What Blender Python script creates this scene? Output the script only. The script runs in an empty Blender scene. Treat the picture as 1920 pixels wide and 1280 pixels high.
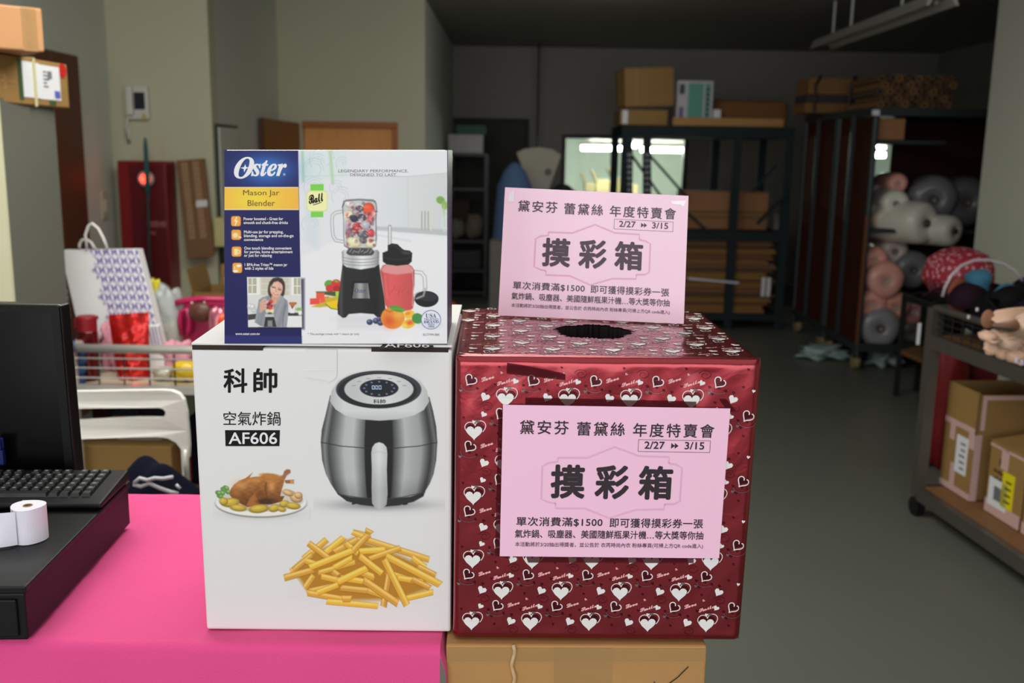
import bpy, bmesh, math, random
import numpy as np
from mathutils import Vector, Matrix
from mathutils.geometry import tessellate_polygon
random.seed(4); rng = np.random.default_rng(7)
S = bpy.context.scene
COL = S.collection
PI = math.pi

# ------------------------------------------------------------------ camera
FPX = 1850.0
CAM = np.array([0.0, 0.0, 1.63])
PITCH, ROLL, YAW = math.radians(10.86), math.radians(0.9), 0.0
_r0 = np.array([math.cos(YAW), -math.sin(YAW), 0])
_f = np.array([math.sin(YAW)*math.cos(PITCH), math.cos(YAW)*math.cos(PITCH), -math.sin(PITCH)])
_u0 = np.cross(_r0, _f)
_R = math.cos(ROLL)*_r0 + math.sin(ROLL)*_u0
_U = -math.sin(ROLL)*_r0 + math.cos(ROLL)*_u0
cd = bpy.data.cameras.new('camera'); cam = bpy.data.objects.new('camera', cd); COL.objects.link(cam)
cd.sensor_width = 36; cd.lens = FPX/1920*36; cd.clip_start = 0.02; cd.clip_end = 100
M = Matrix(((_R[0], _U[0], -_f[0], CAM[0]), (_R[1], _U[1], -_f[1], CAM[1]), (_R[2], _U[2], -_f[2], CAM[2]), (0, 0, 0, 1)))
cam.matrix_world = M
cd.dof.use_dof = True; cd.dof.focus_distance = 1.5; cd.dof.aperture_fstop = 4.6
S.camera = cam

# ------------------------------------------------------------------ light
w = bpy.data.worlds.new('world'); S.world = w; w.use_nodes = True
w.node_tree.nodes['Background'].inputs[0].default_value = (.86, .93, 1, 1)
w.node_tree.nodes['Background'].inputs[1].default_value = 0.25
def area(name, loc, target, sx, sy, power, color=(1, 1, 1)):
    d = bpy.data.lights.new(name, 'AREA'); d.shape = 'RECTANGLE'; d.size = sx; d.size_y = sy; d.energy = power; d.color = color
    o = bpy.data.objects.new(name, d); COL.objects.link(o); o.location = loc
    o.rotation_euler = (Vector(target)-Vector(loc)).to_track_quat('-Z', 'Y').to_euler()
    return o
area('entrance_daylight', (-0.6, -3.0, 1.8), (-0.3, 3, 1.3), 5.5, 2.6, 142, (.97, .99, 1))
area('shop_ceiling_light', (-0.6, 0.7, 2.8), (-0.6, 0.75, 0), 3.6, 2.4, 21, (1, 1, .95))
area('middle_ceiling_light', (-0.8, 3.3, 2.8), (-0.95, 3.6, 0), 2.0, 2.2, 84, (1, 1, .92))
area('return_wall_fill', (0.8, 8.0, 2.86), (-0.3, 9.6, 0), .6, .5, 8, (1, 1, .95))  # added fill lamp without a fixture, brightens the return wall
S.view_settings.view_transform = 'Standard'; S.view_settings.look = 'None'
S.view_settings.gamma = 1; S.view_settings.use_curve_mapping = False
S.view_settings.exposure = 0.0

# ------------------------------------------------------------------ helpers
def ray(px, py):
    px = np.asarray(px, float); py = np.asarray(py, float)
    return _f + np.multiply.outer((px-960)/FPX, _R) + np.multiply.outer((640-py)/FPX, _U)
def atY(px, py, Y): d = ray(px, py); return CAM + d*((Y-CAM[1])/d[..., 1])[..., None]
def atZ(px, py, Z): d = ray(px, py); return CAM + d*((Z-CAM[2])/d[..., 2])[..., None]
def atX(px, py, X): d = ray(px, py); return CAM + d*((X-CAM[0])/d[..., 0])[..., None]
class Plane:
    def __init__(s, p, n):
        s.p = np.array(p, float); s.n = np.array(n, float)/np.linalg.norm(n)
        if np.dot(s.n, CAM-s.p) < 0: s.n = -s.n
    def at(s, px, py, eps=0.0):
        d = ray(px, py); t = np.dot(s.p-CAM, s.n)/(d@s.n)
        return CAM + d*t[..., None] + (np.multiply.outer(eps, s.n) if np.ndim(eps) else s.n*eps)
def lin(c):
    c = np.asarray(c, float)/255.0
    return np.where(c <= .04045, c/12.92, ((c+.055)/1.055)**2.4)
def A(r, g, b, k=1.0):
    v = lin((r, g, b))*k; return (float(v[0]), float(v[1]), float(v[2]), 1)

MATS = {}
def mat(name, rgb, rough=.6, metal=0.0, var=.08, scale=8.0, bump=0.0, bscale=None, spec=.4, coat=0.0, alpha=1.0, trans=0.0, stretch=None, k=1.0, emit=None, estr=0.0, sheen=0.0):
    if name in MATS: return MATS[name]
    m = bpy.data.materials.new(name); m.use_nodes = True; nt = m.node_tree; N = nt.nodes; L = nt.links
    b = N['Principled BSDF']; c = A(*rgb, k)
    tc = N.new('ShaderNodeTexCoord'); mp = N.new('ShaderNodeMapping'); L.new(tc.outputs['Object'], mp.inputs[0])
    if stretch: mp.inputs['Scale'].default_value = stretch
    nz = N.new('ShaderNodeTexNoise'); nz.inputs['Scale'].default_value = scale; nz.inputs['Detail'].default_value = 5
    L.new(mp.outputs[0], nz.inputs['Vector'])
    mx = N.new('ShaderNodeMix'); mx.data_type = 'RGBA'
    mx.inputs['A'].default_value = tuple(x*(1-var) for x in c[:3])+(1,); mx.inputs['B'].default_value = tuple(min(1, x*(1+var)) for x in c[:3])+(1,)
    L.new(nz.outputs['Fac'], mx.inputs['Factor']); L.new(mx.outputs['Result'], b.inputs['Base Color'])
    b.inputs['Roughness'].default_value = rough; b.inputs['Metallic'].default_value = metal
    b.inputs['Specular IOR Level'].default_value = spec; b.inputs['Coat Weight'].default_value = coat; b.inputs['Coat Roughness'].default_value = .12
    b.inputs['Alpha'].default_value = alpha; b.inputs['Transmission Weight'].default_value = trans
    if sheen: b.inputs['Sheen Weight'].default_value = sheen
    if emit: b.inputs['Emission Color'].default_value = A(*emit); b.inputs['Emission Strength'].default_value = estr
    if bump:
        n2 = N.new('ShaderNodeTexNoise'); n2.inputs['Scale'].default_value = bscale or scale*4; n2.inputs['Detail'].default_value = 4
        L.new(mp.outputs[0], n2.inputs['Vector'])
        bp = N.new('ShaderNodeBump'); bp.inputs['Strength'].default_value = bump; bp.inputs['Distance'].default_value = .01
        L.new(n2.outputs['Fac'], bp.inputs['Height']); L.new(bp.outputs[0], b.inputs['Normal'])
    MATS[name] = m; return m
def print_mat(name, rough=.35, spec=.4, coat=0.0):
    if name in MATS: return MATS[name]
    m = bpy.data.materials.new(name); m.use_nodes = True; N = m.node_tree.nodes; b = N['Principled BSDF']
    a = N.new('ShaderNodeVertexColor'); a.layer_name = 'print'
    m.node_tree.links.new(a.outputs['Color'], b.inputs['Base Color'])
    b.inputs['Roughness'].default_value = rough; b.inputs['Specular IOR Level'].default_value = spec; b.inputs['Coat Weight'].default_value = coat
    MATS[name] = m; return m

class MB:
    """collects shapes for ONE mesh object"""
    def __init__(s): s.v = []; s.f = []; s.mi = []; s.cur = 0
    def add(s, vs, fs):
        o = len(s.v); s.v += [tuple(map(float, p)) for p in vs]
        s.f += [tuple(i+o for i in q) for q in fs]; s.mi += [s.cur]*len(fs); return s
    def box(s, a, b):
        x0, y0, z0 = a; x1, y1, z1 = b
        return s.hexa([(x0,y0,z0),(x1,y0,z0),(x1,y1,z0),(x0,y1,z0)], [(x0,y0,z1),(x1,y0,z1),(x1,y1,z1),(x0,y1,z1)])
    def hexa(s, lo, hi):
        return s.add(list(lo)+list(hi), [(3,2,1,0),(4,5,6,7),(0,1,5,4),(1,2,6,5),(2,3,7,6),(3,0,4,7)])
    def bar(s, p, q, w, h=None, up=(0, 0, 1)):
        h = h or w; p = np.array(p, float); q = np.array(q, float); d = q-p; d /= np.linalg.norm(d)
        u = np.array(up, float)
        if abs(np.dot(u, d)) > .95: u = np.array((0, 1., 0))
        a = np.cross(d, u); a /= np.linalg.norm(a); b = np.cross(a, d)
        a = a*w/2; b = b*h/2
        return s.hexa([p-a-b, p+a-b, p+a+b, p-a+b], [q-a-b, q+a-b, q+a+b, q-a+b])
    def tube(s, pts, r, n=8, caps=True):
        pts = [np.array(p, float) for p in pts]; rs = r if isinstance(r, (list, tuple, np.ndarray)) else [r]*len(pts)
        prev = None; vs = []
        for i, p in enumerate(pts):
            d = (pts[min(i+1, len(pts)-1)]-pts[max(i-1, 0)]); d = d/(np.linalg.norm(d)+1e-12)
            if prev is None:
                u = np.array((0, 0, 1.)) if abs(d[2]) < .9 else np.array((1., 0, 0))
                a = np.cross(d, u)
            else: a = prev-np.dot(prev, d)*d
            a /= np.linalg.norm(a); prev = a; b = np.cross(d, a)
            for k in range(n):
                t = 2*PI*k/n; vs.append(p+rs[i]*(a*math.cos(t)+b*math.sin(t)))
        fs = []
        for i in range(len(pts)-1):
            for k in range(n): fs.append((i*n+k, i*n+(k+1)%n, (i+1)*n+(k+1)%n, (i+1)*n+k))
        if caps: fs += [tuple(range(n-1, -1, -1)), tuple((len(pts)-1)*n+k for k in range(n))]
        return s.add(vs, fs)
    def lathe(s, prof, c=(0, 0, 0), n=24, ax=2, closed=False):
        vs = []; fs = []
        for r, z in prof:
            for k in range(n):
                t = 2*PI*k/n; p = [r*math.cos(t), r*math.sin(t), z]
                if ax == 1: p = [p[0], p[2], p[1]]
                if ax == 0: p = [p[2], p[0], p[1]]
                vs.append((p[0]+c[0], p[1]+c[1], p[2]+c[2]))
        m = len(prof)
        for i in range(m-1 if not closed else m):
            j = (i+1) % m
            for k in range(n): fs.append((i*n+k, i*n+(k+1)%n, j*n+(k+1)%n, j*n+k))
        if not closed: fs += [tuple(range(n-1, -1, -1)), tuple((m-1)*n+k for k in range(n))]
        return s.add(vs, fs)
    def grid(s, P):
        P = np.asarray(P); h, w_ = P.shape[:2]
        fs = [(i*w_+j, i*w_+j+1, (i+1)*w_+j+1, (i+1)*w_+j) for i in range(h-1) for j in range(w_-1)]
        return s.add(P.reshape(-1, 3), fs)
    def prism(s, poly, fmap, t, holes=()):
        """2-D outline (with holes) -> plate; fmap(u, v, w) gives the point"""
        loops = [list(poly)]+[list(h) for h in holes]
        flat = [p for l in loops for p in l]
        tris = tessellate_polygon([[Vector((p[0], p[1], 0)) for p in l] for l in loops])
        n = len(flat); vs = [fmap(p[0], p[1], 0) for p in flat]+[fmap(p[0], p[1], t) for p in flat]
        fs = [tuple(x) for x in tris]+[tuple(n+i for i in reversed(x)) for x in tris]; o = 0
        for l in loops:
            m = len(l)
            fs += [(o+i, o+(i+1) % m, n+o+(i+1) % m, n+o+i) for i in range(m)]; o += m
        return s.add(vs, fs)
    def ball(s, c, r, n=12, m=8, fn=None):
        rx, ry, rz = r if isinstance(r, (tuple, list)) else (r, r, r); vs = []; fs = []
        for i in range(m+1):
            ph = PI*i/m
            for k in range(n):
                t = 2*PI*k/n; p = np.array((math.sin(ph)*math.cos(t), math.sin(ph)*math.sin(t), math.cos(ph)))
                if fn: p = p*fn(p)
                vs.append((c[0]+rx*p[0], c[1]+ry*p[1], c[2]+rz*p[2]))
        for i in range(m):
            for k in range(n): fs.append((i*n+k, (i+1)*n+k, (i+1)*n+(k+1)%n, i*n+(k+1)%n))
        return s.add(vs, fs)
    def build(s, name, m, parent=None, smooth=False, bevel=0.0, off=None, seg=2, sub=0, recalc=True):
        me = bpy.data.meshes.new(name); V = np.array(s.v)
        if off is not None: V = V-np.array(off)
        me.from_pydata(V.tolist(), [], s.f)
        ms = m if isinstance(m, (list, tuple)) else [m]
        for x in ms: me.materials.append(x)
        if len(ms) > 1: me.polygons.foreach_set('material_index', s.mi)
        if recalc:
            bm = bmesh.new(); bm.from_mesh(me); bmesh.ops.recalc_face_normals(bm, faces=bm.faces); bm.to_mesh(me); bm.free()
        if smooth: me.polygons.foreach_set('use_smooth', [True]*len(me.polygons))
        o = bpy.data.objects.new(name, me); COL.objects.link(o)
        if bevel:
            md = o.modifiers.new('bevel', 'BEVEL'); md.width = bevel; md.segments = seg; md.limit_method = 'ANGLE'; md.angle_limit = math.radians(40)
        if sub:
            md = o.modifiers.new('sub', 'SUBSURF'); md.levels = sub; md.render_levels = sub
        if parent is not None: o.parent = parent
        return o
def tag(o, label, cat, group=None, kind=None):
    if label: o['label'] = label
    if cat: o['category'] = cat
    if group: o['group'] = group
    if kind: o['kind'] = kind
    return o
def thing(name, label, cat, loc=(0, 0, 0), rotz=0, group=None):
    o = bpy.data.objects.new(name, None); COL.objects.link(o); o.empty_display_size = .05
    o.location = tuple(map(float, loc)); o.rotation_euler = (0, 0, rotz); return tag(o, label, cat, group)
def struct(name, mb, m, parent=None, **k):
    o = mb.build(name, m, parent, **k)
    if parent is None: o['kind'] = 'structure'
    return o
def dup(root, loc, rotz=None, label=None, scale=None):
    r = root.copy(); COL.objects.link(r); r.location = tuple(map(float, loc))
    if rotz is not None: r.rotation_euler = (0, 0, rotz)
    if label: r['label'] = label
    if scale: r.scale = scale
    for ch in list(root.children):
        c = ch.copy(); COL.objects.link(c); c.parent = r
        for g in list(ch.children):
            d = g.copy(); COL.objects.link(d); d.parent = c
    return r
def pbox(rect, Y, depth):
    """box whose front face fills a picture rectangle at distance Y: (lo, hi) corners"""
    x0, y0, x1, y1 = rect
    c = [atY(x, y, Y) for x, y in ((x0, y0), (x1, y0), (x1, y1), (x0, y1))]
    X0 = (c[0][0]+c[3][0])/2; X1 = (c[1][0]+c[2][0])/2; Z1 = (c[0][2]+c[1][2])/2; Z0 = (c[2][2]+c[3][2])/2
    return np.array((X0, Y, Z0)), np.array((X1, Y+depth, Z1))
def disc(cx, cy, rx, ry=None, n=24, rot=0):
    ry = ry or rx; out = []
    for k in range(n):
        t = 2*PI*k/n; x = rx*math.cos(t); y = ry*math.sin(t)
        out.append((cx+x*math.cos(rot)-y*math.sin(rot), cy+x*math.sin(rot)+y*math.cos(rot)))
    return out
def rrect(x0, y0, x1, y1, r, n=5):
    out = []
    for cx, cy, a in ((x1-r, y1-r, 0), (x0+r, y1-r, PI/2), (x0+r, y0+r, PI), (x1-r, y0+r, 3*PI/2)):
        for k in range(n+1):
            t = a+PI/2*k/n; out.append((cx+r*math.cos(t), cy+r*math.sin(t)))
    return out
def heart(cx, cy, s, rot=0, n=22):
    out = []
    for k in range(n):
        t = 2*PI*k/n; x = 16*math.sin(t)**3/32*s; y = -(13*math.cos(t)-5*math.cos(2*t)-2*math.cos(3*t)-math.cos(4*t))/32*s
        out.append((cx+x*math.cos(rot)-y*math.sin(rot), cy+x*math.sin(rot)+y*math.cos(rot)))
    return out

# ---- flat print: text and outlines as thin ink on a surface, pictures as fine coloured grids
def text2d(body, size=1.0, bold=0.0, shear=0.0, align='LEFT', spacing=1.0, xs=1.0):
    c = bpy.data.curves.new('t', 'FONT'); c.body = body; c.size = size; c.shear = shear; c.align_x = align; c.space_character = spacing
    c.resolution_u = 3
    o = bpy.data.objects.new('t', c); COL.objects.link(o); bpy.context.view_layer.update()
    me = o.evaluated_get(bpy.context.evaluated_depsgraph_get()).to_mesh()
    v = np.zeros(len(me.vertices)*3); me.vertices.foreach_get('co', v); v = v.reshape(-1, 3)[:, :2].copy(); v[:, 0] *= xs
    f = [tuple(p.vertices) for p in me.polygons]
    o.to_mesh_clear(); bpy.data.objects.remove(o); bpy.data.curves.remove(c)
    if bold:
        vs = []; fs = []; n = len(v)
        for k in range(8):
            t = 2*PI*k/8; vs.append(v+np.array((math.cos(t), math.sin(t)))*bold*size); fs += [tuple(i+k*n for i in q) for q in f]
        vs.append(v); fs += [tuple(i+8*n for i in q) for q in f]; return np.vstack(vs), fs
    return v, f
class Ink:
    """flat print in photograph-plane units (u right, v down) on a surface given by smap(u, v, eps)"""
    def __init__(s, smap): s.smap = smap; s.mb = MB(); s.e = .0004
    def text(s, body, u, v, size, bold=0, shear=0, align='LEFT', spacing=1.0, xs=1.0, rot=0.0, fit=None, fith=None, mi=0, eps=0):
        p, f = text2d(body, size, bold, shear, align, spacing, xs)
        if fit:                                                     # stretch to a measured width (and height)
            w0 = p[:, 0].max()-p[:, 0].min(); p[:, 0] = (p[:, 0]-p[:, 0].min())*fit/w0
        if fith: h0 = p[:, 1].max()-p[:, 1].min(); p[:, 1] = (p[:, 1]-p[:, 1].min())*fith/h0
        c, d = math.cos(rot), math.sin(rot)
        U = u+p[:, 0]*c+p[:, 1]*d; V = v+p[:, 0]*d-p[:, 1]*c
        n0 = len(p)//9 if bold else len(p)
        s.mb.cur = mi; s.mb.add(s.smap(U, V, s.e+eps+np.arange(len(p))//max(1, n0)*4e-5), f)
    def poly(s, pts, mi=0, eps=0, holes=()):
        loops = [list(pts)]+[list(h) for h in holes]; flat = np.array([p for l in loops for p in l])
        tr = tessellate_polygon([[Vector((p[0], p[1], 0)) for p in l] for l in loops])
        s.mb.cur = mi; s.mb.add(s.smap(flat[:, 0], flat[:, 1], s.e+eps), [tuple(t) for t in tr])
    def line(s, pts, w, mi=0, eps=0):
        P = [np.array(p, float) for p in pts]; a = []; b = []
        for i, p in enumerate(P):
            d = P[min(i+1, len(P)-1)]-P[max(i-1, 0)]; d /= np.linalg.norm(d)+1e-9; n = np.array((-d[1], d[0]))*w/2
            a.append(p+n); b.append(p-n)
        q = np.array(a+b); n = len(P); s.mb.cur = mi
        s.mb.add(s.smap(q[:, 0], q[:, 1], s.e+eps), [(i, i+1, n+i+1, n+i) for i in range(n-1)])
    def build(s, name, m, parent, off=None): return s.mb.build(name, m, parent, off=off, recalc=False)

class Canvas:
    """a printed picture: colours on a fine grid, painted with soft-edged shapes"""
    def __init__(s, x0, y0, x1, y1, step, bg=(255, 255, 255), tf=(0, 0, 1)):
        s.w = int((x1-x0)/step)+1; s.h = int((y1-y0)/step)+1
        s.X, s.Y = np.meshgrid(np.linspace(x0, x1, s.w), np.linspace(y0, y1, s.h))
        s.c = np.zeros((s.h, s.w, 3))+np.array(bg, float); s.m = np.zeros((s.h, s.w)); s.tf = tf
    def T(s, p): x0, y0, k = s.tf; return (x0+p[0]/k, y0+p[1]/k)
    def mix(s, a, col):
        col = np.array(col, float) if not callable(col) else col(s.X, s.Y)
        s.c = s.c*(1-a[..., None])+col*a[..., None]; s.m = np.maximum(s.m, a)
    def sd(s, P):
        P = np.array(P, float); d = np.full(s.X.shape, 1e9); ins = np.zeros(s.X.shape, bool); n = len(P)
        for i in range(n):
            a = P[i]; b = P[(i+1) % n]; e = b-a; wx = s.X-a[0]; wy = s.Y-a[1]
            t = np.clip((wx*e[0]+wy*e[1])/(e@e+1e-9), 0, 1)
            d = np.minimum(d, (wx-e[0]*t)**2+(wy-e[1]*t)**2)
            c = ((a[1] <= s.Y) & (b[1] > s.Y)) | ((b[1] <= s.Y) & (a[1] > s.Y))
            if e[1] != 0: ins ^= c & (s.X < a[0]+(s.Y-a[1])*e[0]/e[1])
        return np.sqrt(d)*np.where(ins, -1, 1)
    def poly(s, P, col, soft=1.2, op=1.0, raw=False):
        if not raw: P = [s.T(p) for p in P]
        s.mix(np.clip(.5-s.sd(P)/soft, 0, 1)*op, col)
    def ell(s, cx, cy, rx, ry, col, rot=0, soft=1.2, op=1.0):
        cx, cy = s.T((cx, cy)); k = s.tf[2]; rx /= k; ry /= k
        dx = s.X-cx; dy = s.Y-cy; c, d = math.cos(rot), math.sin(rot); a = (dx*c+dy*d)/rx; b = (-dx*d+dy*c)/ry
        q = np.sqrt(a*a+b*b)
        s.mix(np.clip(.5-(q-1)*min(rx, ry)/soft, 0, 1)*op, col)
    def line(s, P, wd, col, soft=1.2, op=1.0):
        P = np.array([s.T(p) for p in P]); wd = wd/s.tf[2]; d = np.full(s.X.shape, 1e9)
        for a, b in zip(P[:-1], P[1:]):
            e = b-a; wx = s.X-a[0]; wy = s.Y-a[1]; t = np.clip((wx*e[0]+wy*e[1])/(e@e+1e-9), 0, 1)
            d = np.minimum(d, (wx-e[0]*t)**2+(wy-e[1]*t)**2)
        s.mix(np.clip(.5-(np.sqrt(d)-wd/2)/soft, 0, 1)*op, col)
    def glow(s, cx, cy, rx, ry, col, op=1.0, p=1.5):
        cx, cy = s.T((cx, cy)); k = s.tf[2]
        q = ((s.X-cx)/(rx/k))**2+((s.Y-cy)/(ry/k))**2
        s.mix(np.exp(-q*p)*op, col)
    def build(s, name, smap, m, parent, off, k, eps=.0003, cut=False):
        P = smap(s.X.ravel(), s.Y.ravel(), eps)-np.array(off)
        idx = np.arange(s.w*s.h).reshape(s.h, s.w)
        q = np.stack([idx[:-1, :-1], idx[1:, :-1], idx[1:, 1:], idx[:-1, 1:]], -1).reshape(-1, 4)
        if cut:
            mk = s.m.ravel() > .02; q = q[mk[q].any(1)]
        me = bpy.data.meshes.new(name); n = len(q)
        me.vertices.add(len(P)); me.vertices.foreach_set('co', P.ravel().astype(np.float32))
        me.loops.add(n*4); me.loops.foreach_set('vertex_index', q.ravel().astype(np.int32))
        me.polygons.add(n); me.polygons.foreach_set('loop_start', np.arange(n, dtype=np.int32)*4)
        me.update(calc_edges=True)
        ca = me.color_attributes.new('print', 'FLOAT_COLOR', 'POINT')
        rgba = np.ones((len(P), 4), np.float32); rgba[:, :3] = np.clip(lin(np.clip(s.c.reshape(-1, 3), 0, 255))*k, 0, .92)
        ca.data.foreach_set('color', rgba.ravel()); me.materials.append(m)
        o = bpy.data.objects.new(name, me); COL.objects.link(o); o.parent = parent
        return o

# ------------------------------------------------------------------ materials
CARD = mat('cardboard', (184, 138, 84), .75, var=.08, scale=14, bump=.08, bscale=60)
CARD2 = mat('cardboard_olive', (150, 116, 66), .75, var=.1, scale=10, bump=.08, bscale=60)
CARD3 = mat('cardboard_orange', (178, 130, 88), .75, var=.08, scale=10)
CARDIN = mat('cardboard_inside', (126, 96, 60), .8, var=.1)
TAPE = mat('clear_tape', (206, 166, 112), .14, var=.1, alpha=.3, spec=.5)
PTAPE = mat('pink_tape', (205, 170, 165), .4, var=.06)
WHITE = mat('white_plastic', (246, 245, 238), .22, var=.02, spec=.5)
PAPER = mat('white_paper', (225, 225, 230), .6, var=.03)
BLACKP = mat('black_plastic', (17, 17, 18), .35, var=.1, spec=.4)
STEEL = mat('steel', (206, 202, 196), .3, metal=.55, var=.05, scale=30)
DSTEEL = mat('dark_steel', (62, 64, 64), .45, metal=.7, var=.1)
GSTEEL = mat('green_grey_steel', (52, 62, 62), .5, metal=.3, var=.12)
WOODD = mat('wood_deck', (128, 90, 54), .6, var=.2, scale=4, stretch=(12, 1, 1), bump=.05)
BROWNW = mat('brown_door_wood', (92, 50, 30), .5, var=.2, scale=3, stretch=(14, 14, 1))
INK = mat('black_ink', (24, 22, 24), .6, var=.03, spec=.15)
INKW = mat('white_ink', (235, 232, 235), .45, var=.02)
# ================================================================== FOREGROUND
TZ = 0.90
KP = 1.15                                                         # print colours -> reflectance
# ---- table and pink cloth
yf = float(atZ(400, 1207, TZ)[1]); yb = float(atZ(300, 925, TZ)[1]); xr = float(atZ(826, 1207, TZ)[0]); xl = -1.35
t = thing('folding_table', 'long table hidden under the pink cloth', 'table', ((xl+xr)/2, (yf+yb)/2, 0))
hw, hd = (xr-xl)/2-.012, (yb-yf)/2-.012
WT = mat('table_white', (200, 198, 190), .5)
MB().box((-hw, -hd, TZ-.04), (hw, hd, TZ-.006)).build('tabletop', WT, t, bevel=.004)
for sx in (-1, 1):
    for sy in (-1, 1):
        MB().tube([(sx*(hw-.08), sy*(hd-.07), 0), (sx*(hw-.08), sy*(hd-.07), TZ-.04)], .016).build('leg', DSTEEL, t)
PINK = mat('pink_cloth', (236, 82, 146), .75, var=.05, scale=3, bump=.25, bscale=420, sheen=.1, spec=.15)
def cloth():
    b = MB(); nx = 150
    prof = []                                                    # (outward, z) section: back drop, top, front drop
    xs = np.linspace(xl, xr, nx)
    def section(x):
        pts = []
        for k in range(12): pts.append((yb+.004, TZ-.30+.29*k/12, 1-k/12))
        for k in range(6): a = PI/2*k/5; pts.append((yb-.006+.010*math.cos(a), TZ-.010+.010*math.sin(a), 0))
        for y in np.linspace(yb-.02, yf+.02, 40): pts.append((y, TZ, 0))
        for k in range(7): a = PI/2*k/6; pts.append((yf+.012-.014*math.sin(a), TZ-.014+.014*math.cos(a), 0))
        for k in range(1, 30): pts.append((yf-.002, TZ-.014-.60*k/29, -k/29))
        return pts
    P = []
    for x in xs:
        row = []
        for y, z, d in section(x):
            if d < 0: y -= (.012+.02*math.sin(9*x+1)*math.sin(23*x))*(-d)**.8+.01*(-d)
            if d > 0: y += .02*d*math.sin(14*x)
            if d == 0 and z > TZ-.001: z += .0007*math.sin(31*x+40*y)+.0006*math.sin(63*y-21*x)
            row.append((x, y, z))
        P.append(row)
    P = np.array(P); b.grid(P)
    side = []                                                     # right-hand drop
    for k in range(24):
        a = k/23
        q = P[-1].copy(); idx = (q[:, 2] > TZ-.02)
        row = [(xr+(.012*math.sin(min(1, a*12)*PI/2))+.012*a*math.sin(30*p[1]+2), p[1], p[2]-.012*(1-math.cos(min(1, a*12)*PI/2))-.55*a) for p in q[idx]]
        side.append(row)
    b.grid(np.array(side)); return b
o = cloth().build('tablecloth', PINK, smooth=True); tag(o, 'hot pink cloth draped over the table at the front', 'tablecloth')

# ---- air fryer carton (large white one)
def face_from(bl, br, z):
    p = atZ(*bl, z); q = atZ(*br, z); d = q-p; d /= np.linalg.norm(d); n = np.array((d[1], -d[0], 0)); return Plane(p, n), d
def carton_from(plane, px, depth, zb=None):
    """eight corners from four front corners (TL, TR, BR, BL) and a depth behind them"""
    f = [plane.at(*p) for p in px]; back = [q-plane.n*depth for q in f]; return f, back
FP, fd = face_from((387, 1180), (845, 1185), TZ+.0015)
FF, FB = carton_from(FP, ((358, 651), (848, 656), (845, 1185), (387, 1180)), .335)
LZ = (FF[0][2]+FF[1][2])/2
base = (FF[2]+FF[3]+FB[2]+FB[3])/4
fry = thing('air_fryer_box', 'large white carton printed with an air fryer, roast chicken and french fries', 'box', base)
WBOX = mat('white_carton', (217, 215, 214), .45, var=0, spec=.3, k=KP)
SLOTDK = mat('slot_shade_dark', (52, 42, 36), .9)
b = MB().hexa([FF[3], FF[2], FB[2], FB[3]], [FF[0], FF[1], FB[1], FB[0]])
b.build('body', WBOX, fry, bevel=.004, off=base)
# lid flap: a sheet lying on top, front lip a little proud, with the tuck tab folded down the front
up = np.array((0, 0, 1.0)); nf = FP.n
LT = .0035
l0 = FF[0]+up*.003-nf*.002; l1 = FF[1]+up*.003-nf*.002; l2 = FB[1]+up*.012; l3 = FB[0]+up*.012
MB().hexa([l0, l1, l2, l3], [l0+up*LT, l1+up*LT, l2+up*LT, l3+up*LT]).build('lid', WBOX, fry, bevel=.001, off=base)
for a, c in ((.005, .275), (.69, .985)):                           # dark strips painting the shade in the open slots under the lid
    p = FF[0]+(FF[1]-FF[0])*a; q = FF[0]+(FF[1]-FF[0])*c
    MB().hexa([p+nf*.0004-up*.0035, q+nf*.0004-up*.0035, q-nf*.02-up*.0035, p-nf*.02-up*.0035], [p+nf*.0004+up*.003, q+nf*.0004+up*.003, q-nf*.02+up*.003, p-nf*.02+up*.003]).build('slot_shade', SLOTDK, fry, off=base)
tabpts = [(572, 654), (632, 655), (632, 703), (628, 710), (616, 716), (612, 712), (572, 706)]
Ink(lambda u, v, e: FP.at(u, v, e+.0009)).mb.prism(tabpts, lambda u, v, w_: FP.at(u, v, .0004+w_), .0016).build('tuck_tab', WBOX, fry, off=base)
MB().tube([FP.at(572, 694, .002), FP.at(631, 694, .002)], .0006, 5).build('tab_crease', WBOX, fry, off=base)
FS = lambda u, v, e: FP.at(u, v, e)
ik = Ink(FS); ik.text('科', 419, 736, 50, bold=.022, fit=45, fith=46, rot=.004); ik.text('帥', 475, 736, 50, bold=.022, fit=45, fith=46, rot=.004); ik.build('brand_lettering', INK, fry, off=base)
ik = Ink(FS); ik.text('空氣炸鍋', 419, 797, 27, bold=.004, fit=107, fith=26, rot=.004); ik.build('name_lettering', INK, fry, off=base)
ik = Ink(FS); ik.poly([(422, 806), (525, 806), (524, 836), (423, 836)]); ik.build('model_block', INK, fry, off=base)
ik = Ink(FS); ik.e = .0007; ik.text('AF606', 429, 832, 30, bold=.012, fit=91, fith=22); ik.build('model_lettering', INKW, fry, off=base)
LP = Plane((l0+l1)/2+up*LT, up)
TS = lambda u, v, e: LP.at(u, v, e)
lp2 = Plane((l0+l1)/2+up*(LT+.0006), up)
ik = Ink(TS); ik.poly([(709, 654), (813, 652), (811, 640), (724, 640)]); ik.build('lid_print', INK, fry, off=base)
ik = Ink(TS); ik.e = .0012; ik.text('AF606', 721, 653, 30, bold=.012, fit=84, fith=9); ik.build('lid_lettering', INKW, fry, off=base)

PR = print_mat('printed_gloss', .45, .3)
WBG = (217, 215, 214)
def lerp(c0, c1, t_): return np.array(c0)[None, None]*(1-t_[..., None])+np.array(c1)[None, None]*t_[..., None]
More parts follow.
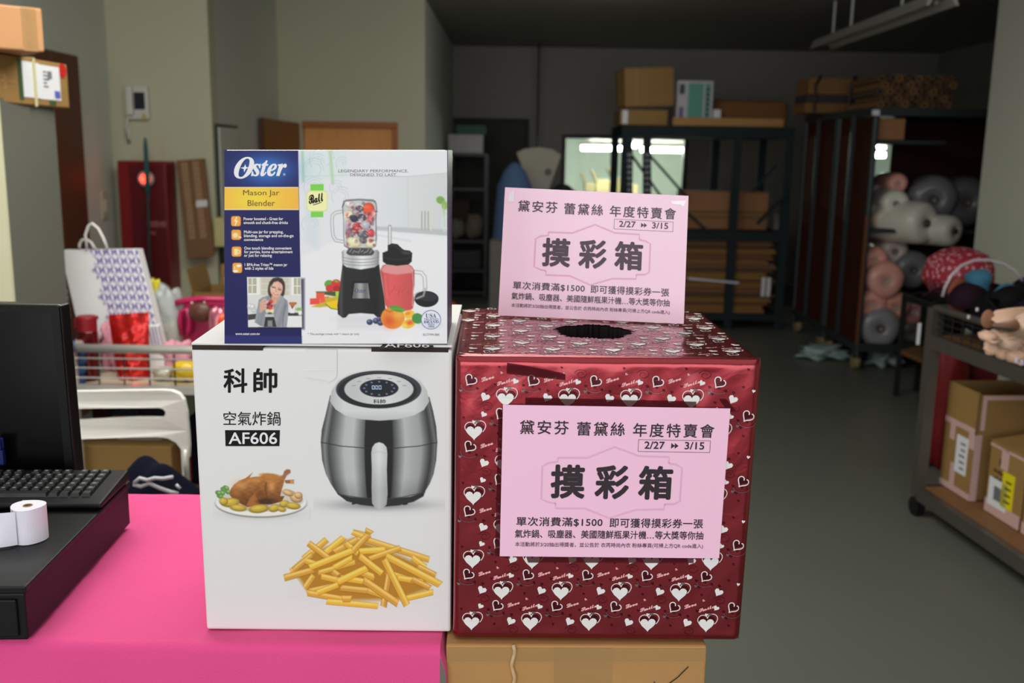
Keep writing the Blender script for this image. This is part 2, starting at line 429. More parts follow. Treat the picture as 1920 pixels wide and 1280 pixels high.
# --- picture: the air fryer
c = Canvas(588, 684, 834, 972, 1.0, WBG)
c.glow(712, 946, 104, 12, (120, 120, 124), .9, 1.5)
body = [(619, 741), (611, 775), (603.5, 805), (601.5, 828), (604, 862), (611, 888), (620, 906), (634, 927), (650, 938), (676, 945), (712, 949), (748, 946), (776, 939), (794, 926), (806, 906), (813, 888), (818, 862), (820, 828), (818, 800), (812, 770), (805, 744)]
def bodycol(X, Y):
    hw_ = np.where(Y < 828, 93+17*np.clip((Y-741)/87, 0, 1)**.8, 110-26*np.clip((Y-828)/120, 0, 1)**2.2)
    t_ = np.clip((X-711)/hw_, -1, 1)
    xs_ = np.array([-1, -.93, -.86, -.6, -.45, -.26, -.24, .22, .26, .45, .72, .88, .95, 1]); vs_ = np.array([60, 128, 66, 176, 182, 92, 24, 24, 78, 176, 150, 52, 104, 62])
    v = np.interp(t_, xs_, vs_); v = v*(1-.25*np.clip((Y-895)/50, 0, 1)); return np.stack([v, v, v*1.01], -1)
c.poly(body, bodycol, 1.6)
c.poly([(632, 924), (655, 931), (712, 936), (770, 931), (797, 921), (794, 930), (776, 940), (748, 947), (712, 950), (676, 946), (650, 939)], (40, 40, 42), 2)
c.line([(603, 829), (640, 836), (690, 840), (735, 840), (785, 836), (819, 829)], 1.4, (36, 36, 38))
c.line([(634, 926), (672, 932), (712, 935), (752, 932), (797, 922)], 1.3, (60, 60, 62))
c.line([(661, 944), (666, 943)], 3, (30, 30, 32)); c.line([(757, 945), (763, 944)], 3, (30, 30, 32))
def lidcol(X, Y):
    t_ = np.abs(X-712)/95; v = 205-35*np.clip(t_-.7, 0, 1)*3-22*np.clip((Y-770)/18, 0, 1); return np.stack([v, v, v+1], -1)
c.poly([(618.5, 752), (622, 732), (634, 713), (655, 700), (685, 694.5), (712, 693.5), (742, 695), (768, 701), (788, 713), (800, 731), (805, 752), (795, 768), (775, 779), (745, 786), (712, 788.5), (678, 786), (648, 779), (629, 767)], lidcol, 1.5)
c.ell(710, 730, 80, 35.5, (50, 52, 58)); c.ell(708, 732, 74, 32.5, (24, 25, 28))
c.ell(710.5, 729.5, 65, 28.5, lambda X, Y: np.stack([196+10*np.sin(X/22)]*3, -1)); c.ell(711, 727.5, 36, 16.6, (18, 20, 30))
for k in range(12):
    a = 2*PI*k/12; c.ell(711+28*math.cos(a), 727.5+12.4*math.sin(a), 2.3, 1.6, (120, 132, 170), op=.85)
for x in (700, 706.3, 712.6): c.line([(x-2, 723), (x+2, 723), (x+2, 729), (x-2, 729), (x-2, 723)], 1.3, (190, 210, 250))
for k in range(7):
    a = PI*(1.10+.80*k/6); c.line([(711+50*math.cos(a)-3, 729.5+22*math.sin(a)), (711+50*math.cos(a)+3, 729.5+22*math.sin(a))], 1.6, (130, 130, 132), op=.7)
def hcol(X, Y): v = 212-30*np.clip((Y-860)/60, 0, 1)-28*np.abs(X-711)/16; return np.stack([v, v, v+1], -1)
c.poly([(696, 848), (698, 838), (703, 831), (711, 828.5), (719, 831), (725, 838), (726.5, 850), (725.5, 880), (727, 925), (725, 945), (719, 952), (711, 954.5), (703, 951), (697.5, 943), (696.5, 915), (697, 880)], hcol, 1.6)
c.line([(697, 850), (711, 846), (725.5, 850)], 1, (165, 165, 168), op=.6)
c.build('appliance_picture', FS, PR, fry, base, KP, cut=True)
ik = Ink(FS); ik.e = .0006; ik.text('科帥', 700, 756, 12, bold=.01, fit=23, fith=8); ik.build('dial_lettering', mat('dark_print', (60, 60, 62)), fry, off=base)
# --- picture: the roast chicken
c = Canvas(398, 872, 582, 980, .8, WBG, tf=(350, 860, 3.765))
c.glow(525, 385, 300, 50, (170, 170, 170), .9, 1.8)
c.ell(525, 315, 325, 102, (150, 146, 142)); c.ell(525, 306, 322, 98, (226, 222, 216)); c.ell(525, 292, 300, 80, (198, 190, 182))
for p in ((235, 262), (262, 215), (290, 232), (248, 240), (225, 240), (278, 205)): c.ell(p[0], p[1], 24, 17, (96, 140, 70), .4); c.ell(p[0]+5, p[1]-4, 11, 7, (146, 182, 108), .4)
bird = [(303, 250), (310, 215), (335, 180), (372, 152), (420, 135), (480, 126), (520, 122), (540, 110), (580, 105), (625, 112), (655, 122), (690, 108), (688, 165), (672, 215), (660, 262), (690, 262), (672, 300), (600, 318), (520, 320), (430, 340), (390, 320), (330, 290)]
def bcol(X, Y):
    t_ = np.clip((Y-888)/58, 0, 1); n_ = .5+.5*np.sin(X*.35+np.sin(Y*.5)*1.5)*np.sin(Y*.28); a = lerp((196, 128, 62), (112, 62, 26), t_); return a*(1-.16*n_[..., None])
c.poly(bird, bcol, 2)
c.glow(380, 185, 70, 40, (222, 160, 100), .6); c.glow(480, 150, 60, 22, (210, 146, 80), .6); c.glow(600, 190, 32, 50, (222, 160, 92), .7); c.glow(345, 240, 40, 30, (190, 116, 60), .5)
c.poly([(388, 160), (466, 96), (440, 138), (410, 150)], (168, 102, 52), 2); c.poly([(680, 118), (688, 86), (708, 72), (732, 76), (734, 98), (706, 118), (690, 150)], (150, 100, 72), 2)
c.poly([(690, 150), (757, 146), (757, 174), (700, 172)], (150, 96, 54), 2); c.ell(744, 160, 14, 13, (196, 140, 96))
c.ell(590, 118, 70, 16, (178, 118, 56), .1, 3); c.line([(560, 170), (556, 215), (570, 280)], 9, (108, 58, 24), 4); c.poly([(420, 330), (450, 270), (515, 212), (490, 262), (520, 318), (470, 340)], (160, 98, 48), 2)
c.ell(560, 300, 60, 22, (70, 42, 22), 0, 5); c.ell(520, 250, 30, 26, (120, 70, 30), 0, 6)
for (x, y, rx, ry, r_) in ((310, 308, 66, 32, -.1), (365, 346, 60, 24, .1), (262, 300, 30, 28, 0), (510, 352, 72, 30, -.1), (620, 348, 40, 26, -.3), (672, 356, 30, 18, .2), (690, 318, 36, 24, -.2), (752, 332, 52, 24, .1), (745, 250, 60, 22, .5), (775, 275, 44, 34, .2), (790, 258, 28, 24, 0), (715, 240, 40, 20, .3)):
    col = (190, 160, 62) if y > 290 else (204, 164, 116)
    c.ell(x, y, rx, ry, tuple(v*.72 for v in col), r_, 2); c.ell(x-2, y-5, rx*.86, ry*.78, col, r_, 3); c.ell(x-8, y-9, rx*.45, ry*.35, tuple(min(255, v*1.16) for v in col), r_, 4)
c.build('chicken_picture', FS, PR, fry, base, KP, cut=True)
# --- picture: the french fries
c = Canvas(526, 984, 832, 1146, .9, WBG, tf=(350, 860, 3.765))
c.glow(1240, 930, 440, 90, (186, 178, 176), .6, 2.2)
FR = [(1190, 520, 1290, 545, 40), (1240, 560, 1700, 705, 46), (1180, 520, 1280, 560, 34), (1270, 505, 1300, 520, 34), (980, 575, 830, 700, 44), (1100, 560, 980, 660, 46), (1200, 570, 1050, 650, 46), (1130, 600, 1200, 660, 44), (1230, 650, 1390, 640, 46), (870, 600, 990, 690, 44), (820, 720, 740, 790, 36), (880, 680, 760, 780, 38), (1500, 630, 1300, 700, 40), (1600, 700, 1680, 760, 44), (1640, 760, 1750, 815, 38), (940, 800, 1180, 730, 38), (1050, 760, 1160, 700, 40), (700, 835, 880, 785, 48), (850, 720, 920, 745, 44), (880, 760, 1180, 640, 46), (1180, 640, 1270, 545, 42), (1230, 690, 1370, 800, 48), (1040, 800, 1060, 815, 50), (1420, 800, 1600, 860, 42), (1500, 840, 1660, 865, 44), (1600, 850, 1710, 905, 42), (1240, 800, 1310, 830, 50), (1100, 840, 1290, 870, 44), (1020, 900, 880, 930, 46), (960, 830, 1090, 860, 46), (1080, 860, 1260, 775, 50), (840, 900, 890, 830, 44), (1420, 690, 1780, 880, 52), (1430, 800, 1390, 1030, 44), (860, 945, 1090, 985, 44), (930, 940, 1060, 890, 44), (1100, 910, 1290, 930, 48), (1290, 930, 1380, 960, 46), (1560, 980, 1730, 940, 40), (1260, 860, 1480, 1010, 54), (1400, 720, 1550, 1020, 50), (1000, 1005, 1340, 1035, 42), (1110, 985, 1150, 985, 50)]
c.poly([(760, 800), (900, 650), (1180, 560), (1500, 680), (1680, 760), (1700, 920), (1500, 990), (1100, 1000), (870, 950)], (176, 122, 36), 10)
for i, (x0, y0, x1, y1, wd) in enumerate(FR):
    dv = ((i*37) % 11-5)*3
    a_ = np.array((x0, y0), float); b_ = np.array((x1, y1), float); d_ = (b_-a_)/np.linalg.norm(b_-a_); n_ = np.array((-d_[1], d_[0])); n_ = n_ if n_[1] > 0 else -n_
    h_ = wd*.44; s0, s1 = ((i*31) % 13-6)*1.3, ((i*17) % 13-6)*1.3; a_ = a_-d_*wd*.25; b_ = b_+d_*wd*.25
    Q = lambda t0, t1, m0=0, m1=0: [a_+n_*t0+d_*(s0+m0), b_+n_*t0+d_*(s1-m0), b_+n_*t1+d_*(-s1-m1), a_+n_*t1+d_*(-s0+m1)]
    c.poly(Q(-h_-2, h_+5), (168+dv, 112+dv, 26), 1.4, .8)
    c.poly(Q(-h_, h_), (214+dv, 160+dv, 58), 1.2)
    c.poly(Q(-h_*.8, h_*.1, 3, 2), (236+dv*.6, 190+dv, 92), 2.2, .95)
    c.line([a_*.9+b_*.1-n_*h_*.5, a_*.15+b_*.85-n_*h_*.5], wd*.12, (246, 212, 124), 2, .7)
c.build('fries_picture', FS, PR, fry, base, KP, cut=True)

# ---- blender carton standing on the lid
BZ = float(l0[2]+LT)+.003
BP, bd = face_from((432, 640.5), (838, 645), BZ)
BF, BB = carton_from(BP, ((420, 281), (839, 281), (838, 645), (432, 640.5)), .17)
bbase = (BF[2]+BF[3]+BB[2]+BB[3])/4
bl = thing('blender_box', 'smaller blue and white carton printed with a mason jar blender', 'box', bbase)
NAVY = mat('navy_card', (24, 24, 84), .35, var=.04, spec=.3)
b = MB(); q = [BF[3], BF[2], BB[2], BB[3], BF[0], BF[1], BB[1], BB[0]]
b.add(q, [(3, 2, 1, 0), (4, 5, 6, 7), (0, 1, 5, 4), (2, 3, 7, 6), (3, 0, 4, 7), (1, 2, 6, 5)])
b.build('carton', mat('white_gloss_card', (232, 230, 232), .25, var=.02, coat=.4), bl, bevel=.004, off=bbase)
Ink(lambda u, v, e: BP.at(u, v, e))
sx = BP.n
b = MB(); e_ = np.cross(up, sx); e_ /= np.linalg.norm(e_)
if e_[0] < 0: e_ = -e_
p = [BF[1]+e_*.0006, BF[2]+e_*.0006, BB[2]+e_*.0006, BB[1]+e_*.0006]
b.hexa([x-e_*.0012 for x in p], p).build('side_panel', NAVY, bl, off=bbase)
p = [BF[0]-e_*.0006, BF[3]-e_*.0006, BB[3]-e_*.0006, BB[0]-e_*.0006]
MB().hexa([x+e_*.0012 for x in p], p).build('side_panel', NAVY, bl, off=bbase)
BS = lambda u, v, e: BP.at(u, v, e)
c = Canvas(421, 282, 838.5, 644, 1.0, (216, 216, 219))
# kitchen behind the jars
def wallc(X, Y): t_ = np.clip((X-600)/230, 0, 1); return lerp((222, 223, 228), (200, 203, 203), t_)
c.poly([(676, 280), (842, 280), (842, 442), (700, 430), (676, 424)], wallc, 3, raw=True)
c.poly([(676, 280), (842, 280), (842, 324), (762, 331), (676, 330)], (218, 219, 221), 3, raw=True)
c.line([(676, 330), (762, 331), (842, 324)], 1.5, (188, 190, 192), 2); c.line([(764, 331), (766, 425)], 1, (184, 188, 186), 3, .5)
c.poly([(700, 424), (842, 430), (842, 442), (760, 436), (700, 432)], (178, 180, 182), 3, .8, raw=True)
c.poly([(676, 430), (760, 438), (842, 444), (842, 648), (566, 648), (566, 480)], (225, 223, 226), 8, raw=True)
c.line([(706, 440), (770, 452)], 3, (196, 199, 203), 4, .6)
for x in (791, 797, 803, 808): c.line([(x, 397), (x, 431)], 3, (176, 172, 166) if x % 2 else (206, 204, 198), 2)
c.ell(826, 375, 8, 7, (120, 160, 80), .4, 3); c.ell(834, 385, 6, 8, (140, 176, 96), 0, 3); c.line([(832, 385), (834, 425)], 2, (168, 190, 140), 2)
c.ell(834, 418, 8, 16, (206, 214, 208), 0, 3, .6)
# frosted window at the left
c.poly([(567, 280), (650, 280), (650, 333), (567, 338)], (208, 216, 216), 3, raw=True)
for (x, y, r_) in ((596, 304, 16), (590, 318, 22), (642, 306, 12), (590, 352, 20), (632, 352, 14), (584, 420, 18), (640, 368, 18), (606, 296, 26)):
    for k in range(3): c.line([(x+(r_-k*5)*math.cos(a), y+(r_-k*5)*math.sin(a)) for a in np.linspace(2.5+k, 5.4+k, 9)], 1.2, (172, 186, 190), 2, .55)
c.line([(567, 282), (569, 340)], 5, (164, 196, 168), 3, .8); c.line([(619, 282), (624, 343)], 6, (172, 200, 168), 3, .8); c.line([(567, 331), (652, 328)], 1.6, (176, 204, 182), 2, .7)
c.poly([(575, 352), (600, 352), (596, 470), (572, 450)], (196, 206, 214), 12, .5, raw=True)
# navy panel
NV = (20, 20, 82)
c.poly([(414, 274), (559, 274), (566, 650), (414, 650)], NV, 1.2, raw=True)
c.glow(500, 318, 58, 34, (48, 122, 196), .95, 1.4)
c.poly([(414, 350.5), (559.5, 350.5), (560.5, 393.5), (414, 393.5)], (238, 216, 190), 1.2, raw=True)
def orc(X, Y): return lerp((240, 170, 64), (240, 202, 60), np.exp(-((X-478)/55)**2-((Y-372)/40)**2))
c.poly([(414, 352), (559.5, 352), (560.5, 392), (414, 392)], orc, 1.2, raw=True)
for (x, y) in ((442.5, 414.5), (443, 440), (443.7, 471.5), (445, 502)):
    P = rrect(x-9, y-9.5, x+9, y+9.5, 4); c.poly(P, (238, 150, 50), 1.2, raw=True); c.glow(x, y, 7, 7, (246, 188, 92), .8)
c.line([(444, 407), (440.5, 414), (444.5, 414), (441, 422)], 1.6, (250, 240, 225)); c.ell(441, 441, 5, 4.5, (250, 226, 190), 0, 1, .7); c.line([(448, 444), (452, 445)], 2, (250, 240, 225)); c.poly(rrect(439, 466, 446, 478, 1), (252, 226, 176), 1, .8, raw=True); c.line([(447, 469), (450, 470), (450, 474), (447, 475)], 1.2, (252, 240, 225)); c.ell(448, 498, 4.5, 2.2, (252, 240, 225)); c.ell(442, 508, 5, 2, (252, 240, 225)); c.line([(440, 499), (440, 505)], 1.2, (252, 240, 225))
c.poly([(414, 628), (566, 630), (566, 650), (414, 650)], (56, 62, 128), 4, .45, raw=True)
# the small kitchen photograph
c.poly([(466, 522), (571, 522), (571, 617), (468, 617)], (20, 22, 50), 5, .7, raw=True)
c.tf = (420, 440, 6.095)
c.poly([(262, 482), (880, 482), (890, 1056), (277, 1054)], (206, 204, 200), 1.2)
c.poly([(266, 486), (410, 486), (412, 684), (270, 690)], (226, 224, 216), 1.5); c.poly([(770, 486), (878, 486), (882, 694), (766, 690)], (226, 224, 216), 1.5)
for r_ in ((278, 494, 318, 570), (328, 494, 372, 570), (278, 580, 318, 666), (328, 580, 372, 666), (800, 494, 832, 580), (842, 494, 876, 580), (800, 590, 832, 676), (842, 590, 876, 676)): c.poly([(r_[0], r_[1]), (r_[2], r_[1]), (r_[2], r_[3]), (r_[0], r_[3])], (172, 168, 150), 1.5)
c.poly([(424, 490), (740, 490), (740, 690), (430, 690)], (196, 190, 172), 2)
for y in (560, 630): c.line([(430, y), (740, y)], 5, (222, 218, 204), 1.5, .8)
c.poly([(270, 690), (884, 694), (886, 890), (272, 900)], (210, 208, 206), 2)
c.poly([(272, 912), (390, 900), (390, 960), (276, 976)], (62, 58, 60), 2); c.poly([(730, 890), (886, 890), (887, 926), (730, 926)], (66, 58, 58), 2)
c.poly([(276, 976), (390, 960), (390, 1054), (277, 1054)], (214, 214, 214), 2); c.poly([(720, 928), (888, 928), (890, 1056), (720, 1056)], (222, 222, 220), 2)
for (x, y) in ((300, 820), (345, 862), (330, 826)): c.ell(x, y, 34, 36, (188, 188, 190), 0, 2); c.ell(x-8, y-10, 14, 14, (232, 232, 234), 0, 3)
c.poly([(752, 830), (808, 830), (804, 896), (758, 896)], (222, 222, 226), 2)
for k in range(6): c.line([(780, 836), (752+k*14, 780)], 9, (160, 92, 42), 2); c.ell(752+k*14, 782, 9, 12, (176, 110, 56), 0, 2)
c.ell(856, 850, 36, 18, (128, 176, 82), 0, 3); c.ell(870, 895, 22, 26, (226, 232, 214), 0, 3)
# the woman in the photograph
c.poly([(505, 600), (520, 540), (560, 496), (615, 484), (665, 500), (694, 550), (698, 610), (690, 680), (660, 730), (640, 690), (560, 690), (540, 740), (512, 690), (502, 650)], (58, 46, 44), 3)
c.poly([(390, 800), (398, 745), (440, 712), (510, 690), (545, 745), (600, 760), (636, 690), (690, 722), (726, 756), (736, 820), (728, 960), (716, 1052), (590, 1052), (420, 1040), (350, 1000), (362, 930)], lambda X, Y: np.stack([140+9*np.sin(X*.35+Y*.12), 142+9*np.sin(X*.35+Y*.12), 150+9*np.sin(X*.35+Y*.12)], -1), 2)
c.poly([(540, 700), (620, 700), (640, 690), (600, 790), (575, 800), (545, 745)], (206, 158, 136), 3); c.poly([(556, 640), (636, 650), (626, 740), (556, 740)], (198, 150, 128), 3)
c.ell(600, 612, 72, 100, (220, 172, 150), .12, 2.5); c.glow(574, 600, 40, 60, (238, 196, 174), .7)
c.poly([(528, 560), (556, 512), (612, 498), (668, 530), (690, 600), (664, 560), (616, 528), (570, 540), (536, 590)], (54, 42, 40), 3)
c.line([(552, 600), (586, 606)], 8, (88, 58, 50), 2); c.line([(620, 622), (652, 632)], 8, (88, 58, 50), 2); c.line([(550, 588), (586, 590)], 4, (96, 70, 60), 2, .7); c.line([(622, 606), (654, 616)], 4, (96, 70, 60), 2, .7)
c.line([(596, 612), (590, 642), (602, 648)], 5, (184, 132, 112), 2.5); c.line([(566, 668), (590, 684), (618, 682)], 9, (176, 88, 84), 2); c.line([(572, 670), (592, 679), (612, 677)], 4, (238, 226, 220), 1.5)
c.poly([(650, 690), (668, 700), (590, 860), (575, 870)], (176, 178, 184), 2); c.line([(660, 700), (588, 860)], 4, (96, 98, 104), 1.5)
c.line([(404, 900), (380, 990), (450, 1040)], 26, (126, 128, 136), 3, .5); c.line([(700, 800), (676, 960), (672, 1050)], 8, (98, 100, 108), 3, .8); c.line([(520, 940), (600, 1000)], 8, (112, 114, 122), 4, .5)
c.poly([(470, 850), (478, 760), (520, 742), (560, 760), (572, 850), (562, 890), (486, 890)], (196, 190, 190), 2)
for (x, y, r_, k_) in ((536, 764, 26, (206, 62, 44)), (506, 800, 22, (150, 40, 44)), (540, 812, 22, (176, 44, 44)), (500, 840, 20, (70, 42, 56)), (530, 846, 24, (206, 60, 52)), (500, 868, 24, (214, 208, 160)), (546, 872, 24, (222, 216, 176)), (520, 782, 14, (60, 50, 66))): c.ell(x, y, r_, r_*.9, k_, 0, 3)
for y in (752, 786, 818, 848): c.line([(420, y+24), (452, y-6), (476, y-8)], 24, (214, 164, 142), 2)
c.poly([(412, 780), (440, 750), (450, 870), (420, 874), (408, 840)], (208, 156, 134), 3)
c.poly([(470, 905), (570, 905), (574, 940), (468, 940)], (186, 186, 190), 2); c.poly([(474, 940), (572, 940), (600, 1052), (456, 1052)], (48, 48, 50), 2); c.poly([(500, 978), (552, 978), (556, 1048), (498, 1048)], (130, 130, 128), 2)
c.poly([(506, 886), (542, 886), (546, 906), (502, 906)], (76, 74, 78), 2)
# the blender and the jar
c.tf = (560, 340, 4.128)
c.glow(480, 1065, 190, 26, (188, 186, 190), .6)
c.poly([(300, 1050), (355, 1068), (380, 1036), (580, 1036), (640, 1066), (640, 1140), (300, 1140)], (214, 210, 214), 8, .8)
for (x, y, r_, k_) in ((236, 795, 36, (96, 156, 60)), (290, 790, 36, (208, 52, 50)), (244, 828, 34, (204, 56, 58)), (296, 830, 30, (178, 34, 38))): c.ell(x, y, r_, r_*.9, k_, 0, 2)
c.ell(292, 772, 18, 10, (134, 160, 60), .3, 2)
c.poly([(134, 852), (300, 850), (300, 892), (240, 882), (140, 864)], (70, 86, 40), 3); c.poly([(284, 850), (318, 850), (310, 920), (288, 910)], (158, 204, 70), 2)
for r_ in ((136, 862, 200, 912, (226, 86, 62)), (88, 906, 164, 952, (224, 76, 62)), (164, 894, 236, 944, (228, 92, 70))): c.poly([(r_[0], r_[1]), (r_[2], r_[1]-4), (r_[2], r_[3]), (r_[0], r_[3])], r_[4], 2.5)
c.poly([(200, 900), (300, 890), (300, 960), (210, 940)], (196, 170, 40), 3); c.poly([(96, 970), (200, 930), (300, 920), (290, 960), (160, 974)], (196, 168, 50), 3); c.poly([(198, 944), (250, 926), (304, 918), (302, 990), (250, 984)], (238, 190, 30), 2); c.line([(206, 946), (250, 982), (300, 990)], 8, (110, 140, 50), 2)
c.line([(330, 234), (290, 240), (262, 262), (258, 320), (266, 420), (288, 456), (345, 466)], 26, (150, 152, 154), 2); c.line([(330, 234), (290, 240), (262, 262), (258, 320), (266, 420), (288, 456), (345, 466)], 16, (216, 216, 218), 2)
c.poly([(336, 200), (344, 160), (368, 140), (470, 134), (580, 140), (602, 166), (608, 210), (602, 300), (606, 440), (598, 500), (560, 524), (390, 524), (352, 500), (346, 420), (346, 300)], (120, 122, 126), 2.4)
c.poly([(344, 200), (352, 168), (376, 150), (470, 144), (574, 150), (594, 172), (599, 212), (594, 300), (597, 440), (588, 494), (556, 514), (394, 514), (360, 494), (354, 420), (354, 300)], (192, 190, 192), 2)
fr = [(540, 214, 46, 50, (226, 84, 56)), (400, 180, 36, 28, (206, 204, 204)), (470, 214, 30, 26, (74, 72, 86)), (395, 272, 46, 52, (222, 214, 176)), (560, 290, 30, 40, (206, 96, 100)), (430, 288, 36, 28, (56, 54, 70)), (490, 280, 34, 28, (76, 70, 84)), (460, 362, 46, 44, (190, 48, 52)), (400, 400, 40, 40, (146, 98, 110)), (520, 340, 40, 36, (178, 176, 182)), (500, 410, 46, 34, (92, 92, 104)), (560, 400, 34, 30, (200, 72, 84)), (430, 470, 58, 44, (224, 214, 168)), (556, 476, 44, 42, (226, 218, 184)), (500, 456, 30, 24, (120, 116, 122)), (380, 340, 22, 50, (178, 160, 168)), (440, 240, 26, 22, (160, 160, 166)), (580, 250, 18, 30, (210, 120, 110))]
for x, y, rx, ry, k_ in fr: c.ell(x, y, rx, ry, tuple(v*.8 for v in k_), .3, 3); c.ell(x-4, y-5, rx*.8, ry*.74, k_, .3, 4); c.ell(x-rx*.25, y-ry*.3, rx*.25, ry*.2, tuple(min(255, v*1.3) for v in k_), 0, 4, .7)
rj = random.Random(11); PAL = [(236, 232, 232), (200, 196, 198), (86, 74, 88), (206, 60, 58), (224, 210, 168), (120, 60, 76), (168, 166, 172), (240, 150, 130), (60, 56, 70)]
for k in range(90):
    x = rj.uniform(366, 588); y = rj.uniform(165, 500); r_ = rj.uniform(6, 17); c.ell(x, y, r_, r_*rj.uniform(.4, .9), rj.choice(PAL), rj.uniform(0, 3), 2.2, rj.uniform(.35, .7))
for k in range(26):
    x = 356+((k*97) % 236); y = 170+((k*61) % 320); c.line([(x, y), (x+14, y+((k*13) % 30)-15)], 5, (228, 228, 232), 2, .55)
c.line([(350, 152), (470, 142), (594, 154)], 7, (110, 112, 114), 2); c.line([(340, 196), (352, 168)], 6, (70, 72, 74), 2); c.line([(594, 236), (608, 232)], 5, (70, 72, 74), 2); c.line([(356, 240), (358, 480)], 7, (228, 228, 230), 3, .7); c.line([(586, 240), (588, 480)], 5, (228, 228, 230), 3, .7)
c.poly([(390, 516), (560, 516), (590, 545), (574, 575), (380, 575), (366, 548)], (70, 68, 70), 3)
for k in range(8): c.line([(396+k*22, 545+8*(k % 2)), (410+k*22, 525+10*(k % 3))], 7, (176, 176, 180), 2, .7)
def silv(X, Y): t_ = np.clip((X-640.5)/70, 0, 1); v = np.interp(t_, [0, .08, .3, .55, .8, .95, 1], [120, 200, 176, 226, 190, 150, 120]); return np.stack([v, v, v+1], -1)
c.poly([(334, 545), (350, 530), (376, 530), (366, 556), (400, 574), (480, 580), (560, 574), (592, 556), (584, 530), (612, 530), (624, 548), (620, 640), (600, 664), (480, 684), (360, 664), (340, 640)], silv, 2)
for y in (598, 622, 644): c.line([(338, y-12), (400, y+2), (480, y+6), (560, y+2), (621, y-12)], 6, (132, 132, 134), 2, .8)
def blk(X, Y): t_ = np.clip((X-635)/88, 0, 1); v = np.interp(t_, [0, .05, .12, .4, .8, .93, 1], [40, 70, 34, 36, 24, 40, 24]); return np.stack([v, v*.98, v*.97], -1)
c.poly([(340, 640), (370, 664), (480, 682), (590, 664), (622, 640), (640, 760), (664, 900), (672, 1000), (668, 1030), (640, 1052), (610, 1052), (580, 1026), (480, 1018), (390, 1026), (366, 1052), (340, 1056), (304, 1030), (300, 960), (320, 800)], blk, 2)
c.line([(304, 1030), (340, 1062), (366, 1058), (388, 1032), (480, 1024), (580, 1032), (610, 1058), (645, 1056)], 7, (206, 206, 208), 2)
c.line([(318, 960), (344, 700)], 6, (66, 66, 66), 4, .7)
c.poly([(430, 770), (532, 770), (558, 790), (562, 912), (410, 912), (406, 792)], (18, 18, 18), 3); c.poly([(432, 786), (538, 786), (552, 906), (416, 906)], lambda X, Y: np.stack([130+26*np.sin(X*.3)]*3, -1), 2)
# the smoothie jar
c.line([(900, 700), (950, 706), (976, 740), (980, 830), (960, 890), (900, 908)], 32, (178, 176, 178), 2.5); c.line([(900, 700), (950, 706), (976, 740), (980, 830), (960, 890), (900, 908)], 16, (226, 226, 228), 2.5)
c.ell(990, 910, 92, 62, (22, 22, 24)); c.ell(990, 890, 84, 36, (44, 44, 46), .1, 3); c.line([(980, 830), (966, 884), (912, 906)], 14, (170, 168, 168), 3, .9)
def smo(X, Y): t_ = np.clip((X-713)/64, 0, 1); v = np.interp(t_, [0, .1, .3, .6, .9, 1], [.8, .95, 1.06, 1, .94, .76]); return np.stack([206*v, 84*v, 84*v], -1)
c.poly([(632, 690), (650, 650), (690, 636), (840, 636), (876, 656), (896, 690), (896, 800), (886, 860), (894, 920), (884, 980), (860, 1000), (700, 1000), (668, 950), (650, 800)], smo, 2.4)
c.poly([(650, 660), (690, 640), (840, 640), (880, 664), (890, 690), (870, 708), (760, 722), (660, 706), (640, 690)], (214, 150, 148), 3, .85)
c.line([(880, 690), (888, 800), (880, 960)], 9, (226, 170, 168), 3, .7); c.line([(668, 730), (684, 900)], 8, (226, 130, 126), 5, .6)
for k in range(7): c.line([(700+k*24, 880-(k % 3)*22), (720+k*22, 840-(k % 2)*28)], 4, (178, 62, 66), 2, .6)
c.line([(706, 350), (706, 640)], 28, (150, 150, 152), 2); c.line([(706, 352), (706, 620)], 16, (214, 214, 216), 2)
c.poly([(650, 552), (690, 536), (690, 494), (722, 480), (764, 486), (800, 520), (816, 530), (860, 536), (878, 556), (874, 620), (850, 642), (760, 652), (680, 640), (652, 620)], (20, 20, 22), 2)
c.ell(830, 552, 40, 14, (56, 56, 58), .1, 3); c.line([(656, 584), (700, 600), (760, 604), (840, 596), (874, 580)], 6, (52, 52, 54), 3, .8); c.line([(700, 500), (740, 494), (790, 530)], 8, (58, 58, 60), 4, .8)
# fruit in front
for x, y, r_ in ((550, 1088, 24), (600, 1078, 26), (634, 1094, 24), (622, 1066, 18)): c.ell(x, y, r_, r_*.9, (48, 58, 94), 0, 2); c.ell(x-6, y-8, r_*.4, r_*.34, (128, 138, 176), 0, 4)
c.ell(728, 1055, 92, 86, (226, 140, 50), 0, 2); c.glow(700, 1080, 60, 60, (206, 76, 40), .75); c.glow(770, 1030, 50, 40, (244, 180, 84), .7); c.line([(664, 990), (706, 1010), (724, 1000)], 6, (168, 78, 34), 4, .8)
c.ell(762, 985, 60, 22, (88, 148, 56), .25, 2); c.line([(706, 985), (816, 990)], 4, (134, 184, 90), 2, .7)
c.ell(856, 1028, 42, 32, (242, 190, 60), -.3, 2); c.ell(846, 1022, 18, 10, (226, 120, 60), -.3, 4); c.ell(852, 1100, 52, 36, (240, 184, 50), -.3, 2); c.ell(862, 1092, 26, 16, (224, 92, 60), -.3, 5); c.ell(820, 1116, 20, 16, (246, 204, 90), 0, 4)
c.ell(920, 1060, 44, 40, (70, 138, 70), .4, 2)
c.ell(1024, 1070, 78, 75, (104, 112, 156)); c.ell(1024, 1070, 72, 69, (222, 222, 232)); c.ell(1024, 1110, 60, 24, (186, 188, 206), 0, 12, .5)
c.tf = (0, 0, 1)
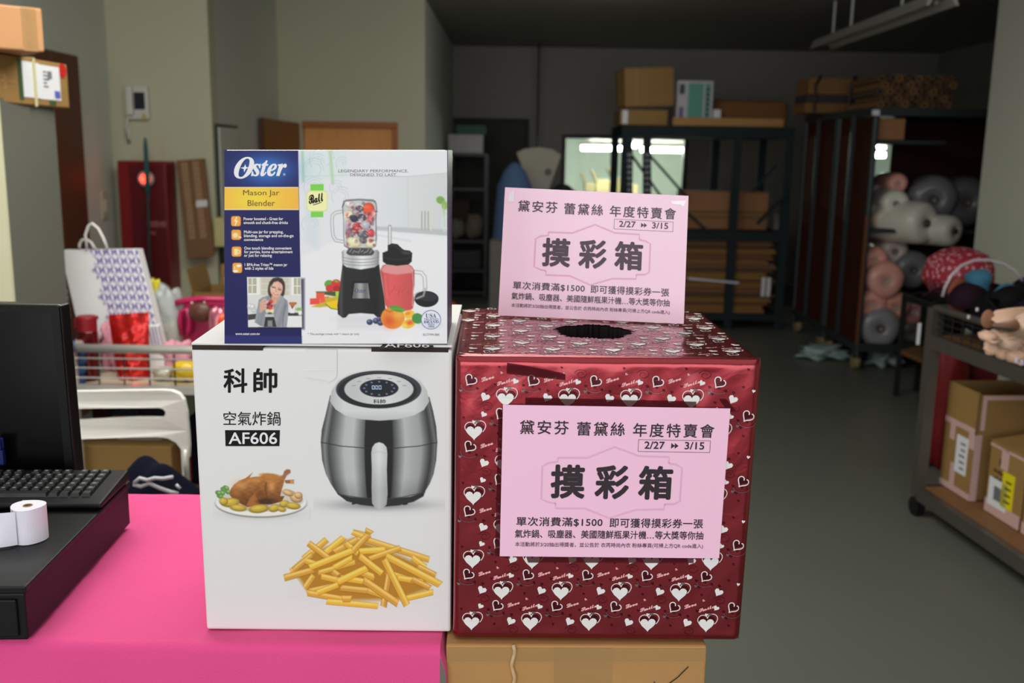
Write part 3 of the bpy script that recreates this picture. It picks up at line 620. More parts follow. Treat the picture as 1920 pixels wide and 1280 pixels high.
# label of the jar maker
c.poly([(582, 345), (607, 345), (606, 407), (583, 407)], (118, 198, 76), 1.4, raw=True); c.poly(rrect(574.5, 357, 614.5, 396.5, 8), (206, 216, 158), 2, raw=True); c.poly(rrect(576.5, 359, 612.5, 394.5, 7), (234, 228, 166), 1.5, raw=True)
c.build('front_picture', BS, print_mat('printed_high_gloss', .42, .2), bl, bbase, KP)
ik = Ink(BS); ik.e = .0007
ik.text('𝑶', 439, 335, 40, bold=.012, fit=38, fith=41, shear=.1); ik.text('𝒔𝒕𝒆𝒓', 471, 330.5, 40, bold=.014, fit=67, fith=30, shear=.04)
ik.text('®', 531, 329, 6)
for (y, s_) in ((411, 'Power boosted - Great for'), (418.2, 'smooth and chunk-free drinks')): ik.text(s_, 457, y+1.5, 7.6, bold=.02, fit=74 if y == 411 else 83)
for i, (s_, f_) in enumerate((('Multi-use jar for prepping,', 74), ('blending, storage and on-the-go', 93), ('convenience', 36))): ik.text(s_, 457.6, 437+i*7.2, 7.6, bold=.02, fit=f_)
for i, (s_, f_) in enumerate((('One touch blending convenient', 89), ('for parties, home entertainment', 91), ('or just for relaxing', 52))): ik.text(s_, 458, 467.5+i*6.8, 7.6, bold=.02, fit=f_)
for i, (s_, f_) in enumerate((('1 BPA-free Tritan™ mason jar', 80), ('with 2 styles of lids', 54))): ik.text(s_, 459, 498.5+i*6.8, 7.6, bold=.02, fit=f_)
ik.text('www.oster.com.tw', 441.6, 627.5, 6.6, bold=.02, fit=46)
ik.build('white_lettering', INKW, bl, off=bbase)
ik = Ink(BS); ik.e = .001                                           # the star cut in the big letter
ik.poly([(460, 307.5), (461.8, 313), (469, 314.2), (461.8, 316), (458, 323), (457.3, 316.4), (451, 314.8), (458, 313)], 0); ik.build('logo_star', mat('logo_star_white', (238, 236, 240)), bl, off=bbase)
ik = Ink(BS); ik.e = .0007
ik.text('Mason Jar', 456, 369, 15, fit=68, fith=13); ik.text('Blender', 464.5, 386, 15, fit=51, fith=11)
ik.build('title_lettering', mat('brown_ink', (104, 76, 24), .5), bl, off=bbase)
ik = Ink(BS); ik.e = .0007
ik.text('LEGENDARY PERFORMANCE.', 634.5, 323, 7, fit=131, fith=5.4); ik.text('DESIGNED TO LAST.', 656.5, 330, 7, fit=88, fith=5); ik.build('slogan_lettering', mat('grey_ink', (112, 110, 112), .5), bl, off=bbase)
ik = Ink(BS); ik.e = .0007
ik.text('* This package comes with 1 mason jar only.', 577, 627.5, 5.6, fit=97); ik.build('footnote_lettering', MATS['grey_ink'], bl, off=bbase)
ik = Ink(BS); ik.e = .0007; ik.text('BLSTMM-BBK', 793.5, 629, 6, fit=31)
ik.build('code_lettering', MATS['grey_ink'], bl, off=bbase)
ik = Ink(BS); ik.e = .0007
ik.text('𝓑𝓪𝓵𝓵', 580, 383, 22, bold=.025, rot=-.22, fit=29, fith=17); ik.line([(587, 384), (596, 381.5), (603, 379)], 1.2); ik.build('script_lettering', INK, bl, off=bbase)
ik = Ink(BS); ik.e = .0007
ik.text('𝐔𝐒𝐀', 798, 595.5, 10, fit=20, fith=8); ik.text('TRUSTED', 795, 601, 6, fit=27, fith=4.6); ik.text('𝐁𝐑𝐀𝐍𝐃', 794.5, 605.5, 6, fit=28, fith=4.4); ik.text('SINCE', 802.5, 609, 4, fit=12, fith=2.6); ik.text('𝟏𝟗𝟐𝟒', 803, 613.5, 5, fit=11, fith=3.6)
ik.text('𝑂𝑠𝑡𝑒𝑟', 665, 548.5, 7, fit=21, fith=8); ik.build('badge_lettering', mat('navy_ink', (66, 72, 124), .5), bl, off=bbase)

# ---- carton under the lottery box
CP, _ = face_from((836, 1211), (1326, 1213), TZ-.004)
cl = CP.at(836, 1211); cr = CP.at(1326, 1213); nb = CP.n
cbase = np.array(((cl[0]+cr[0])/2, cl[1]+.2, 0))
CZ = TZ-.002
car = thing('support_carton', 'tall brown carton with clear tape standing under the red box', 'box', cbase)
dv = -nb*.40
b = MB(); lo = [cl, cr, cr+dv, cl+dv]
b.hexa([np.array((p[0], p[1], 0)) for p in lo], [np.array((p[0], p[1], CZ)) for p in lo]); b.build('body', CARD, car, bevel=.004, off=cbase)
CSm = lambda u, v, e: CP.at(u, v, e)
MB().prism([(1038, 1214), (1150, 1214), (1136, 1500), (1040, 1500)], lambda u, v, w_: CP.at(u, v, .0006+w_), .0006).build('tape', TAPE, car, off=cbase)
MB().prism([(838, 1213), (1322, 1215), (1322, 1240), (838, 1240)], lambda u, v, w_: CP.at(u, v, .0016+w_), .0005).build('tape', TAPE, car, off=cbase)
pts = [CP.at(962+3*math.sin(k), 1206+k*8, .004+.002*math.sin(k*2)) for k in range(12)]
MB().tube(pts, .0032, 6).build('strap_end', mat('straw_strap', (206, 172, 128), .6), car, smooth=True, off=cbase)
ik = Ink(CSm); ik.e = .0026
for P in ([(1290, 1248), (1270, 1268), (1240, 1290), (1205, 1310)], [(1226, 1276), (1230, 1290)], [(1180, 1284), (1195, 1300)]): ik.line(P, 1.6)
ik.build('scribble', INK, car, off=cbase)

# ---- lottery box in red heart foil
RP, rd = face_from((849, 1199), (1388, 1204), TZ+.001)
RF = [RP.at(*p) for p in ((854, 668), (1431, 674), (1388, 1204), (849, 1199))]
RZ = (RF[0][2]+RF[1][2])/2
RBk = [atZ(868, 577, RZ), atZ(1316, 585, RZ)]
rbase = (RF[2]+RF[3])/2-RP.n*.2
red = thing('lottery_box', 'red foil gift-wrapped lottery box with white hearts and a torn hole in its top', 'box', rbase)
FOIL = bpy.data.materials.new('red_foil'); FOIL.use_nodes = True
N = FOIL.node_tree.nodes; L = FOIL.node_tree.links; bs = N['Principled BSDF']
bs.inputs['Base Color'].default_value = A(150, 40, 50); bs.inputs['Metallic'].default_value = .8; bs.inputs['Roughness'].default_value = .26; bs.inputs['Coat Weight'].default_value = .32; bs.inputs['Coat IOR'].default_value = 1.7; bs.inputs['Coat Roughness'].default_value = .12
tc = N.new('ShaderNodeTexCoord'); nz = N.new('ShaderNodeTexNoise'); nz.inputs['Scale'].default_value = 16; nz.inputs['Detail'].default_value = 3; nz.inputs['Distortion'].default_value = 1.5
L.new(tc.outputs['Object'], nz.inputs['Vector']); bp = N.new('ShaderNodeBump'); bp.inputs['Strength'].default_value = .09; bp.inputs['Distance'].default_value = .01
L.new(nz.outputs['Fac'], bp.inputs['Height']); L.new(bp.outputs[0], bs.inputs['Normal'])
def wr(u, v):                                                        # foil wrinkles, in metres
    return .0006*np.sin(u*23+3*np.sin(v*11))*np.sin(v*31+1)+.0003*np.sin(u*71+v*40)+.0002*np.sin(u*130-v*95+2*np.sin(u*20))
# front surface: bilinear over the corners, edges rounded back
def bil(a, bb): return (RF[3]*(1-a)+RF[2]*a)*(1-bb)+(RF[0]*(1-a)+RF[1]*a)*bb
W0 = np.linalg.norm(RF[1]-RF[0]); H0 = np.linalg.norm(RF[0]-RF[3])
nu, nv = 90, 84; G = np.zeros((nv, nu, 3))
def rnd(d, r=.011): return np.where(d < r, r-np.sqrt(np.maximum(0, r*r-(r-d)**2)), 0)
for j, bb in enumerate(np.linspace(0, 1, nv)**1.0):
    for i, a in enumerate(np.linspace(0, 1, nu)):
        a_ = .5-.5*math.cos(PI*a); b_ = .5-.5*math.cos(PI*bb)
        p = bil(a_, b_); u, v = a_*W0, b_*H0
        dn = min(u, W0-u); dt = min(v, H0-v); k = min(1, min(dn, dt)/.02)
        G[j, i] = p+RP.n*(wr(u, v)*k-rnd(dn)-rnd(dt, .012))
MB().grid(G).build('front_wrapping', FOIL, red, smooth=True, off=rbase)
# right, left, back, top with the hole
in_ = -RP.n
FL0, FL1 = RF[3]+in_*.011, RF[0]+in_*.011; FR0, FR1 = RF[2]+in_*.011, RF[1]+in_*.011
dB = np.array((RBk[1]+RBk[0])/2-(RF[0]+RF[1])/2)
def side(f0, f1, bk, nm):
    bk = np.array(bk); out = np.zeros((20, 30, 3)); bk0 = f0+(bk-f1)
    for j in range(20):
        for i in range(30):
            a, bb = i/29, j/19; p = (f0*(1-bb)+f1*bb)*(1-a)+(bk0*(1-bb)+bk*bb)*a
            n_ = np.cross(bk-f1, up); n_ /= np.linalg.norm(n_)
            out[j, i] = p+n_*wr(a*.4, bb*.4)*math.sin(PI*a)*math.sin(PI*bb)
    MB().grid(out).build(nm, FOIL, red, smooth=True, off=rbase)
tz = np.array((0, 0, .0)); RBk = [np.array(RBk[0]), np.array(RBk[1])]
side(FR0, FR1-up*.012, RBk[1]-up*.012, 'side_wrapping'); side(FL0, FL1-up*.012, RBk[0]-up*.012, 'side_wrapping')
bb0 = RBk[0]-up*.012; bb1 = RBk[1]-up*.012
MB().grid(np.array([[bb0-up*(bb0[2]-TZ-.001), bb1-up*(bb1[2]-TZ-.001)], [bb0, bb1]])).build('back_wrapping', FOIL, red, off=rbase)
hc = np.array(atZ(1112, 621, RZ)); hrx = float(atZ(1184, 621, RZ)[0]-atZ(1041, 621, RZ)[0])/2; hry = float(atZ(1112, 608, RZ)[1]-atZ(1112, 634, RZ)[1])/2
TF = [RF[0]+in_*.008, RF[1]+in_*.008, RBk[1], RBk[0]]
TF = [np.array((p[0], p[1], RZ)) for p in TF]
na = 160; hole = []; outr = []; jag = rng.uniform(-.10, .10, na)
for k in range(na):
    t_ = 2*PI*k/na; r_ = 1+jag[k]*.9+.06*math.sin(5*t_+1); hole.append(hc+np.array((hrx*r_*math.cos(t_), hry*r_*math.sin(t_), 0)))
    d = np.array((hrx*math.cos(t_), hry*math.sin(t_))); best = 9
    for i in range(4):
        a = TF[i][:2]-hc[:2]; e = TF[(i+1) % 4][:2]-TF[i][:2]; den = d[0]*-e[1]+d[1]*e[0]
        if abs(den) > 1e-9:
            s_ = (a[0]*-e[1]+a[1]*e[0])/den; q_ = (d[0]*a[1]-d[1]*a[0])/den
            if s_ > 0 and -1e-6 <= q_ <= 1+1e-6: best = min(best, s_)
    outr.append(hc+np.array((d[0]*best, d[1]*best, 0)))
def topz(x, y): return wr(x*1.0, y*1.0)*.8
G = []
for k in range(na+1):
    a, bq = hole[k % na], outr[k % na]; row = []
    for j in range(26):
        s_ = j/25; p = a*(1-s_)+bq*s_; e = min(1, (1-s_)*6)*min(1, s_*12+.15); p = p+up*(topz(p[0], p[1])*e-(.004*max(0, (s_-.96)/.04)**2))
        row.append(p)
    G.append(row)
MB().grid(np.array(G)).build('top_wrapping', FOIL, red, smooth=True, off=rbase)
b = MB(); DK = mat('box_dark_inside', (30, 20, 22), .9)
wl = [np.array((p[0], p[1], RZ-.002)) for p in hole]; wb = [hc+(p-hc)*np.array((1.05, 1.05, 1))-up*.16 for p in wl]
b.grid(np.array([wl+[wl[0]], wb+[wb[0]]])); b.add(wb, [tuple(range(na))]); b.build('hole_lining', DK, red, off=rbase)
# printed hearts
HW = mat('white_heart_print', (236, 232, 230), .4, var=.02); HD = mat('dark_red_print', (84, 14, 26), .25, metal=.5); HT = mat('rose_print', (244, 178, 182), .45); HG = mat('grey_heart_print', (120, 104, 104), .3, metal=.4); HB = mat('maroon_line_print', (110, 24, 36), .3, metal=.4)
HM = [HW, HD, HT, HG, HB]
_h0 = heart
def heart(cx, cy, s, rot=0, n=22): return [(x, 2*cy-y) for x, y in _h0(cx, cy, s, rot, n)]   # upright where v runs upwards
MPX = .00079                                                          # metres per picture pixel at the box
def heart_print(smap, u0, u1, v0, v1, inside, nm):
    ik = Ink(lambda U, V, e: smap(np.asarray(U)*MPX, np.asarray(V)*MPX, e)); ik.e = .0011
    lov = text2d('𝓛𝓸𝓿𝓮', 15, .035); smi = text2d('𝓢𝓶𝓲𝓵𝓮', 14, .035); amp = text2d('&', 9, .02)
    row = 0; V = v0
    while V < v1:
        U = u0+(57 if row % 2 else 0)
        while U < u1:
            def ok(x, y, m=18): return inside(x, y, m)
            x, y = U, V
            if ok(x, y, 22):
                ik.poly(heart(x+1.5, y+1.5, 34, -.1), 1, .0001)
                hp = heart(x+2.5, y+5, 39, -.12, 30); ik.line(hp[-12:]+hp[:11], 1.5, 0, .0002)
                ik.poly(heart(x, y-1, 30, 0), 0, .0004)
            for dx, dy, s_, r_, mi in ((-38, 3, 18, .45, 0), (-40, -30, 12, .5, 0), (-58, -44, 7, .2, 0), (6, 20, 8, 0, 3), (-26, -48, 7, .2, 3), (32, 25, 6, .3, 1), (38, 12, 6, .1, 1), (-20, 26, 5, .2, 1), (44, -4, 5, .2, 1), (-8, -40, 6, .1, 1), (20, -48, 6, .3, 1), (-52, 18, 6, .1, 1)):
                if ok(x+dx, y+dy, s_): ik.poly(heart(x+dx, y+dy, s_, r_, 14), mi, .0003)
            if ok(x-8, y-30, 14):
                ik.poly(heart(x-8, y-29, 22, .6), 1, .0001); hp = heart(x-8, y-29, 22, .6, 26); ik.line(hp[3:]+hp[:1], 2.0, 0, .0003)
                cv = [(x-8+17*math.cos(a), y-40+10*math.sin(a)) for a in np.linspace(-.2, -3.4, 12)]; ik.line(cv, 1.0, 3, .0001)
            if ok(x-34, y-14, 16): ik.line([(x-34+(3+k*.8)*math.cos(k*.7), y-16+(3+k*.5)*math.sin(k*.7)) for k in range(14)], .9, 4, .0001)
            if ok(x+24, y-24, 14) and ok(x+60, y-28, 14):
                for (p, f), tx, ty in ((lov, 12, -32), (smi, 41, -39), (amp, 47, -17)):
                    cs, sn = math.cos(.38), math.sin(.38); Ux = x+tx+(p[:, 0]*cs-p[:, 1]*sn)*.88; Vx = y+ty+(p[:, 0]*sn+p[:, 1]*cs)*.72
                    ik.mb.cur = 2; ik.mb.add(ik.smap(Ux, Vx, ik.e+.0002+np.arange(len(p))//max(1, len(p)//9)*3e-5), f)
            U += 114
        V += 63; row += 1
    o = ik.build(nm, HM, red, off=rbase); o['kind'] = 'stuff'
nF = RP.n
def smF(U, V, e):
    U = np.asarray(U); V = np.asarray(V); a = U/W0; bb = V/H0
    p = (RF[3][None]*(1-a)[:, None]+RF[2][None]*a[:, None])*(1-bb)[:, None]+(RF[0][None]*(1-a)[:, None]+RF[1][None]*a[:, None])*bb[:, None]
    dn = np.minimum(U, W0-U); dt = np.minimum(V, H0-V); k = np.minimum(1, np.minimum(dn, dt)/.02)
    return p+nF*((wr(U, V)*k-rnd(dn)-rnd(dt, .012))+e)[:, None]
WP, HP = W0/MPX, H0/MPX
heart_print(smF, 36, WP+60, 38, HP+60, lambda x, y, m: 5 < x-m/2 and x+m/2 < WP-5 and 6 < y-m/2 and y+m/2 < HP-6, 'heart_print')
uX = rd; uY = -RP.n
def smT(U, V, e):
    p = np.array((RF[0][0], RF[0][1], RZ))+np.multiply.outer(np.asarray(U), uX)+np.multiply.outer(np.asarray(V), uY)
    z = topz(p[:, 0], p[:, 1]); p[:, 2] = RZ+z+e; return p
dep = float(np.dot(RBk[0]-RF[0], uY))/MPX
hcu = float(np.dot(hc-RF[0], uX))/MPX; hcv = float(np.dot(hc-RF[0], uY))/MPX
lq = float(np.dot(RBk[0]-RF[0], uX))/MPX; rq = float(np.dot(RBk[1]-RF[0], uX))/MPX
def inT(x, y, m):
    f = y/dep; return 14 < y-m/2 and y+m/2 < dep-4 and lq*f+4 < x-m/2 and x+m/2 < WP+(rq-WP)*f-4 and ((x-hcu)/(hrx/MPX+m/2+4))**2+((y-hcv)/(hry/MPX+m/2+4))**2 > 1
heart_print(lambda U, V, e: smT(U, V, (e-.0011)*.3+.0004), 10, WP+60, 10, dep+60, inT, 'heart_print')
s0, s1 = FR0, FR1-up*.012; sbk = RBk[1]-up*.012; sbk0 = s0+(sbk-s1); sn = np.cross(sbk-s1, up); sn /= np.linalg.norm(sn); WS = float(np.linalg.norm(sbk-s1)); HS = float(np.linalg.norm(s1-s0))
def smS(U, V, e):
    a = np.asarray(U)/WS; b_ = np.asarray(V)/HS; p = ((s0[None]*(1-b_)[:, None]+s1[None]*b_[:, None])*(1-a)[:, None]+(sbk0[None]*(1-b_)[:, None]+sbk[None]*b_[:, None])*a[:, None])
    return p+sn*(wr(a*.4, b_*.4)*np.sin(PI*a)*np.sin(PI*b_)+e)[:, None]
heart_print(smS, 30, WS/MPX+60, 38, HS/MPX+60, lambda x, y, m: 6 < x-m/2 and x+m/2 < WS/MPX-6 and 6 < y-m/2 and y+m/2 < HS/MPX-6, 'heart_print')
# glossy dark tape strips
DT = mat('glossy_tape', (104, 22, 34), .08, metal=.5, var=.1, alpha=.5, spec=.6)
for P in ([(935, 768), (958, 762), (956, 1046), (928, 1040)], [(985, 745), (1305, 752), (1304, 772), (985, 772)], [(951, 679), (1060, 700), (1060, 712), (950, 700)], [(1348, 748), (1362, 748), (1380, 770), (1366, 772)], [(986, 1040), (1300, 1040), (1300, 1054), (990, 1053)]):
    MB().prism(P, lambda u, v, w_: RP.at(u, v, .0026+w_), .0004).build('tape_strip', DT, red, off=rbase)
# ---- notices
SHEET = mat('pink_paper', (253, 202, 228), .6, var=.015, scale=3, spec=.2)
SHEETK = mat('pink_sleeve', (255, 214, 234), .4, var=.015, scale=3, spec=.4, coat=.2)
FRAME = mat('mauve_outline', (238, 180, 210), .5)
def notice(pl, q, parent, off, e0, sheetm, inkm):
    """q: picture corners TL, TR, BR, BL of the sheet; layout in a 1000 x 690 page"""
    TL, TR, BR, BL = [np.array(p, float) for p in q]
    # projective page map
    src = np.array([(0, 0), (1000, 0), (1000, 690), (0, 690)], float); Aq = []; bq = []
    for (x, y), p in zip(src, (TL, TR, BR, BL)):
        Aq += [[x, y, 1, 0, 0, 0, -x*p[0], -y*p[0]], [0, 0, 0, x, y, 1, -x*p[1], -y*p[1]]]; bq += [p[0], p[1]]
    h = np.linalg.solve(np.array(Aq), np.array(bq))
    def sm(u, v, e):
        u = np.asarray(u, float); v = np.asarray(v, float); w_ = h[6]*u+h[7]*v+1
        return pl.at((h[0]*u+h[1]*v+h[2])/w_, (h[3]*u+h[4]*v+h[5])/w_, e0+e)
    b = MB(); c4 = [sm(x, y, 0) for x, y in src]; b.hexa([p-pl.n*.0006 for p in c4], c4); sh = b.build('notice_sheet' if parent is not None else 'notice', sheetm, parent, off=off)
    return sm, sh
def notice_print(sm, parent, off, inkm):
    ik = Ink(sm); ik.e = .0003
    for s_, u0, u1, v in (('黛安芬', 76, 291, 128), ('蕾黛絲', 327, 539, 131), ('年度特賣會', 575, 936, 133)): ik.text(s_, u0, v, 62, bold=.013, fit=u1-u0, fith=62, spacing=1.25)
    ik.build('title_lettering', inkm, parent, off=off)
    ik = Ink(sm); ik.e = .0003
    ik.text('2/27', 629, 186, 42, bold=.017, fit=90, fith=34); ik.text('3/15', 808, 186, 42, bold=.017, fit=88, fith=34)
    for x in (748, 764): ik.poly([(x, 158), (x+17, 171), (x, 184)])
    for P in ([(602, 145), (922, 146)], [(922, 146), (922, 199)], [(922, 199), (602, 198)], [(602, 198), (602, 145)]): ik.line(P, 2)
    ik.build('date_lettering', inkm, parent, off=off)
    ik = Ink(sm); ik.e = .0003
    for s_, u0 in (('摸', 219), ('彩', 416), ('箱', 611)): ik.text(s_, u0, 418, 150, bold=.033, fit=154, fith=156)
    ik.build('headline_lettering', inkm, parent, off=off)
    ik = Ink(sm); ik.e = .0003
    ik.text('單次消費滿$1500', 71, 548, 44, bold=.013, fit=388, fith=44, spacing=1.06); ik.text('即可獲得摸彩券一張', 491, 549, 44, bold=.013, fit=424, fith=44, spacing=1.06)
    ik.text('氣炸鍋、吸塵器、美國隨鮮瓶果汁機…等大獎等你抽', 66, 602, 40, bold=.013, fit=854, fith=39)
    ik.build('body_lettering', inkm, parent, off=off)
    ik = Ink(sm); ik.e = .0003
    ik.text('本活動將於3/20抽出得獎者，並公告於 衣芮時尚內衣 粉絲專頁(可掃上方QR code進入)', 68, 646, 25, bold=.006, fit=854, fith=25)
    ik.build('small_lettering', mat('small_ink', (92, 62, 78)), parent, off=off)
    ik = Ink(sm); ik.e = .0002
    for P in ([(248, 232), (378, 231), (498, 180), (606, 219), (742, 222), (742, 250)], [(742, 250), (775, 256), (803, 270), (803, 424), (780, 437), (734, 438)], [(734, 438), (734, 462), (606, 466), (488, 506), (376, 462), (245, 463), (245, 440)], [(245, 440), (215, 436), (180, 422), (180, 272), (206, 256), (248, 250), (248, 232)]): ik.line(P, 9)
    ik.build('emblem_outline', FRAME, parent, off=off)
sm, sh = notice(RP, ((943, 757), (1368, 764), (1347, 1044), (937, 1040)), red, rbase, .0048, SHEET, INK)
sh['label'] = 'pink notice sheet taped to the front of the red box'

for_off = rbase
def notice_under(sh, sm, off): notice_print(sm, sh, off, mat('notice_ink', (42, 30, 36), .5))
notice_under(sh, sm, rbase)
# standing notice on top of the box
bz = RZ+.003
p0 = atZ(934, 591, bz); p1 = atZ(1282, 607, bz); dd = (p1-p0)/np.linalg.norm(p1-p0); nn = np.array((dd[1], -dd[0], .02))
NP = Plane(p0, nn)
off = (p0+p1)/2
st = thing('notice_sign', 'pink notice in a clear sleeve standing on top of the red box', 'sign', off)
sm2, sh2 = notice(NP, ((947, 351), (1291, 367), (1282, 607), (934, 591)), st, off, 0, SHEETK, INK)
notice_print(sm2, sh2, off, mat('notice_ink_grey', (74, 52, 64), .4))
b = MB(); bkp = [sm2(300, 80, -.004), sm2(700, 80, -.004), sm2(720, 688, -.06), sm2(280, 688, -.06)]
b.hexa([p-NP.n*.001 for p in bkp], bkp).build('prop_flap', SHEET, st, off=off)
GL = mat('sleeve_glint', (255, 240, 248), .1, spec=.8)  # pale patches painting the glints on the sleeve's taped corners
for P in ([(26, 30), (50, 14), (56, 74), (20, 78)], [(905, 32), (990, 26), (975, 62), (958, 50), (915, 48)]):
    ik = Ink(sm2); ik.e = .0006; ik.poly(P); ik.build('tape_corner_glint', GL, sh2, off=off)
# ================================================================== LEFT FOREGROUND: register
RB = mat('register_black', (20, 20, 21), .45, var=.1, spec=.22)
p_fr = atZ(55, 1209, TZ); p_br = atZ(246, 988, TZ)
dv = p_br-p_fr; L_ = float(np.linalg.norm(dv)); dv /= L_; rt = np.array((dv[1], -dv[0], 0))
DH = float(atZ(45, 1098, TZ)[2])
# height from the front top corner: same vertical line
ray_ = ray(45, 1100); tt = (p_fr[1]-CAM[1])/ray_[1]; DH = float((CAM+ray_*tt)[2]-TZ)
ang = math.atan2(dv[1], dv[0])-PI/2
dr = thing('cash_drawer', 'black metal cash drawer lying on the pink cloth under the keyboard', 'cash drawer', (p_fr[0], p_fr[1], TZ+.002), ang)
DW = .42
MB().box((-DW, 0, .006), (-.001, L_, DH-.012)).build('case', RB, dr, bevel=.003)
MB().box((-DW-.002, -.003, DH-.012), (.003, L_+.003, DH)).build('lid', RB, dr, bevel=.0025)
MB().box((-DW+.01, -.006, .014), (-.012, 0, DH-.02)).build('drawer_front', RB, dr, bevel=.002)
for x, y in ((-.03, .03), (-DW+.03, .03), (-.03, L_-.03), (-DW+.03, L_-.03)): MB().lathe([(.01, 0), (.01, .007)], (x, y, 0), 10).build('foot', RB, dr)
DT_ = TZ+.002+DH
# keyboard lying across the back of the drawer
ky = L_-.16
kb = thing('keyboard', 'black computer keyboard lying on the cash drawer', 'keyboard', (p_fr[0]+dv[0]*(L_-.165), p_fr[1]+dv[1]*(L_-.165), DT_+.001), ang)
KP_ = mat('key_plastic', (26, 26, 27), .45, spec=.45); KW = 0.44
b = MB(); b.hexa([(-KW, 0, .004), (.006, 0, .004), (.006, .155, .004), (-KW, .155, .004)], [(-KW, 0, .014), (.006, 0, .014), (.006, .155, .026), (-KW, .155, .026)]); b.build('case', RB, kb, bevel=.004)
for x in (-.03, -KW+.05): MB().box((x-.02, .02, 0), (x+.02, .03, .005)).build('foot', RB, kb)
kx0 = -.022
for r in range(6):
    y = .028+r*.0195; z = .014+.012*y/.155; x = kx0; k = 0
    while x > -KW+.03:
        wk = .0165
        if r == 0 and k == 4: wk = .10
        if k in (3, 7) and r == 5: x -= .012
        bq = MB(); h = .0065
        bq.hexa([(x-wk, y, z), (x, y, z), (x, y+.0165, z+.0012), (x-wk, y+.0165, z+.0012)], [(x-wk+.002, y+.002, z+h), (x-.002, y+.002, z+h), (x-.002, y+.0135, z+h+.001), (x-wk+.002, y+.0135, z+h+.001)])
        kk = bq.build('key', KP_, kb)
        mk = MB(); xx = x-wk*.72; mk.add([(xx, y+.005, z+h+.0006), (xx+.006, y+.005, z+h+.0006), (xx+.006, y+.0105, z+h+.0011), (xx, y+.0105, z+h+.0011)], [(0, 1, 2, 3)])
        if r > 0: mk.build('key_legend', mat('key_legend_grey', (120, 120, 118)), kk)
        x -= wk+.0028; k += 1
ik = MB().box((-.135, .006, .0143), (-.108, .02, .0152)); ik.build('sticker', mat('silver_sticker', (200, 198, 190), .3), kb)
# receipt paper roll
rc = atZ(46, 1020, DT_)
rr = thing('receipt_roll', 'white receipt paper roll standing on the cash drawer', 'paper roll', (rc[0], rc[1]+.02, DT_+.001))
RRD = .026; RH = .058
pr = []
for k in range(40):
    t_ = k/39; a = -2.2+2*PI*t_; r_ = RRD*(1+.05*math.sin(3*a)+.03*t_); pr.append((r_*math.cos(a), r_*math.sin(a)))
PAPR = mat('receipt_paper', (232, 228, 240), .55, var=.02)
b = MB(); b.grid(np.array([[(x, y, z) for x, y in pr] for z in (0, RH)])); inner = disc(0, 0, .0075, n=20)
tr = tessellate_polygon([[Vector((x, y, 0)) for x, y in pr], [Vector((x, y, 0)) for x, y in inner]]); fl = pr+inner
b.add([(x, y, RH-.0005) for x, y in fl], [tuple(t_) for t_ in tr]); b.build('paper', PAPR, rr, smooth=False)
b = MB(); tail = []
for k in range(22):
    t_ = k/21; tail.append((-.006-.06*t_, -RRD-.004-.012*math.sin(t_*2.6)+.01*t_*t_, 0))
T0 = []
for z in np.linspace(0, 1, 8): T0.append([(x+.01*(z-.5)*math.sin(k*.3), y+.010*math.sin(k*.25)*(z-.5), .002+RH*.96*z*(1-.25*k/21)+.012*k/21*(z)) for k, (x, y, _) in enumerate(tail)])
b.grid(np.array(T0)); b.build('loose_end', PAPR, rr, smooth=True)
MB().lathe([(.0075, .001), (.0075, RH+.0004), (.0055, RH+.0004), (.0055, .001)], n=18, closed=True).build('core', mat('roll_core', (150, 120, 82), .7), rr)
# monitor
mY = float(p_fr[1]+dv[1]*L_)+.02
m_tr = atY(104, 574, mY); m_br = atY(143, 905, mY)
mon = thing('monitor', 'black flat monitor with a glossy screen at the left edge, behind the keyboard', 'monitor', (m_br[0]-.22, mY, DT_))
mw = .42; Zb = float(m_br[2])-DT_; Zt = float(m_tr[2])-DT_; xr_ = float(m_br[0])-(m_br[0]-.22)-.0
zt_ = MB(); th = .035
sh_ = float(m_tr[0]-m_br[0])
q = [(xr_-mw, 0, Zb), (xr_, 0, Zb), (xr_+sh_, .02, Zt), (xr_+sh_-mw, .02, Zt)]
bk_ = [(x+(.004 if i in (1, 2) else 0), y+th, z) for i, (x, y, z) in enumerate(q)]
b = MB(); b.hexa([q[0], q[1], bk_[1], bk_[0]], [q[3], q[2], bk_[2], bk_[3]]); b.build('casing', mat('monitor_black', (14, 14, 15), .3, spec=.5), mon, bevel=.006, seg=3)
def mq(u, v, w_): a = np.array(q[0])*(1-u)+np.array(q[1])*u; c_ = np.array(q[3])*(1-u)+np.array(q[2])*u; p = a*(1-v)+c_*v; return (p[0], p[1]-w_, p[2])
SCR = mat('dark_screen', (8, 8, 10), .2, spec=.12, var=.02)
MB().prism(rrect(.03, .05, .958, .955, .006), lambda u, v, w_: mq(u, v, w_-.001), .0015).build('screen', SCR, mon)
b = MB(); out_ = rrect(.004, .004, .996, .996, .012); inn = rrect(.03, .05, .958, .955, .006)
b.prism(out_, lambda u, v, w_: mq(u, v, w_-.001), .005, holes=[inn]); b.build('bezel', mat('bezel_black', (11, 11, 12), .35, spec=.15), mon)
MB().box((-.05, .034, .012), (.02, .06, Zb+.18)).build('neck', RB, mon); MB().lathe([(.1, 0), (.1, .008), (.02, .014)], (-.02, .06, 0), 28).build('stand_base', RB, mon)
# monitor stands on a small riser behind the drawer
rs = thing('monitor_riser', 'black riser box behind the cash drawer carrying the monitor', 'stand', (mon.location[0]-.02, mY+.075, TZ+.002))
MB().box((-.15, -.065, 0), (.15, .055, DH-.001)).build('riser', RB, rs, bevel=.003)
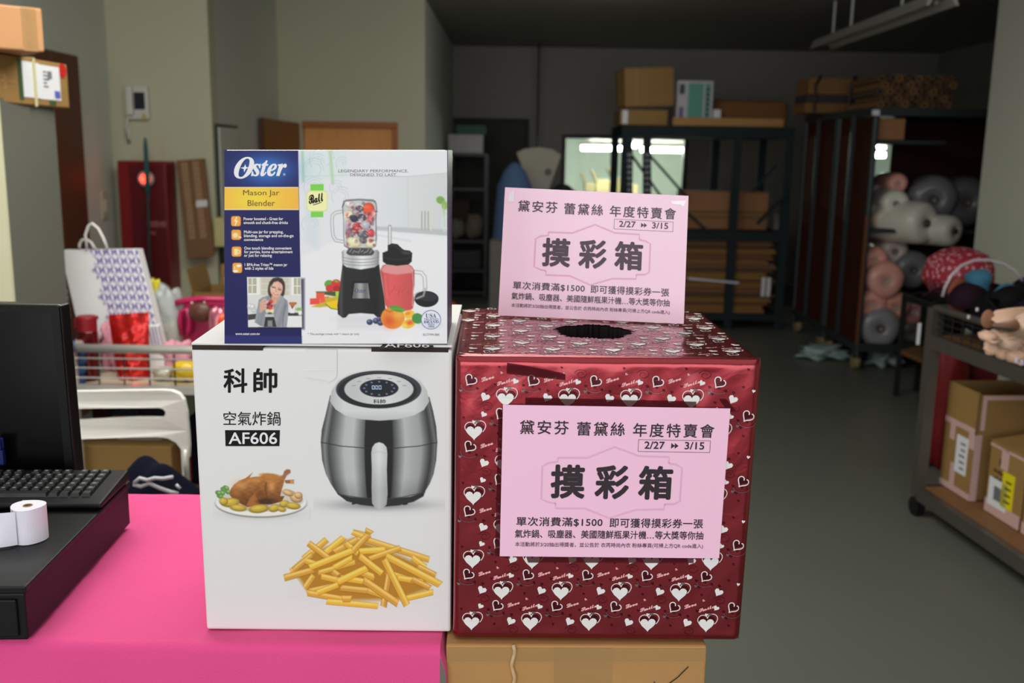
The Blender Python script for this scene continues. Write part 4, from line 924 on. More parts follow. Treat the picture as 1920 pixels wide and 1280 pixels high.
# small things in front of the monitor
pc = atZ(8, 905, DT_)
bg = thing('blue_clip', 'small blue plastic clip lying left of the keyboard', 'clip', (pc[0]-.014, pc[1]+.02, DT_+.03))
b = MB(); b.box((-.02, -.006, 0), (.008, .006, .03)).box((-.02, -.008, .03), (.006, -.002, .052)).box((-.02, .002, .03), (.006, .008, .052)); b.build('body', mat('blue_plastic', (14, 28, 96), .5), bg, bevel=.002)
b = MB(); b.tube([atZ(2, 905, DT_)+np.array((0, -.02, .06)), atZ(4, 940, DT_)+np.array((0, -.01, .045)), atZ(1, 960, DT_)+np.array((-.01, 0, .03)), atZ(-8, 985, DT_)+np.array((-.01, 0, .004))], .0025, 8)
o = b.build('cable', RB, smooth=True); tag(o, 'thin black cable hanging at the left edge beside the paper roll', 'cable')

# ================================================================== ROOM
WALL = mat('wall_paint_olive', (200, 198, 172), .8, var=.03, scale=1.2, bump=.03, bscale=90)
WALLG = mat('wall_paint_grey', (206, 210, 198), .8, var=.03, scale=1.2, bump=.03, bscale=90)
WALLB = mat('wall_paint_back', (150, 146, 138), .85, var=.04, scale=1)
FLOORM = mat('polished_concrete', (102, 105, 97), .42, var=.1, scale=1.3, bump=.02, bscale=30, spec=.3)
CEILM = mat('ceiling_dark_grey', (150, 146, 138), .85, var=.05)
YB = 6.8
XA = float(atY(213, 300, YB)[0]); XC = float(atY(394, 150, YB)[0])
YD = YB*(960-394)/(960-520); XD1 = float(atY(797, 200, YD)[0]); YF = 12.6
CZ_ = float(atY(1240, 92, YF)[2]); XR = 5.2
struct('floor', MB().box((-6, -3.2, -.1), (XR+.3, 20, 0)), FLOORM)
struct('ceiling', MB().box((-6, -1.2, CZ_), (XR+.3, YF+.2, CZ_+.1)), CEILM)
def slab(name, a, b, m, **k): return struct(name, MB().box(a, b), m, **k)
# left wall with the painted door in a brown frame
j0 = float(atX(121, 420, XA+.1)[1]); j1 = float(atX(161, 320, XA+.1)[1]); dz = float(atX(152, 106, XA+.1)[2])
slab('wall_left', (XA-.15, -1.2, 0), (XA, YB, CZ_), WALLG)
d1 = struct('door_1', MB().box((XA-.02, j0-1.0, 0), (XA+.012, j0-.01, dz-.06)), mat('door_grey_paint', (150, 152, 140), .6, var=.05, scale=2))
for a, b_ in (((XA-.02, j0-.02, 0), (XA+.10, j1, dz)), ((XA-.02, j0-1.09, 0), (XA+.10, j0-1.0, dz)), ((XA-.02, j0-1.0, dz-.11), (XA+.10, j0-.02, dz))): struct('door_frame', MB().box(a, b_), BROWNW, d1, bevel=.008)
MB().tube([(XA+.012, j0-.10, 1.0), (XA+.06, j0-.10, 1.0), (XA+.06, j0-.22, 1.0)], .011, 8).build('door_handle', STEEL, d1)
# near pale pilaster at the very left
pe = float(atY(12, 400, 3.6)[0])
tcz = float(atY(0, 176, 3.6)[2])-.012
tc_ = thing('tall_cabinet', 'tall grey-sided cabinet with cream front at the left edge under the cartons', 'cabinet', (pe-.25, 3.8, 0))
MB().box((-.25, -.18, 0), (.25, .24, tcz)).build('body', mat('cabinet_grey', (100, 100, 91), .7, var=.03, scale=2), tc_)
MB().box((-.25, -.20, .03), (.247, -.18, tcz)).build('door', mat('cream_cabinet', (214, 210, 178), .6, var=.03), tc_); MB().tube([(.1, -.205, 1.0), (.1, -.24, 1.02), (.1, -.24, 1.2), (.1, -.205, 1.22)], .008, 8).build('handle', STEEL, tc_)
# wall with the hydrant cabinet, recess, orange door wall, return, back wall
slab('wall_middle', (XA-.15, YB, 0), (XC, YB+.15, CZ_), WALL)
slab('wall_recess', (XC-.15, YB+.15, 0), (XC, YD, CZ_), WALLG)
x0 = float(atY(567, 260, YD)[0]); x1 = float(atY(746, 260, YD)[0]); zh = float(atY(650, 228, YD)[2])
b = MB(); b.box((XC-.15, YD, 0), (x0, YD+.15, CZ_)); b.box((x1, YD, 0), (XD1, YD+.15, CZ_)); b.box((x0, YD, zh), (x1, YD+.15, CZ_)); struct('wall_front_of_store', b, WALL).name = 'wall_inner'
slab('wall_return', (XD1-.15, YD+.15, 0), (XD1, YF, CZ_), WALLG)
OR = mat('orange_door_wood', (246, 168, 92), .5, var=.12, scale=3, stretch=(10, 10, 1))
dd_ = struct('door_2', MB().box((x0+.005, YD+.06, 0), (x1-.05, YD+.10, zh-.05)), OR)
for a, b_ in (((x0, YD-.015, zh-.05), (x1, YD+.16, zh)), ((x1-.05, YD-.015, 0), (x1, YD+.16, zh-.05))): struct('door_frame', MB().box(a, b_), mat('orange_frame', (178, 104, 48), .5, var=.1), dd_, bevel=.006)
q0 = atY(490, 214, YD-.75)
lf = thing('open_door_leaf', 'brown wooden door leaf standing open against the recess wall', 'door', (x0-.02, YD-.01, 0))
vx = float(q0[0]-(x0-.02)); b = MB(); b.hexa([(0, 0, .01), (vx, -.74, .01), (vx-.02, -.70, .01), (-.03, .0, .01)], [(0, 0, zh-.02), (vx, -.74, zh+.0), (vx-.02, -.70, zh+.0), (-.03, 0, zh-.02)]); b.build('leaf', mat('door_leaf_brown', (140, 98, 58), .5, var=.12, scale=3, stretch=(10, 10, 1)), lf)
MB().box((vx-.015, -.755, .01), (vx+.012, -.72, zh)).build('edge', BROWNW, lf); MB().tube([(vx*.85, -.66, .95), (vx*.85+.04, -.72, .95), (vx*.65, -.60, .95)], .012, 8).build('door_handle', DSTEEL, lf)
# panel and small box on the recess wall
py0 = float(atX(404, 250, XC)[1]); py1 = float(atX(440, 250, XC)[1]); pz = float(atX(404, 238, XC)[2])
pn = thing('wall_panel', 'tall grey metal panel door on the recess wall beside the shopping shelf corner', 'panel', (XC, (py0+py1)/2, 0)); hw_ = (py1-py0)/2
MB().box((.002, -hw_, .3), (.03, hw_, pz)).build('door', WALLG, pn, bevel=.006); MB().box((0, -hw_-.02, .28), (.018, hw_+.02, pz+.02)).build('frame', DSTEEL, pn); MB().box((.03, hw_-.12, 1.0), (.045, hw_-.08, 1.1)).build('latch', DSTEEL, pn)
pn['label'] = 'tall narrow grey panel set in the recess wall, left of the open brown door'
bx = thing('junction_box', 'pale yellow plastic box on the wall edge left of the blender carton', 'junction box', atY(409, 440, YB-.01))
lo, hi = pbox((400, 408, 421, 463), YB-.10, .09); MB().box(lo, hi).build('cover', mat('yellowed_plastic', (206, 196, 140), .5), bx, bevel=.008, off=bx.location)
b = MB(); b.tube([(lo+hi)/2+np.array((0, .03, -.1)), (lo+hi)/2+np.array((.01, .04, -.7))], .012, 8); b.build('conduit', DSTEEL, bx, off=bx.location)
# back wall with window and dark door
w0, w1 = float(atY(1057, 300, YF)[0]), float(atY(1284, 300, YF)[0]); wz1 = float(atY(1170, 258, YF)[2]); wz0 = 1.0
b = MB(); XL_ = XD1-.15
b.box((XL_, YF, 0), (w0, YF+.15, CZ_)); b.box((w0, YF, wz1), (w1, YF+.15, CZ_)); b.box((w0, YF, 0), (w1, YF+.15, wz0))
w2, w3 = float(atY(1636, 300, YF)[0]), float(atY(1700, 300, YF)[0]); wz3 = float(atY(1650, 262, YF)[2])
b.box((w1, YF, 0), (w2, YF+.15, CZ_)); b.box((w2, YF, wz3), (w3, YF+.15, CZ_)); b.box((w2, YF, 0), (w3, YF+.15, wz0)); b.box((w3, YF, 0), (XR, YF+.15, CZ_))
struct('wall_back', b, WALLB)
FRM = mat('dark_window_frame', (40, 40, 40), .5)
GLASS = mat('window_glass', (235, 240, 238), .02, alpha=.12, spec=.4)
for i, (a, c_, zt) in enumerate(((w0, w1, wz1), (w2, w3, wz3))):
    wn = struct('window_%d' % (i+1), MB().prism([(a-.03, wz0-.03), (c_+.03, wz0-.03), (c_+.03, zt+.03), (a-.03, zt+.03)], lambda u, v, w_: (u, YF-.012+w_, v), .09, holes=[[(a+.02, wz0+.02), (c_-.02, wz0+.02), (c_-.02, zt-.02), (a+.02, zt-.02)]]), FRM)
    struct('pane', MB().box((a+.015, YF+.05, wz0+.015), (c_-.015, YF+.056, zt-.015)), GLASS, wn)
dx0, dx1 = float(atY(872, 300, YF)[0]), float(atY(991, 300, YF)[0]); dzt = float(atY(940, 222, YF)[2])
DDK = mat('dark_door', (44, 42, 40), .6)
d3 = struct('door_3', MB().box((XD1+.02, YF-.03, 0), (dx1-.06, YF+.001, dzt-.06)), DDK)
for a, b_ in (((XD1+.01, YF-.05, dzt-.06), (dx1, YF, dzt)), ((dx1-.06, YF-.05, 0), (dx1, YF, dzt-.06))): struct('door_frame', MB().box(a, b_), mat('dark_frame', (30, 29, 28), .6), d3)
# lit room beyond the windows
PW = mat('far_room_wall', (206, 222, 212), .8)
YG = YF+5.0
struct('wall_far_room', MB().box((-2.6, YG, 0), (XR+2.5, YG+.1, 3.3)), PW)
struct('ceiling_far_room', MB().box((-2.6, YF+.15, 3.2), (XR+2.5, YG, 3.3)), mat('far_ceiling', (214, 214, 204), .8)).name = 'ceiling_far'
slab('wall_far_left', (-2.7, YF+.15, 0), (-2.6, YG, 3.3), PW); slab('wall_far_right', (XR+2.5, YF+.15, 0), (XR+2.6, YG, 3.3), PW)
TUBE = mat('fluorescent_tube', (255, 255, 235), .4, emit=(246, 255, 236), estr=80.0)
HOUS = mat('lamp_housing', (230, 230, 226), .5)
def tubes_lamp(xa, xb, y, z, label):
    l = thing('tube_lamp', label, 'lamp', ((xa+xb)/2, y, z), 0, 'tube lamps in the far room'); h = (xb-xa)/2
    MB().box((-h, -.06, .03), (h, .06, .09)).build('housing', HOUS, l); MB().tube([(0, 0, .09), (0, 0, 3.2-z)], .01, 6).build('rod', HOUS, l)
    for s_ in (-.035, .035): MB().tube([(-h+.02, s_, 0), (h-.02, s_, 0)], .032, 8).build('tube', TUBE, l)
for i, (pa, pb_, py, y) in enumerate(((1088, 1168, 277, 1.2), (1176, 1196, 272, 1.6), (1200, 1282, 280, 1.25), (1104, 1168, 270, 1.9), (1202, 1282, 273, 1.9), (1122, 1172, 263, 2.5), (1204, 1236, 264, 2.5), (1244, 1284, 266, 2.3), (1620, 1660, 278, 1.4), (1622, 1660, 290, 1.0))):
    a = atY(pa, py, YF+y); c_ = atY(pb_, py, YF+y); tubes_lamp(float(a[0]), float(c_[0]), YF+y, float(a[2]), 'glowing tube lamp in the far room, '+('front one at the window left', 'short one between the two rack posts', 'front one right of the rack posts', 'long second-row one at the left', 'second-row one right of the rack posts', 'rear one at the left', 'short rear one just right of the posts', 'rear one at the window right edge', 'upper one in the narrow window', 'lower one in the narrow window')[i])
for k, (r_, yy) in enumerate((((1118, 338, 1146, 370), 2.2), ((1148, 334, 1172, 370), 2.6), ((1098, 344, 1116, 370), 2.0), ((1176, 346, 1196, 372), 2.4))):
    lo, hi = pbox(r_, YF+yy, .4); lo[2] = 0.02; c_ = (lo+hi)/2; c_[2] = lo[2]
    t_ = thing('far_carton', 'yellow-brown carton with raised flaps behind the back window, '+('second from the left', 'third from the left', 'leftmost of four', 'rightmost of four')[k], 'box', c_, 0, 'cartons behind the back window')
    FC = mat('far_card', (150, 140, 104), .8); MB().box(lo, hi).build('body', FC, t_, off=c_); MB().add([(lo[0], lo[1], hi[2]), (lo[0]+.02, lo[1], hi[2]), (lo[0]-.05, lo[1], hi[2]+.14), (lo[0]-.07, lo[1], hi[2]+.14), (lo[0], hi[1], hi[2]), (lo[0]+.02, hi[1], hi[2]), (lo[0]-.05, hi[1], hi[2]+.14), (lo[0]-.07, hi[1], hi[2]+.14)], [(0, 1, 2, 3), (7, 6, 5, 4), (0, 3, 7, 4), (1, 5, 6, 2), (3, 2, 6, 7)]).build('flap', FC, t_, off=c_)
# right: column, side walls
cx0 = float(atY(1848, 250, 6.2)[0])
slab('trim_2', (cx0, 4.9, 0), (cx0+.5, 6.2, CZ_), mat('column_paint', (200, 202, 190), .8, var=.04, scale=1.5))
slab('wall_right', (cx0+.12, -1.2, 0), (cx0+.27, 4.9, CZ_), WALL)
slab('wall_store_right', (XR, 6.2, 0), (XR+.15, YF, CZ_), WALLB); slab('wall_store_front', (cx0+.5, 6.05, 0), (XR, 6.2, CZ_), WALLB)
# lamp trough hanging from the ceiling at the upper right
a = atZ(1540, 92, 2.55); LZ_ = 2.55; c_ = atZ(1800, -2, 2.55)
lt = thing('hanging_lamp', 'long grey lamp trough hanging on white rods under the dark ceiling', 'lamp', a)
dl = np.array(c_-a); ll = np.linalg.norm(dl); dl /= ll; sd_ = np.array((dl[1], -dl[0], 0))
b = MB(); Lh = 2.6
P = [(-.10, 0), (-.07, .07), (.07, .07), (.10, 0), (.08, 0), (.055, .05), (-.055, .05), (-.08, 0)]
v0 = [sd_*x+up*z for x, z in P]; v1 = [p+dl*Lh for p in v0]; n = len(P)
b.add(v0+v1, [(i, (i+1) % n, n+(i+1) % n, n+i) for i in range(n)]+[(0, 1, 6, 7), (1, 2, 5, 6), (2, 3, 4, 5), (n+7, n+6, n+1, n), (n+6, n+5, n+2, n+1), (n+5, n+4, n+3, n+2)])
b.build('trough', mat('trough_grey', (178, 176, 170), .5), lt)
MB().tube([dl*.1+up*.03, dl*(Lh-.1)+up*.03], .014, 8).build('tube', mat('unlit_tube', (150, 150, 146), .3), lt)
for px in (1581, 1656):
    g = atZ(px, 60, 2.62); s_ = float(np.dot(g-a, dl)); s_ = .32 if px == 1581 else .80
    MB().tube([dl*s_+up*.07, dl*s_+up*(CZ_-LZ_)], .011, 8).build('rod', mat('white_rod', (210, 212, 208), .5), lt)
MB().tube([dl*1.9+up*.07, dl*1.9+up*(CZ_-LZ_)], .011, 8).build('rod', MATS['white_rod'], lt)
# sprinkler heads on the ceiling: three small dots
# thin dark pole rising in front of the back wall
g = atY(1006, 330, YF-.4); o = MB().tube([(g[0], g[1], 0.0), (g[0], g[1], CZ_)], .012, 8).build('cable_pole', DSTEEL); tag(o, 'thin dark vertical pole in front of the back wall', 'pole')
# ================================================================== LEFT BACKGROUND THINGS
# two cartons on the pale cabinet at the upper left
zc = float(atY(0, 176, 3.6)[2])
lo, hi = pbox((-60, 92, 130, 196), 3.6, .38)
# lower carton is turned: its labelled long side runs away from the camera
c0 = atY(-60, 160, 3.45); q0 = np.array(atZ(-70, 168, zc)); A0 = atY(-80, 166, 3.3); 
pA = np.array((float(atY(-90, 200, 3.35)[0]), 3.35)); pB = np.array((float(atY(131, 200, 4.1)[0]), 4.1))
dB_ = (pB-pA)/np.linalg.norm(pB-pA); nB = np.array((dB_[1], -dB_[0])); LB = float(np.linalg.norm(pB-pA)); a_ = math.atan2(dB_[1], dB_[0])
zl = float(atY(131, 203, 4.1)[2]); zh_ = float(atY(131, 121, 4.1)[2])
t = thing('labelled_carton', 'olive brown carton with white labels and pale strap, lower of the two at upper left', 'box', (pA[0], pA[1], zl), a_)
hB = zh_-zl
MB().box((0, 0, 0), (LB, .45, hB)).build('body', CARD2, t, bevel=.006)
def lab(u0, u1, v0, v1, m, nm, e=.001): return MB().box((u0*LB, -e-.0015, v0*hB), (u1*LB, -e+.0005, v1*hB)).build(nm, m, t)
GT = mat('green_print', (60, 84, 50), .6)
lab(.565, .72, .16, .92, PAPER, 'label'); lab(.72, .91, .15, .90, PAPER, 'label'); lab(.53, .565, .1, .95, GT, 'print_stripe'); lab(.80, .86, .04, .14, GT, 'print_stripe')
for i in range(5): lab(.75+.0, .78+.012*(i % 3), .74-.08*i, .77-.08*i, mat('label_text_grey', (120, 120, 124)), 'label_print', .003)
lab(.85, .90, .2, .36, mat('label_blue', (90, 100, 180)), 'label_print', .003); lab(.79, .83, .62, .78, MATS['label_text_grey'], 'label_print', .003)
o = MB().lathe([(.028, 0), (.028, .004)], (LB*.945, -.003, hB*.84), 16, ax=1).build('red_sticker', mat('red_sticker_paint', (190, 30, 30)), t)
STR = mat('pale_strap', (206, 196, 150), .5); b = MB(); b.box((.655*LB, -.007, -.004), (.675*LB, -.003, hB+.005)); b.box((.655*LB, -.007, hB+.001), (.675*LB, .45, hB+.005)); b.build('strap', STR, t)
b = MB(); b.box((.30*LB, -.004, .42*hB), (.50*LB, -.001, .47*hB)); b.box((.40*LB, -.004, .25*hB), (.415*LB, -.001, .6*hB)); b.build('tape_mark', TAPE, t)
pA2 = np.array((float(atY(-90, 100, 3.42)[0]), 3.42)); pB2 = np.array((float(atY(84, 100, 3.62)[0]), 3.62)); d2 = (pB2-pA2)/np.linalg.norm(pB2-pA2)
zu = zh_+.004; zt_ = float(atY(84, 16, 3.62)[2]); L2 = float(np.linalg.norm(pB2-pA2))
t = thing('plain_carton', 'plain tan carton on top of the labelled carton at upper left', 'box', (pA2[0], pA2[1], zu), math.atan2(d2[1], d2[0]))
MB().box((0, .0, 0), (L2, .32, zt_-zu)).build('body', CARD3, t, bevel=.006)
MB().box((L2-.07, -.0012, 0), (L2-.02, 0.0, zt_-zu)).build('tape', TAPE, t); MB().box((L2, .10, 0), (L2+.0012, .18, zt_-zu)).build('tape', TAPE, t)
# intercom on the middle wall
g = atY(262, 192, YB)
ic = thing('intercom', 'white wall intercom with handset and small dark screen', 'intercom', g)
def loc(rect, d0, d1, nm, m, bevel=.006, th=None, P=None):
    lo, hi = pbox(rect, YB-d1, d1-d0); return MB().box(lo, hi).build(nm, m, th, bevel=bevel, off=th.location)
IW = mat('intercom_white', (214, 214, 206), .4)
loc((236, 160, 277, 224), 0, .05, 'body', IW, .01, ic); loc((234, 160, 247, 216), .05, .09, 'handset', IW, .012, ic); loc((251, 173, 271, 205), .05, .054, 'screen', mat('intercom_screen', (48, 52, 58), .2), .001, ic); loc((266, 213, 274, 224), .05, .056, 'button', mat('intercom_button', (196, 186, 110), .4), .002, ic)
b = MB(); b.tube([atY(240, 218, YB-.06), atY(236, 240, YB-.05), atY(242, 268, YB-.04), atY(240, 225, YB-.02)], .008, 6); b.build('cord', IW, ic, smooth=True, off=ic.location)
sw_ = atX(195, 385, XA); t = thing('light_switch', 'pale light switch plate between the brown door and red cabinet', 'switch', sw_)
MB().box((0, -.05, -.09), (.012, .05, .09)).build('plate', mat('switch_plate', (196, 192, 166), .5), t, bevel=.004); MB().box((.012, -.02, -.04), (.018, .02, .04)).build('rocker', IW, t)
# red hydrant cabinet
RDM = mat('hydrant_red', (128, 22, 26), .4, var=.08)
lo, hi = pbox((226, 302, 316, 545), YB-.2, .198)
hy = thing('hydrant_cabinet', 'tall dark red fire hydrant cabinet with a glowing red lamp', 'cabinet', ((lo[0]+hi[0])/2, YB-.1, lo[2]))
MB().box(lo, hi).build('body', RDM, hy, bevel=.008, off=hy.location); fy = YB-.2
def hp(rect, e, nm, m, bv=0): a, c_ = pbox(rect, fy-e, e-.001); return MB().box(a, c_).build(nm, m, hy, bevel=bv, off=hy.location)
hp((248, 309, 312, 540), .012, 'door', mat('hydrant_dark_red', (92, 20, 28), .35, var=.08), .004)
g = atY(275, 335, fy-.012); b = MB(); b.lathe([(.052, 0), (.052, -.02), (.04, -.03)], tuple(g), 20, ax=1); b.build('lamp_base', mat('lamp_base_white', (190, 180, 180), .4), hy, off=hy.location)
b = MB(); b.lathe([(.024, -.025), (.024, -.045), (.015, -.058), (.004, -.062)], tuple(g), 16, ax=1); b.build('red_lamp', mat('red_lamp_glow', (255, 30, 20), .3, emit=(255, 40, 24), estr=14), hy, smooth=True, off=hy.location)
ik = Ink(lambda u, v, e: atY(u, v, fy-.0125-e)); ik.text('消防栓', 274, 425, 13, bold=.01); ik.text('FIRE', 276, 440, 9); ik.build('lettering', mat('faded_lettering', (170, 110, 116)), hy, off=hy.location)
# mop stick with teal grip
a = atY(271, 345, YB-.30); c_ = atY(272, 258, YB-.30)
mp = thing('mop_stick', 'thin stick with a teal grip leaning before the red cabinet', 'broom', (a[0], YB-.26, 0)); v = c_-np.array((a[0], YB-.26, 0))
b = MB(); b.tube([np.array((-.02, -.04, .03)), v*.8], .011, 8); b.build('pole', DSTEEL, mp); MB().tube([v*.76, v*.84, v*.97, v], [.010, .016, .013, .006], 10).build('grip', mat('teal_rubber', (20, 92, 92), .5), mp, smooth=True)
MB().box((-.14, -.07, 0), (.10, 0, .05)).build('head', mat('mop_head_grey', (120, 120, 116), .9), mp)
# leaning cardboard strip board
q = [atY(330, 301, YB-.10), atY(383, 297, YB-.10), atY(402, 480, YB-.16), atY(351, 484, YB-.16)]
o = MB().hexa([p+np.array((0, .0, 0)) for p in (q[3], q[2], q[2]+np.array((0, .02, 0)), q[3]+np.array((0, .02, 0)))], [q[0], q[1], q[1]+np.array((0, .02, 0)), q[0]+np.array((0, .02, 0))])
t = thing('cardboard_pad', 'narrow brown cardboard pad leaning on the wall right of the red cabinet', 'cardboard', ((q[3]+q[2])/2)); pl = Plane((q[0]+q[1])/2, np.cross(q[1]-q[0], q[3]-q[0]))
o.build('board', mat('pad_brown', (128, 92, 64), .8, var=.1), t, off=t.location)
for i in range(15):
    f0 = (i+.5)/19+.02
    for u in (.16, .56):
        a = (q[0]*(1-f0)+q[3]*f0); c_ = (q[1]*(1-f0)+q[2]*f0); p = a*(1-u)+c_*u; r_ = a*(1-u-.24)+c_*(u+.24); e = np.array((0, -.004, .016)); d_ = np.array((0, -.004, -.016))
        MB().add([p+d_, r_+d_, r_+e, p+e], [(0, 1, 2, 3)]).build('cutout', mat('pad_light', (164, 130, 98), .8), t, off=t.location)
a = q[0]*.55+q[3]*.45; c_ = q[1]*.55+q[2]*.45; p = a*.45+c_*.55; r_ = a*.05+c_*.95
MB().hexa([p+np.array((0, -.006, -.025)), r_+np.array((0, -.006, -.025)), r_+np.array((0, -.001, -.025)), p+np.array((0, -.001, -.025))], [p+np.array((0, -.006, .02)), r_+np.array((0, -.006, .02)), r_+np.array((0, -.001, .02)), p+np.array((0, -.001, .02))]).build('sticker', PAPER, t, off=t.location)

# ---- middle display cart with basket
CY0, CY1 = 3.9, 4.75
cx_0 = float(atY(134, 652, CY0)[0]); cx_1 = -.75
rz = float(atY(240, 654, CY0)[2]); bz_ = float(atY(240, 727, CY0)[2])
ct = thing('display_cart', 'steel display cart with a wire rail, holding bags and pouches behind the white chair', 'cart', ((cx_0+cx_1)/2, (CY0+CY1)/2, 0)); co = np.array(ct.location)
for y in (CY0, CY1):
    MB().tube([(cx_0, y, rz), (cx_1, y, rz)], .018, 10).build('top_rail', STEEL, ct, off=co, smooth=True); MB().box((cx_0, y-.02, bz_-.02), (cx_1, y+.02, bz_+.012)).build('lower_rail', STEEL, ct, off=co)
for x in (cx_0, cx_1):
    MB().tube([(x, CY0, rz), (x, CY1, rz)], .018, 10).build('end_rail', STEEL, ct, off=co)
    for y in (CY0, CY1): MB().bar((x, y, .08), (x, y, rz), .03).build('post', STEEL, ct, off=co); MB().lathe([(.035, -.015), (.035, .015)], (x, y, .0355), 14, ax=1).build('caster', BLACKP, ct, off=co)
for k in range(1, 4):
    z = bz_+(rz-bz_)*k/4; MB().tube([(cx_0, CY0, z), (cx_1, CY0, z)], .0038, 6).build('wire', STEEL, ct, off=co); MB().tube([(cx_0, CY1, z), (cx_1, CY1, z)], .0045, 6).build('wire', STEEL, ct, off=co)
for k in range(1, 10):
    x = cx_0+(cx_1-cx_0)*k/10
    MB().tube([(x, CY0+.004, bz_), (x, CY0+.004, rz)], .0035, 6).build('wire', DSTEEL, ct, off=co)
DECK = mat('cart_deck', (196, 184, 160), .35, var=.05); MB().box((cx_0+.01, CY0+.021, bz_-.012), (cx_1-.01, CY1-.021, bz_+.002)).build('deck', DECK, ct, off=co)
MB().box((cx_0+.015, CY0+.015, .14), (cx_1-.015, CY1-.015, .165)).build('lower_deck', WOODD, ct, off=co)
dz_ = bz_+.003
# shopping bag
def on(px, py, y): return atY(px, py, y)
SY = 4.32
fp = [on(114, 470, SY), on(258, 468, SY), on(306, 655, SY-.08), on(158, 662, SY-.08)]
lowz = dz_; 
def ext(a, b_, z): t_ = (z-a[2])/(b_[2]-a[2]); return a+(b_-a)*t_
BL_, BR_ = ext(fp[0], fp[3], lowz), ext(fp[1], fp[2], lowz)
bgc = (BL_+BR_)/2+np.array((0, .07, 0))
sb = thing('shopping_bag', 'white paper shopping bag with purple lattice print and twisted handles on the middle cart', 'bag', bgc)
BAGW = mat('bag_white_paper', (226, 224, 226), .5, var=.02); dpt = np.array((0, .06, 0))
TL_, TR_ = fp[0], fp[1]
b = MB(); b.add([BL_, BR_, TR_, TL_, BL_+dpt, BR_+dpt, TR_+dpt, TL_+dpt], [(0, 1, 2, 3), (5, 4, 7, 6), (4, 0, 3, 7), (1, 5, 6, 2), (0, 4, 5, 1)]); b.build('paper', BAGW, sb, off=bgc)
bp_ = Plane((TL_+TR_+BL_)/3, np.cross(TR_-TL_, BL_-TL_))
bs_ = lambda u, v, e: bp_.at(u, v, e)
c = Canvas(164, 468, 312, 690, .9, (226, 224, 228))
sh__ = lambda X, Y: X-(Y-470)*.235
Xs, Ys = sh__(c.X, c.Y)-168, c.Y-472; cell = 17.0
cu = Xs/cell*1.12; cv_ = Ys/cell*1.0
gx = cu-np.round(cu); gy = cv_-np.round(cv_)
star = ((1-np.abs(gx))**2+gy**2 > .47) & (gx**2+(1-np.abs(gy))**2 > .47)
purp = star & (np.abs(gx) > .5*np.abs(gy))
bm_ = c.sd([(164, 466), (258.5, 468), (308, 661), (164, 664)]) < -.5
edge = (Xs > 2+5*np.sin(Ys*.13)) & bm_
alpha = (purp & edge).astype(float)
c.mix(alpha*.95, (74, 64, 140))
keep = bm_
c.m = np.where(keep & (c.Y < 688), np.maximum(alpha, .0), 0)
c.build('lattice_print', bs_, print_mat('bag_print', .5, .3), sb, bgc, 1.15, .002, cut=True)
HND = mat('paper_cord', (222, 220, 218), .6)
for (pts, yy) in (([(163, 468), (160, 440), (166, 423), (173, 419), (184, 428), (194, 447), (202, 468)], 0), ([(149, 468), (149, 458), (154, 450), (162, 448), (172, 456), (179, 468)], .06)):
    MB().tube([on(p[0], p[1], SY+yy-.004) for p in pts], .0065, 8).build('handle', HND, sb, smooth=True, off=bgc)
# purple gift bag behind it
q = [on(112, 478, SY+.2), on(150, 560, SY+.15)]
g = on(128, 640, SY+.16); t = thing('purple_bag', 'dark purple bag with white print squeezed left of the white shopping bag', 'bag', (g[0], g[1], dz_))
P = [on(112, 475, SY+.17), on(122, 473, SY+.17), on(146, 646, SY+.12), on(124, 640, SY+.12)]
PUR = mat('purple_paper', (72, 52, 128), .45); P[2][2] = P[3][2] = dz_; P[3][0] = max(P[3][0], cx_0+.03); P[2][0] = P[3][0]+.05
b = MB(); b.hexa([P[3], P[2]+np.array((.02, 0, 0)), P[2]+np.array((.02, .1, 0)), P[3]+np.array((0, .1, 0))], [P[0], P[1], P[1]+np.array((0, .05, 0)), P[0]+np.array((0, .05, 0))]); b.build('paper', PUR, t, off=t.location)
for k in range(5): MB().box(on(121+k*1.2, 546+k*11, SY+.12)-np.array((.006, .002, .016)), on(121+k*1.2, 546+k*11, SY+.12)+np.array((.006, .02, .004))).build('white_print', PAPER, t, off=t.location)
# red thermos
TY = 4.02
def lathe_at(px, y0, y1, prof, nm, m, par, Y, n=24): pass
g = on(170, 716, TY); zt0 = float(on(170, 592, TY)[2]); rad = float(on(189, 640, TY)[0]-on(152, 640, TY)[0])/2; H_ = zt0-dz_
t = thing('thermos', 'dark red thermos flask with a flip lid on the middle cart', 'thermos', (g[0], TY, dz_))
RTH = mat('thermos_red', (96, 8, 16), .22, metal=.5, coat=.5)
MB().lathe([(rad*.9, 0), (rad, .006), (rad, H_*.76), (rad*.96, H_*.77)], n=28).build('body', RTH, t, smooth=False, bevel=0); MB().lathe([(rad*.98, H_*.775), (rad*.98, H_*.97), (rad*.9, H_), (rad*.3, H_*1.005)], n=28).build('lid', mat('lid_red', (132, 14, 28), .45), t); MB().box((-rad*1.22, -.01, H_*.8), (-rad*.9, .01, H_*.95)).build('latch', MATS['lid_red'], t, bevel=.003)
MB().box((rad*.6, -.012, H_*.94), (rad*1.12, .012, H_*1.0)).build('thumb_tab', MATS['lid_red'], t, bevel=.003)
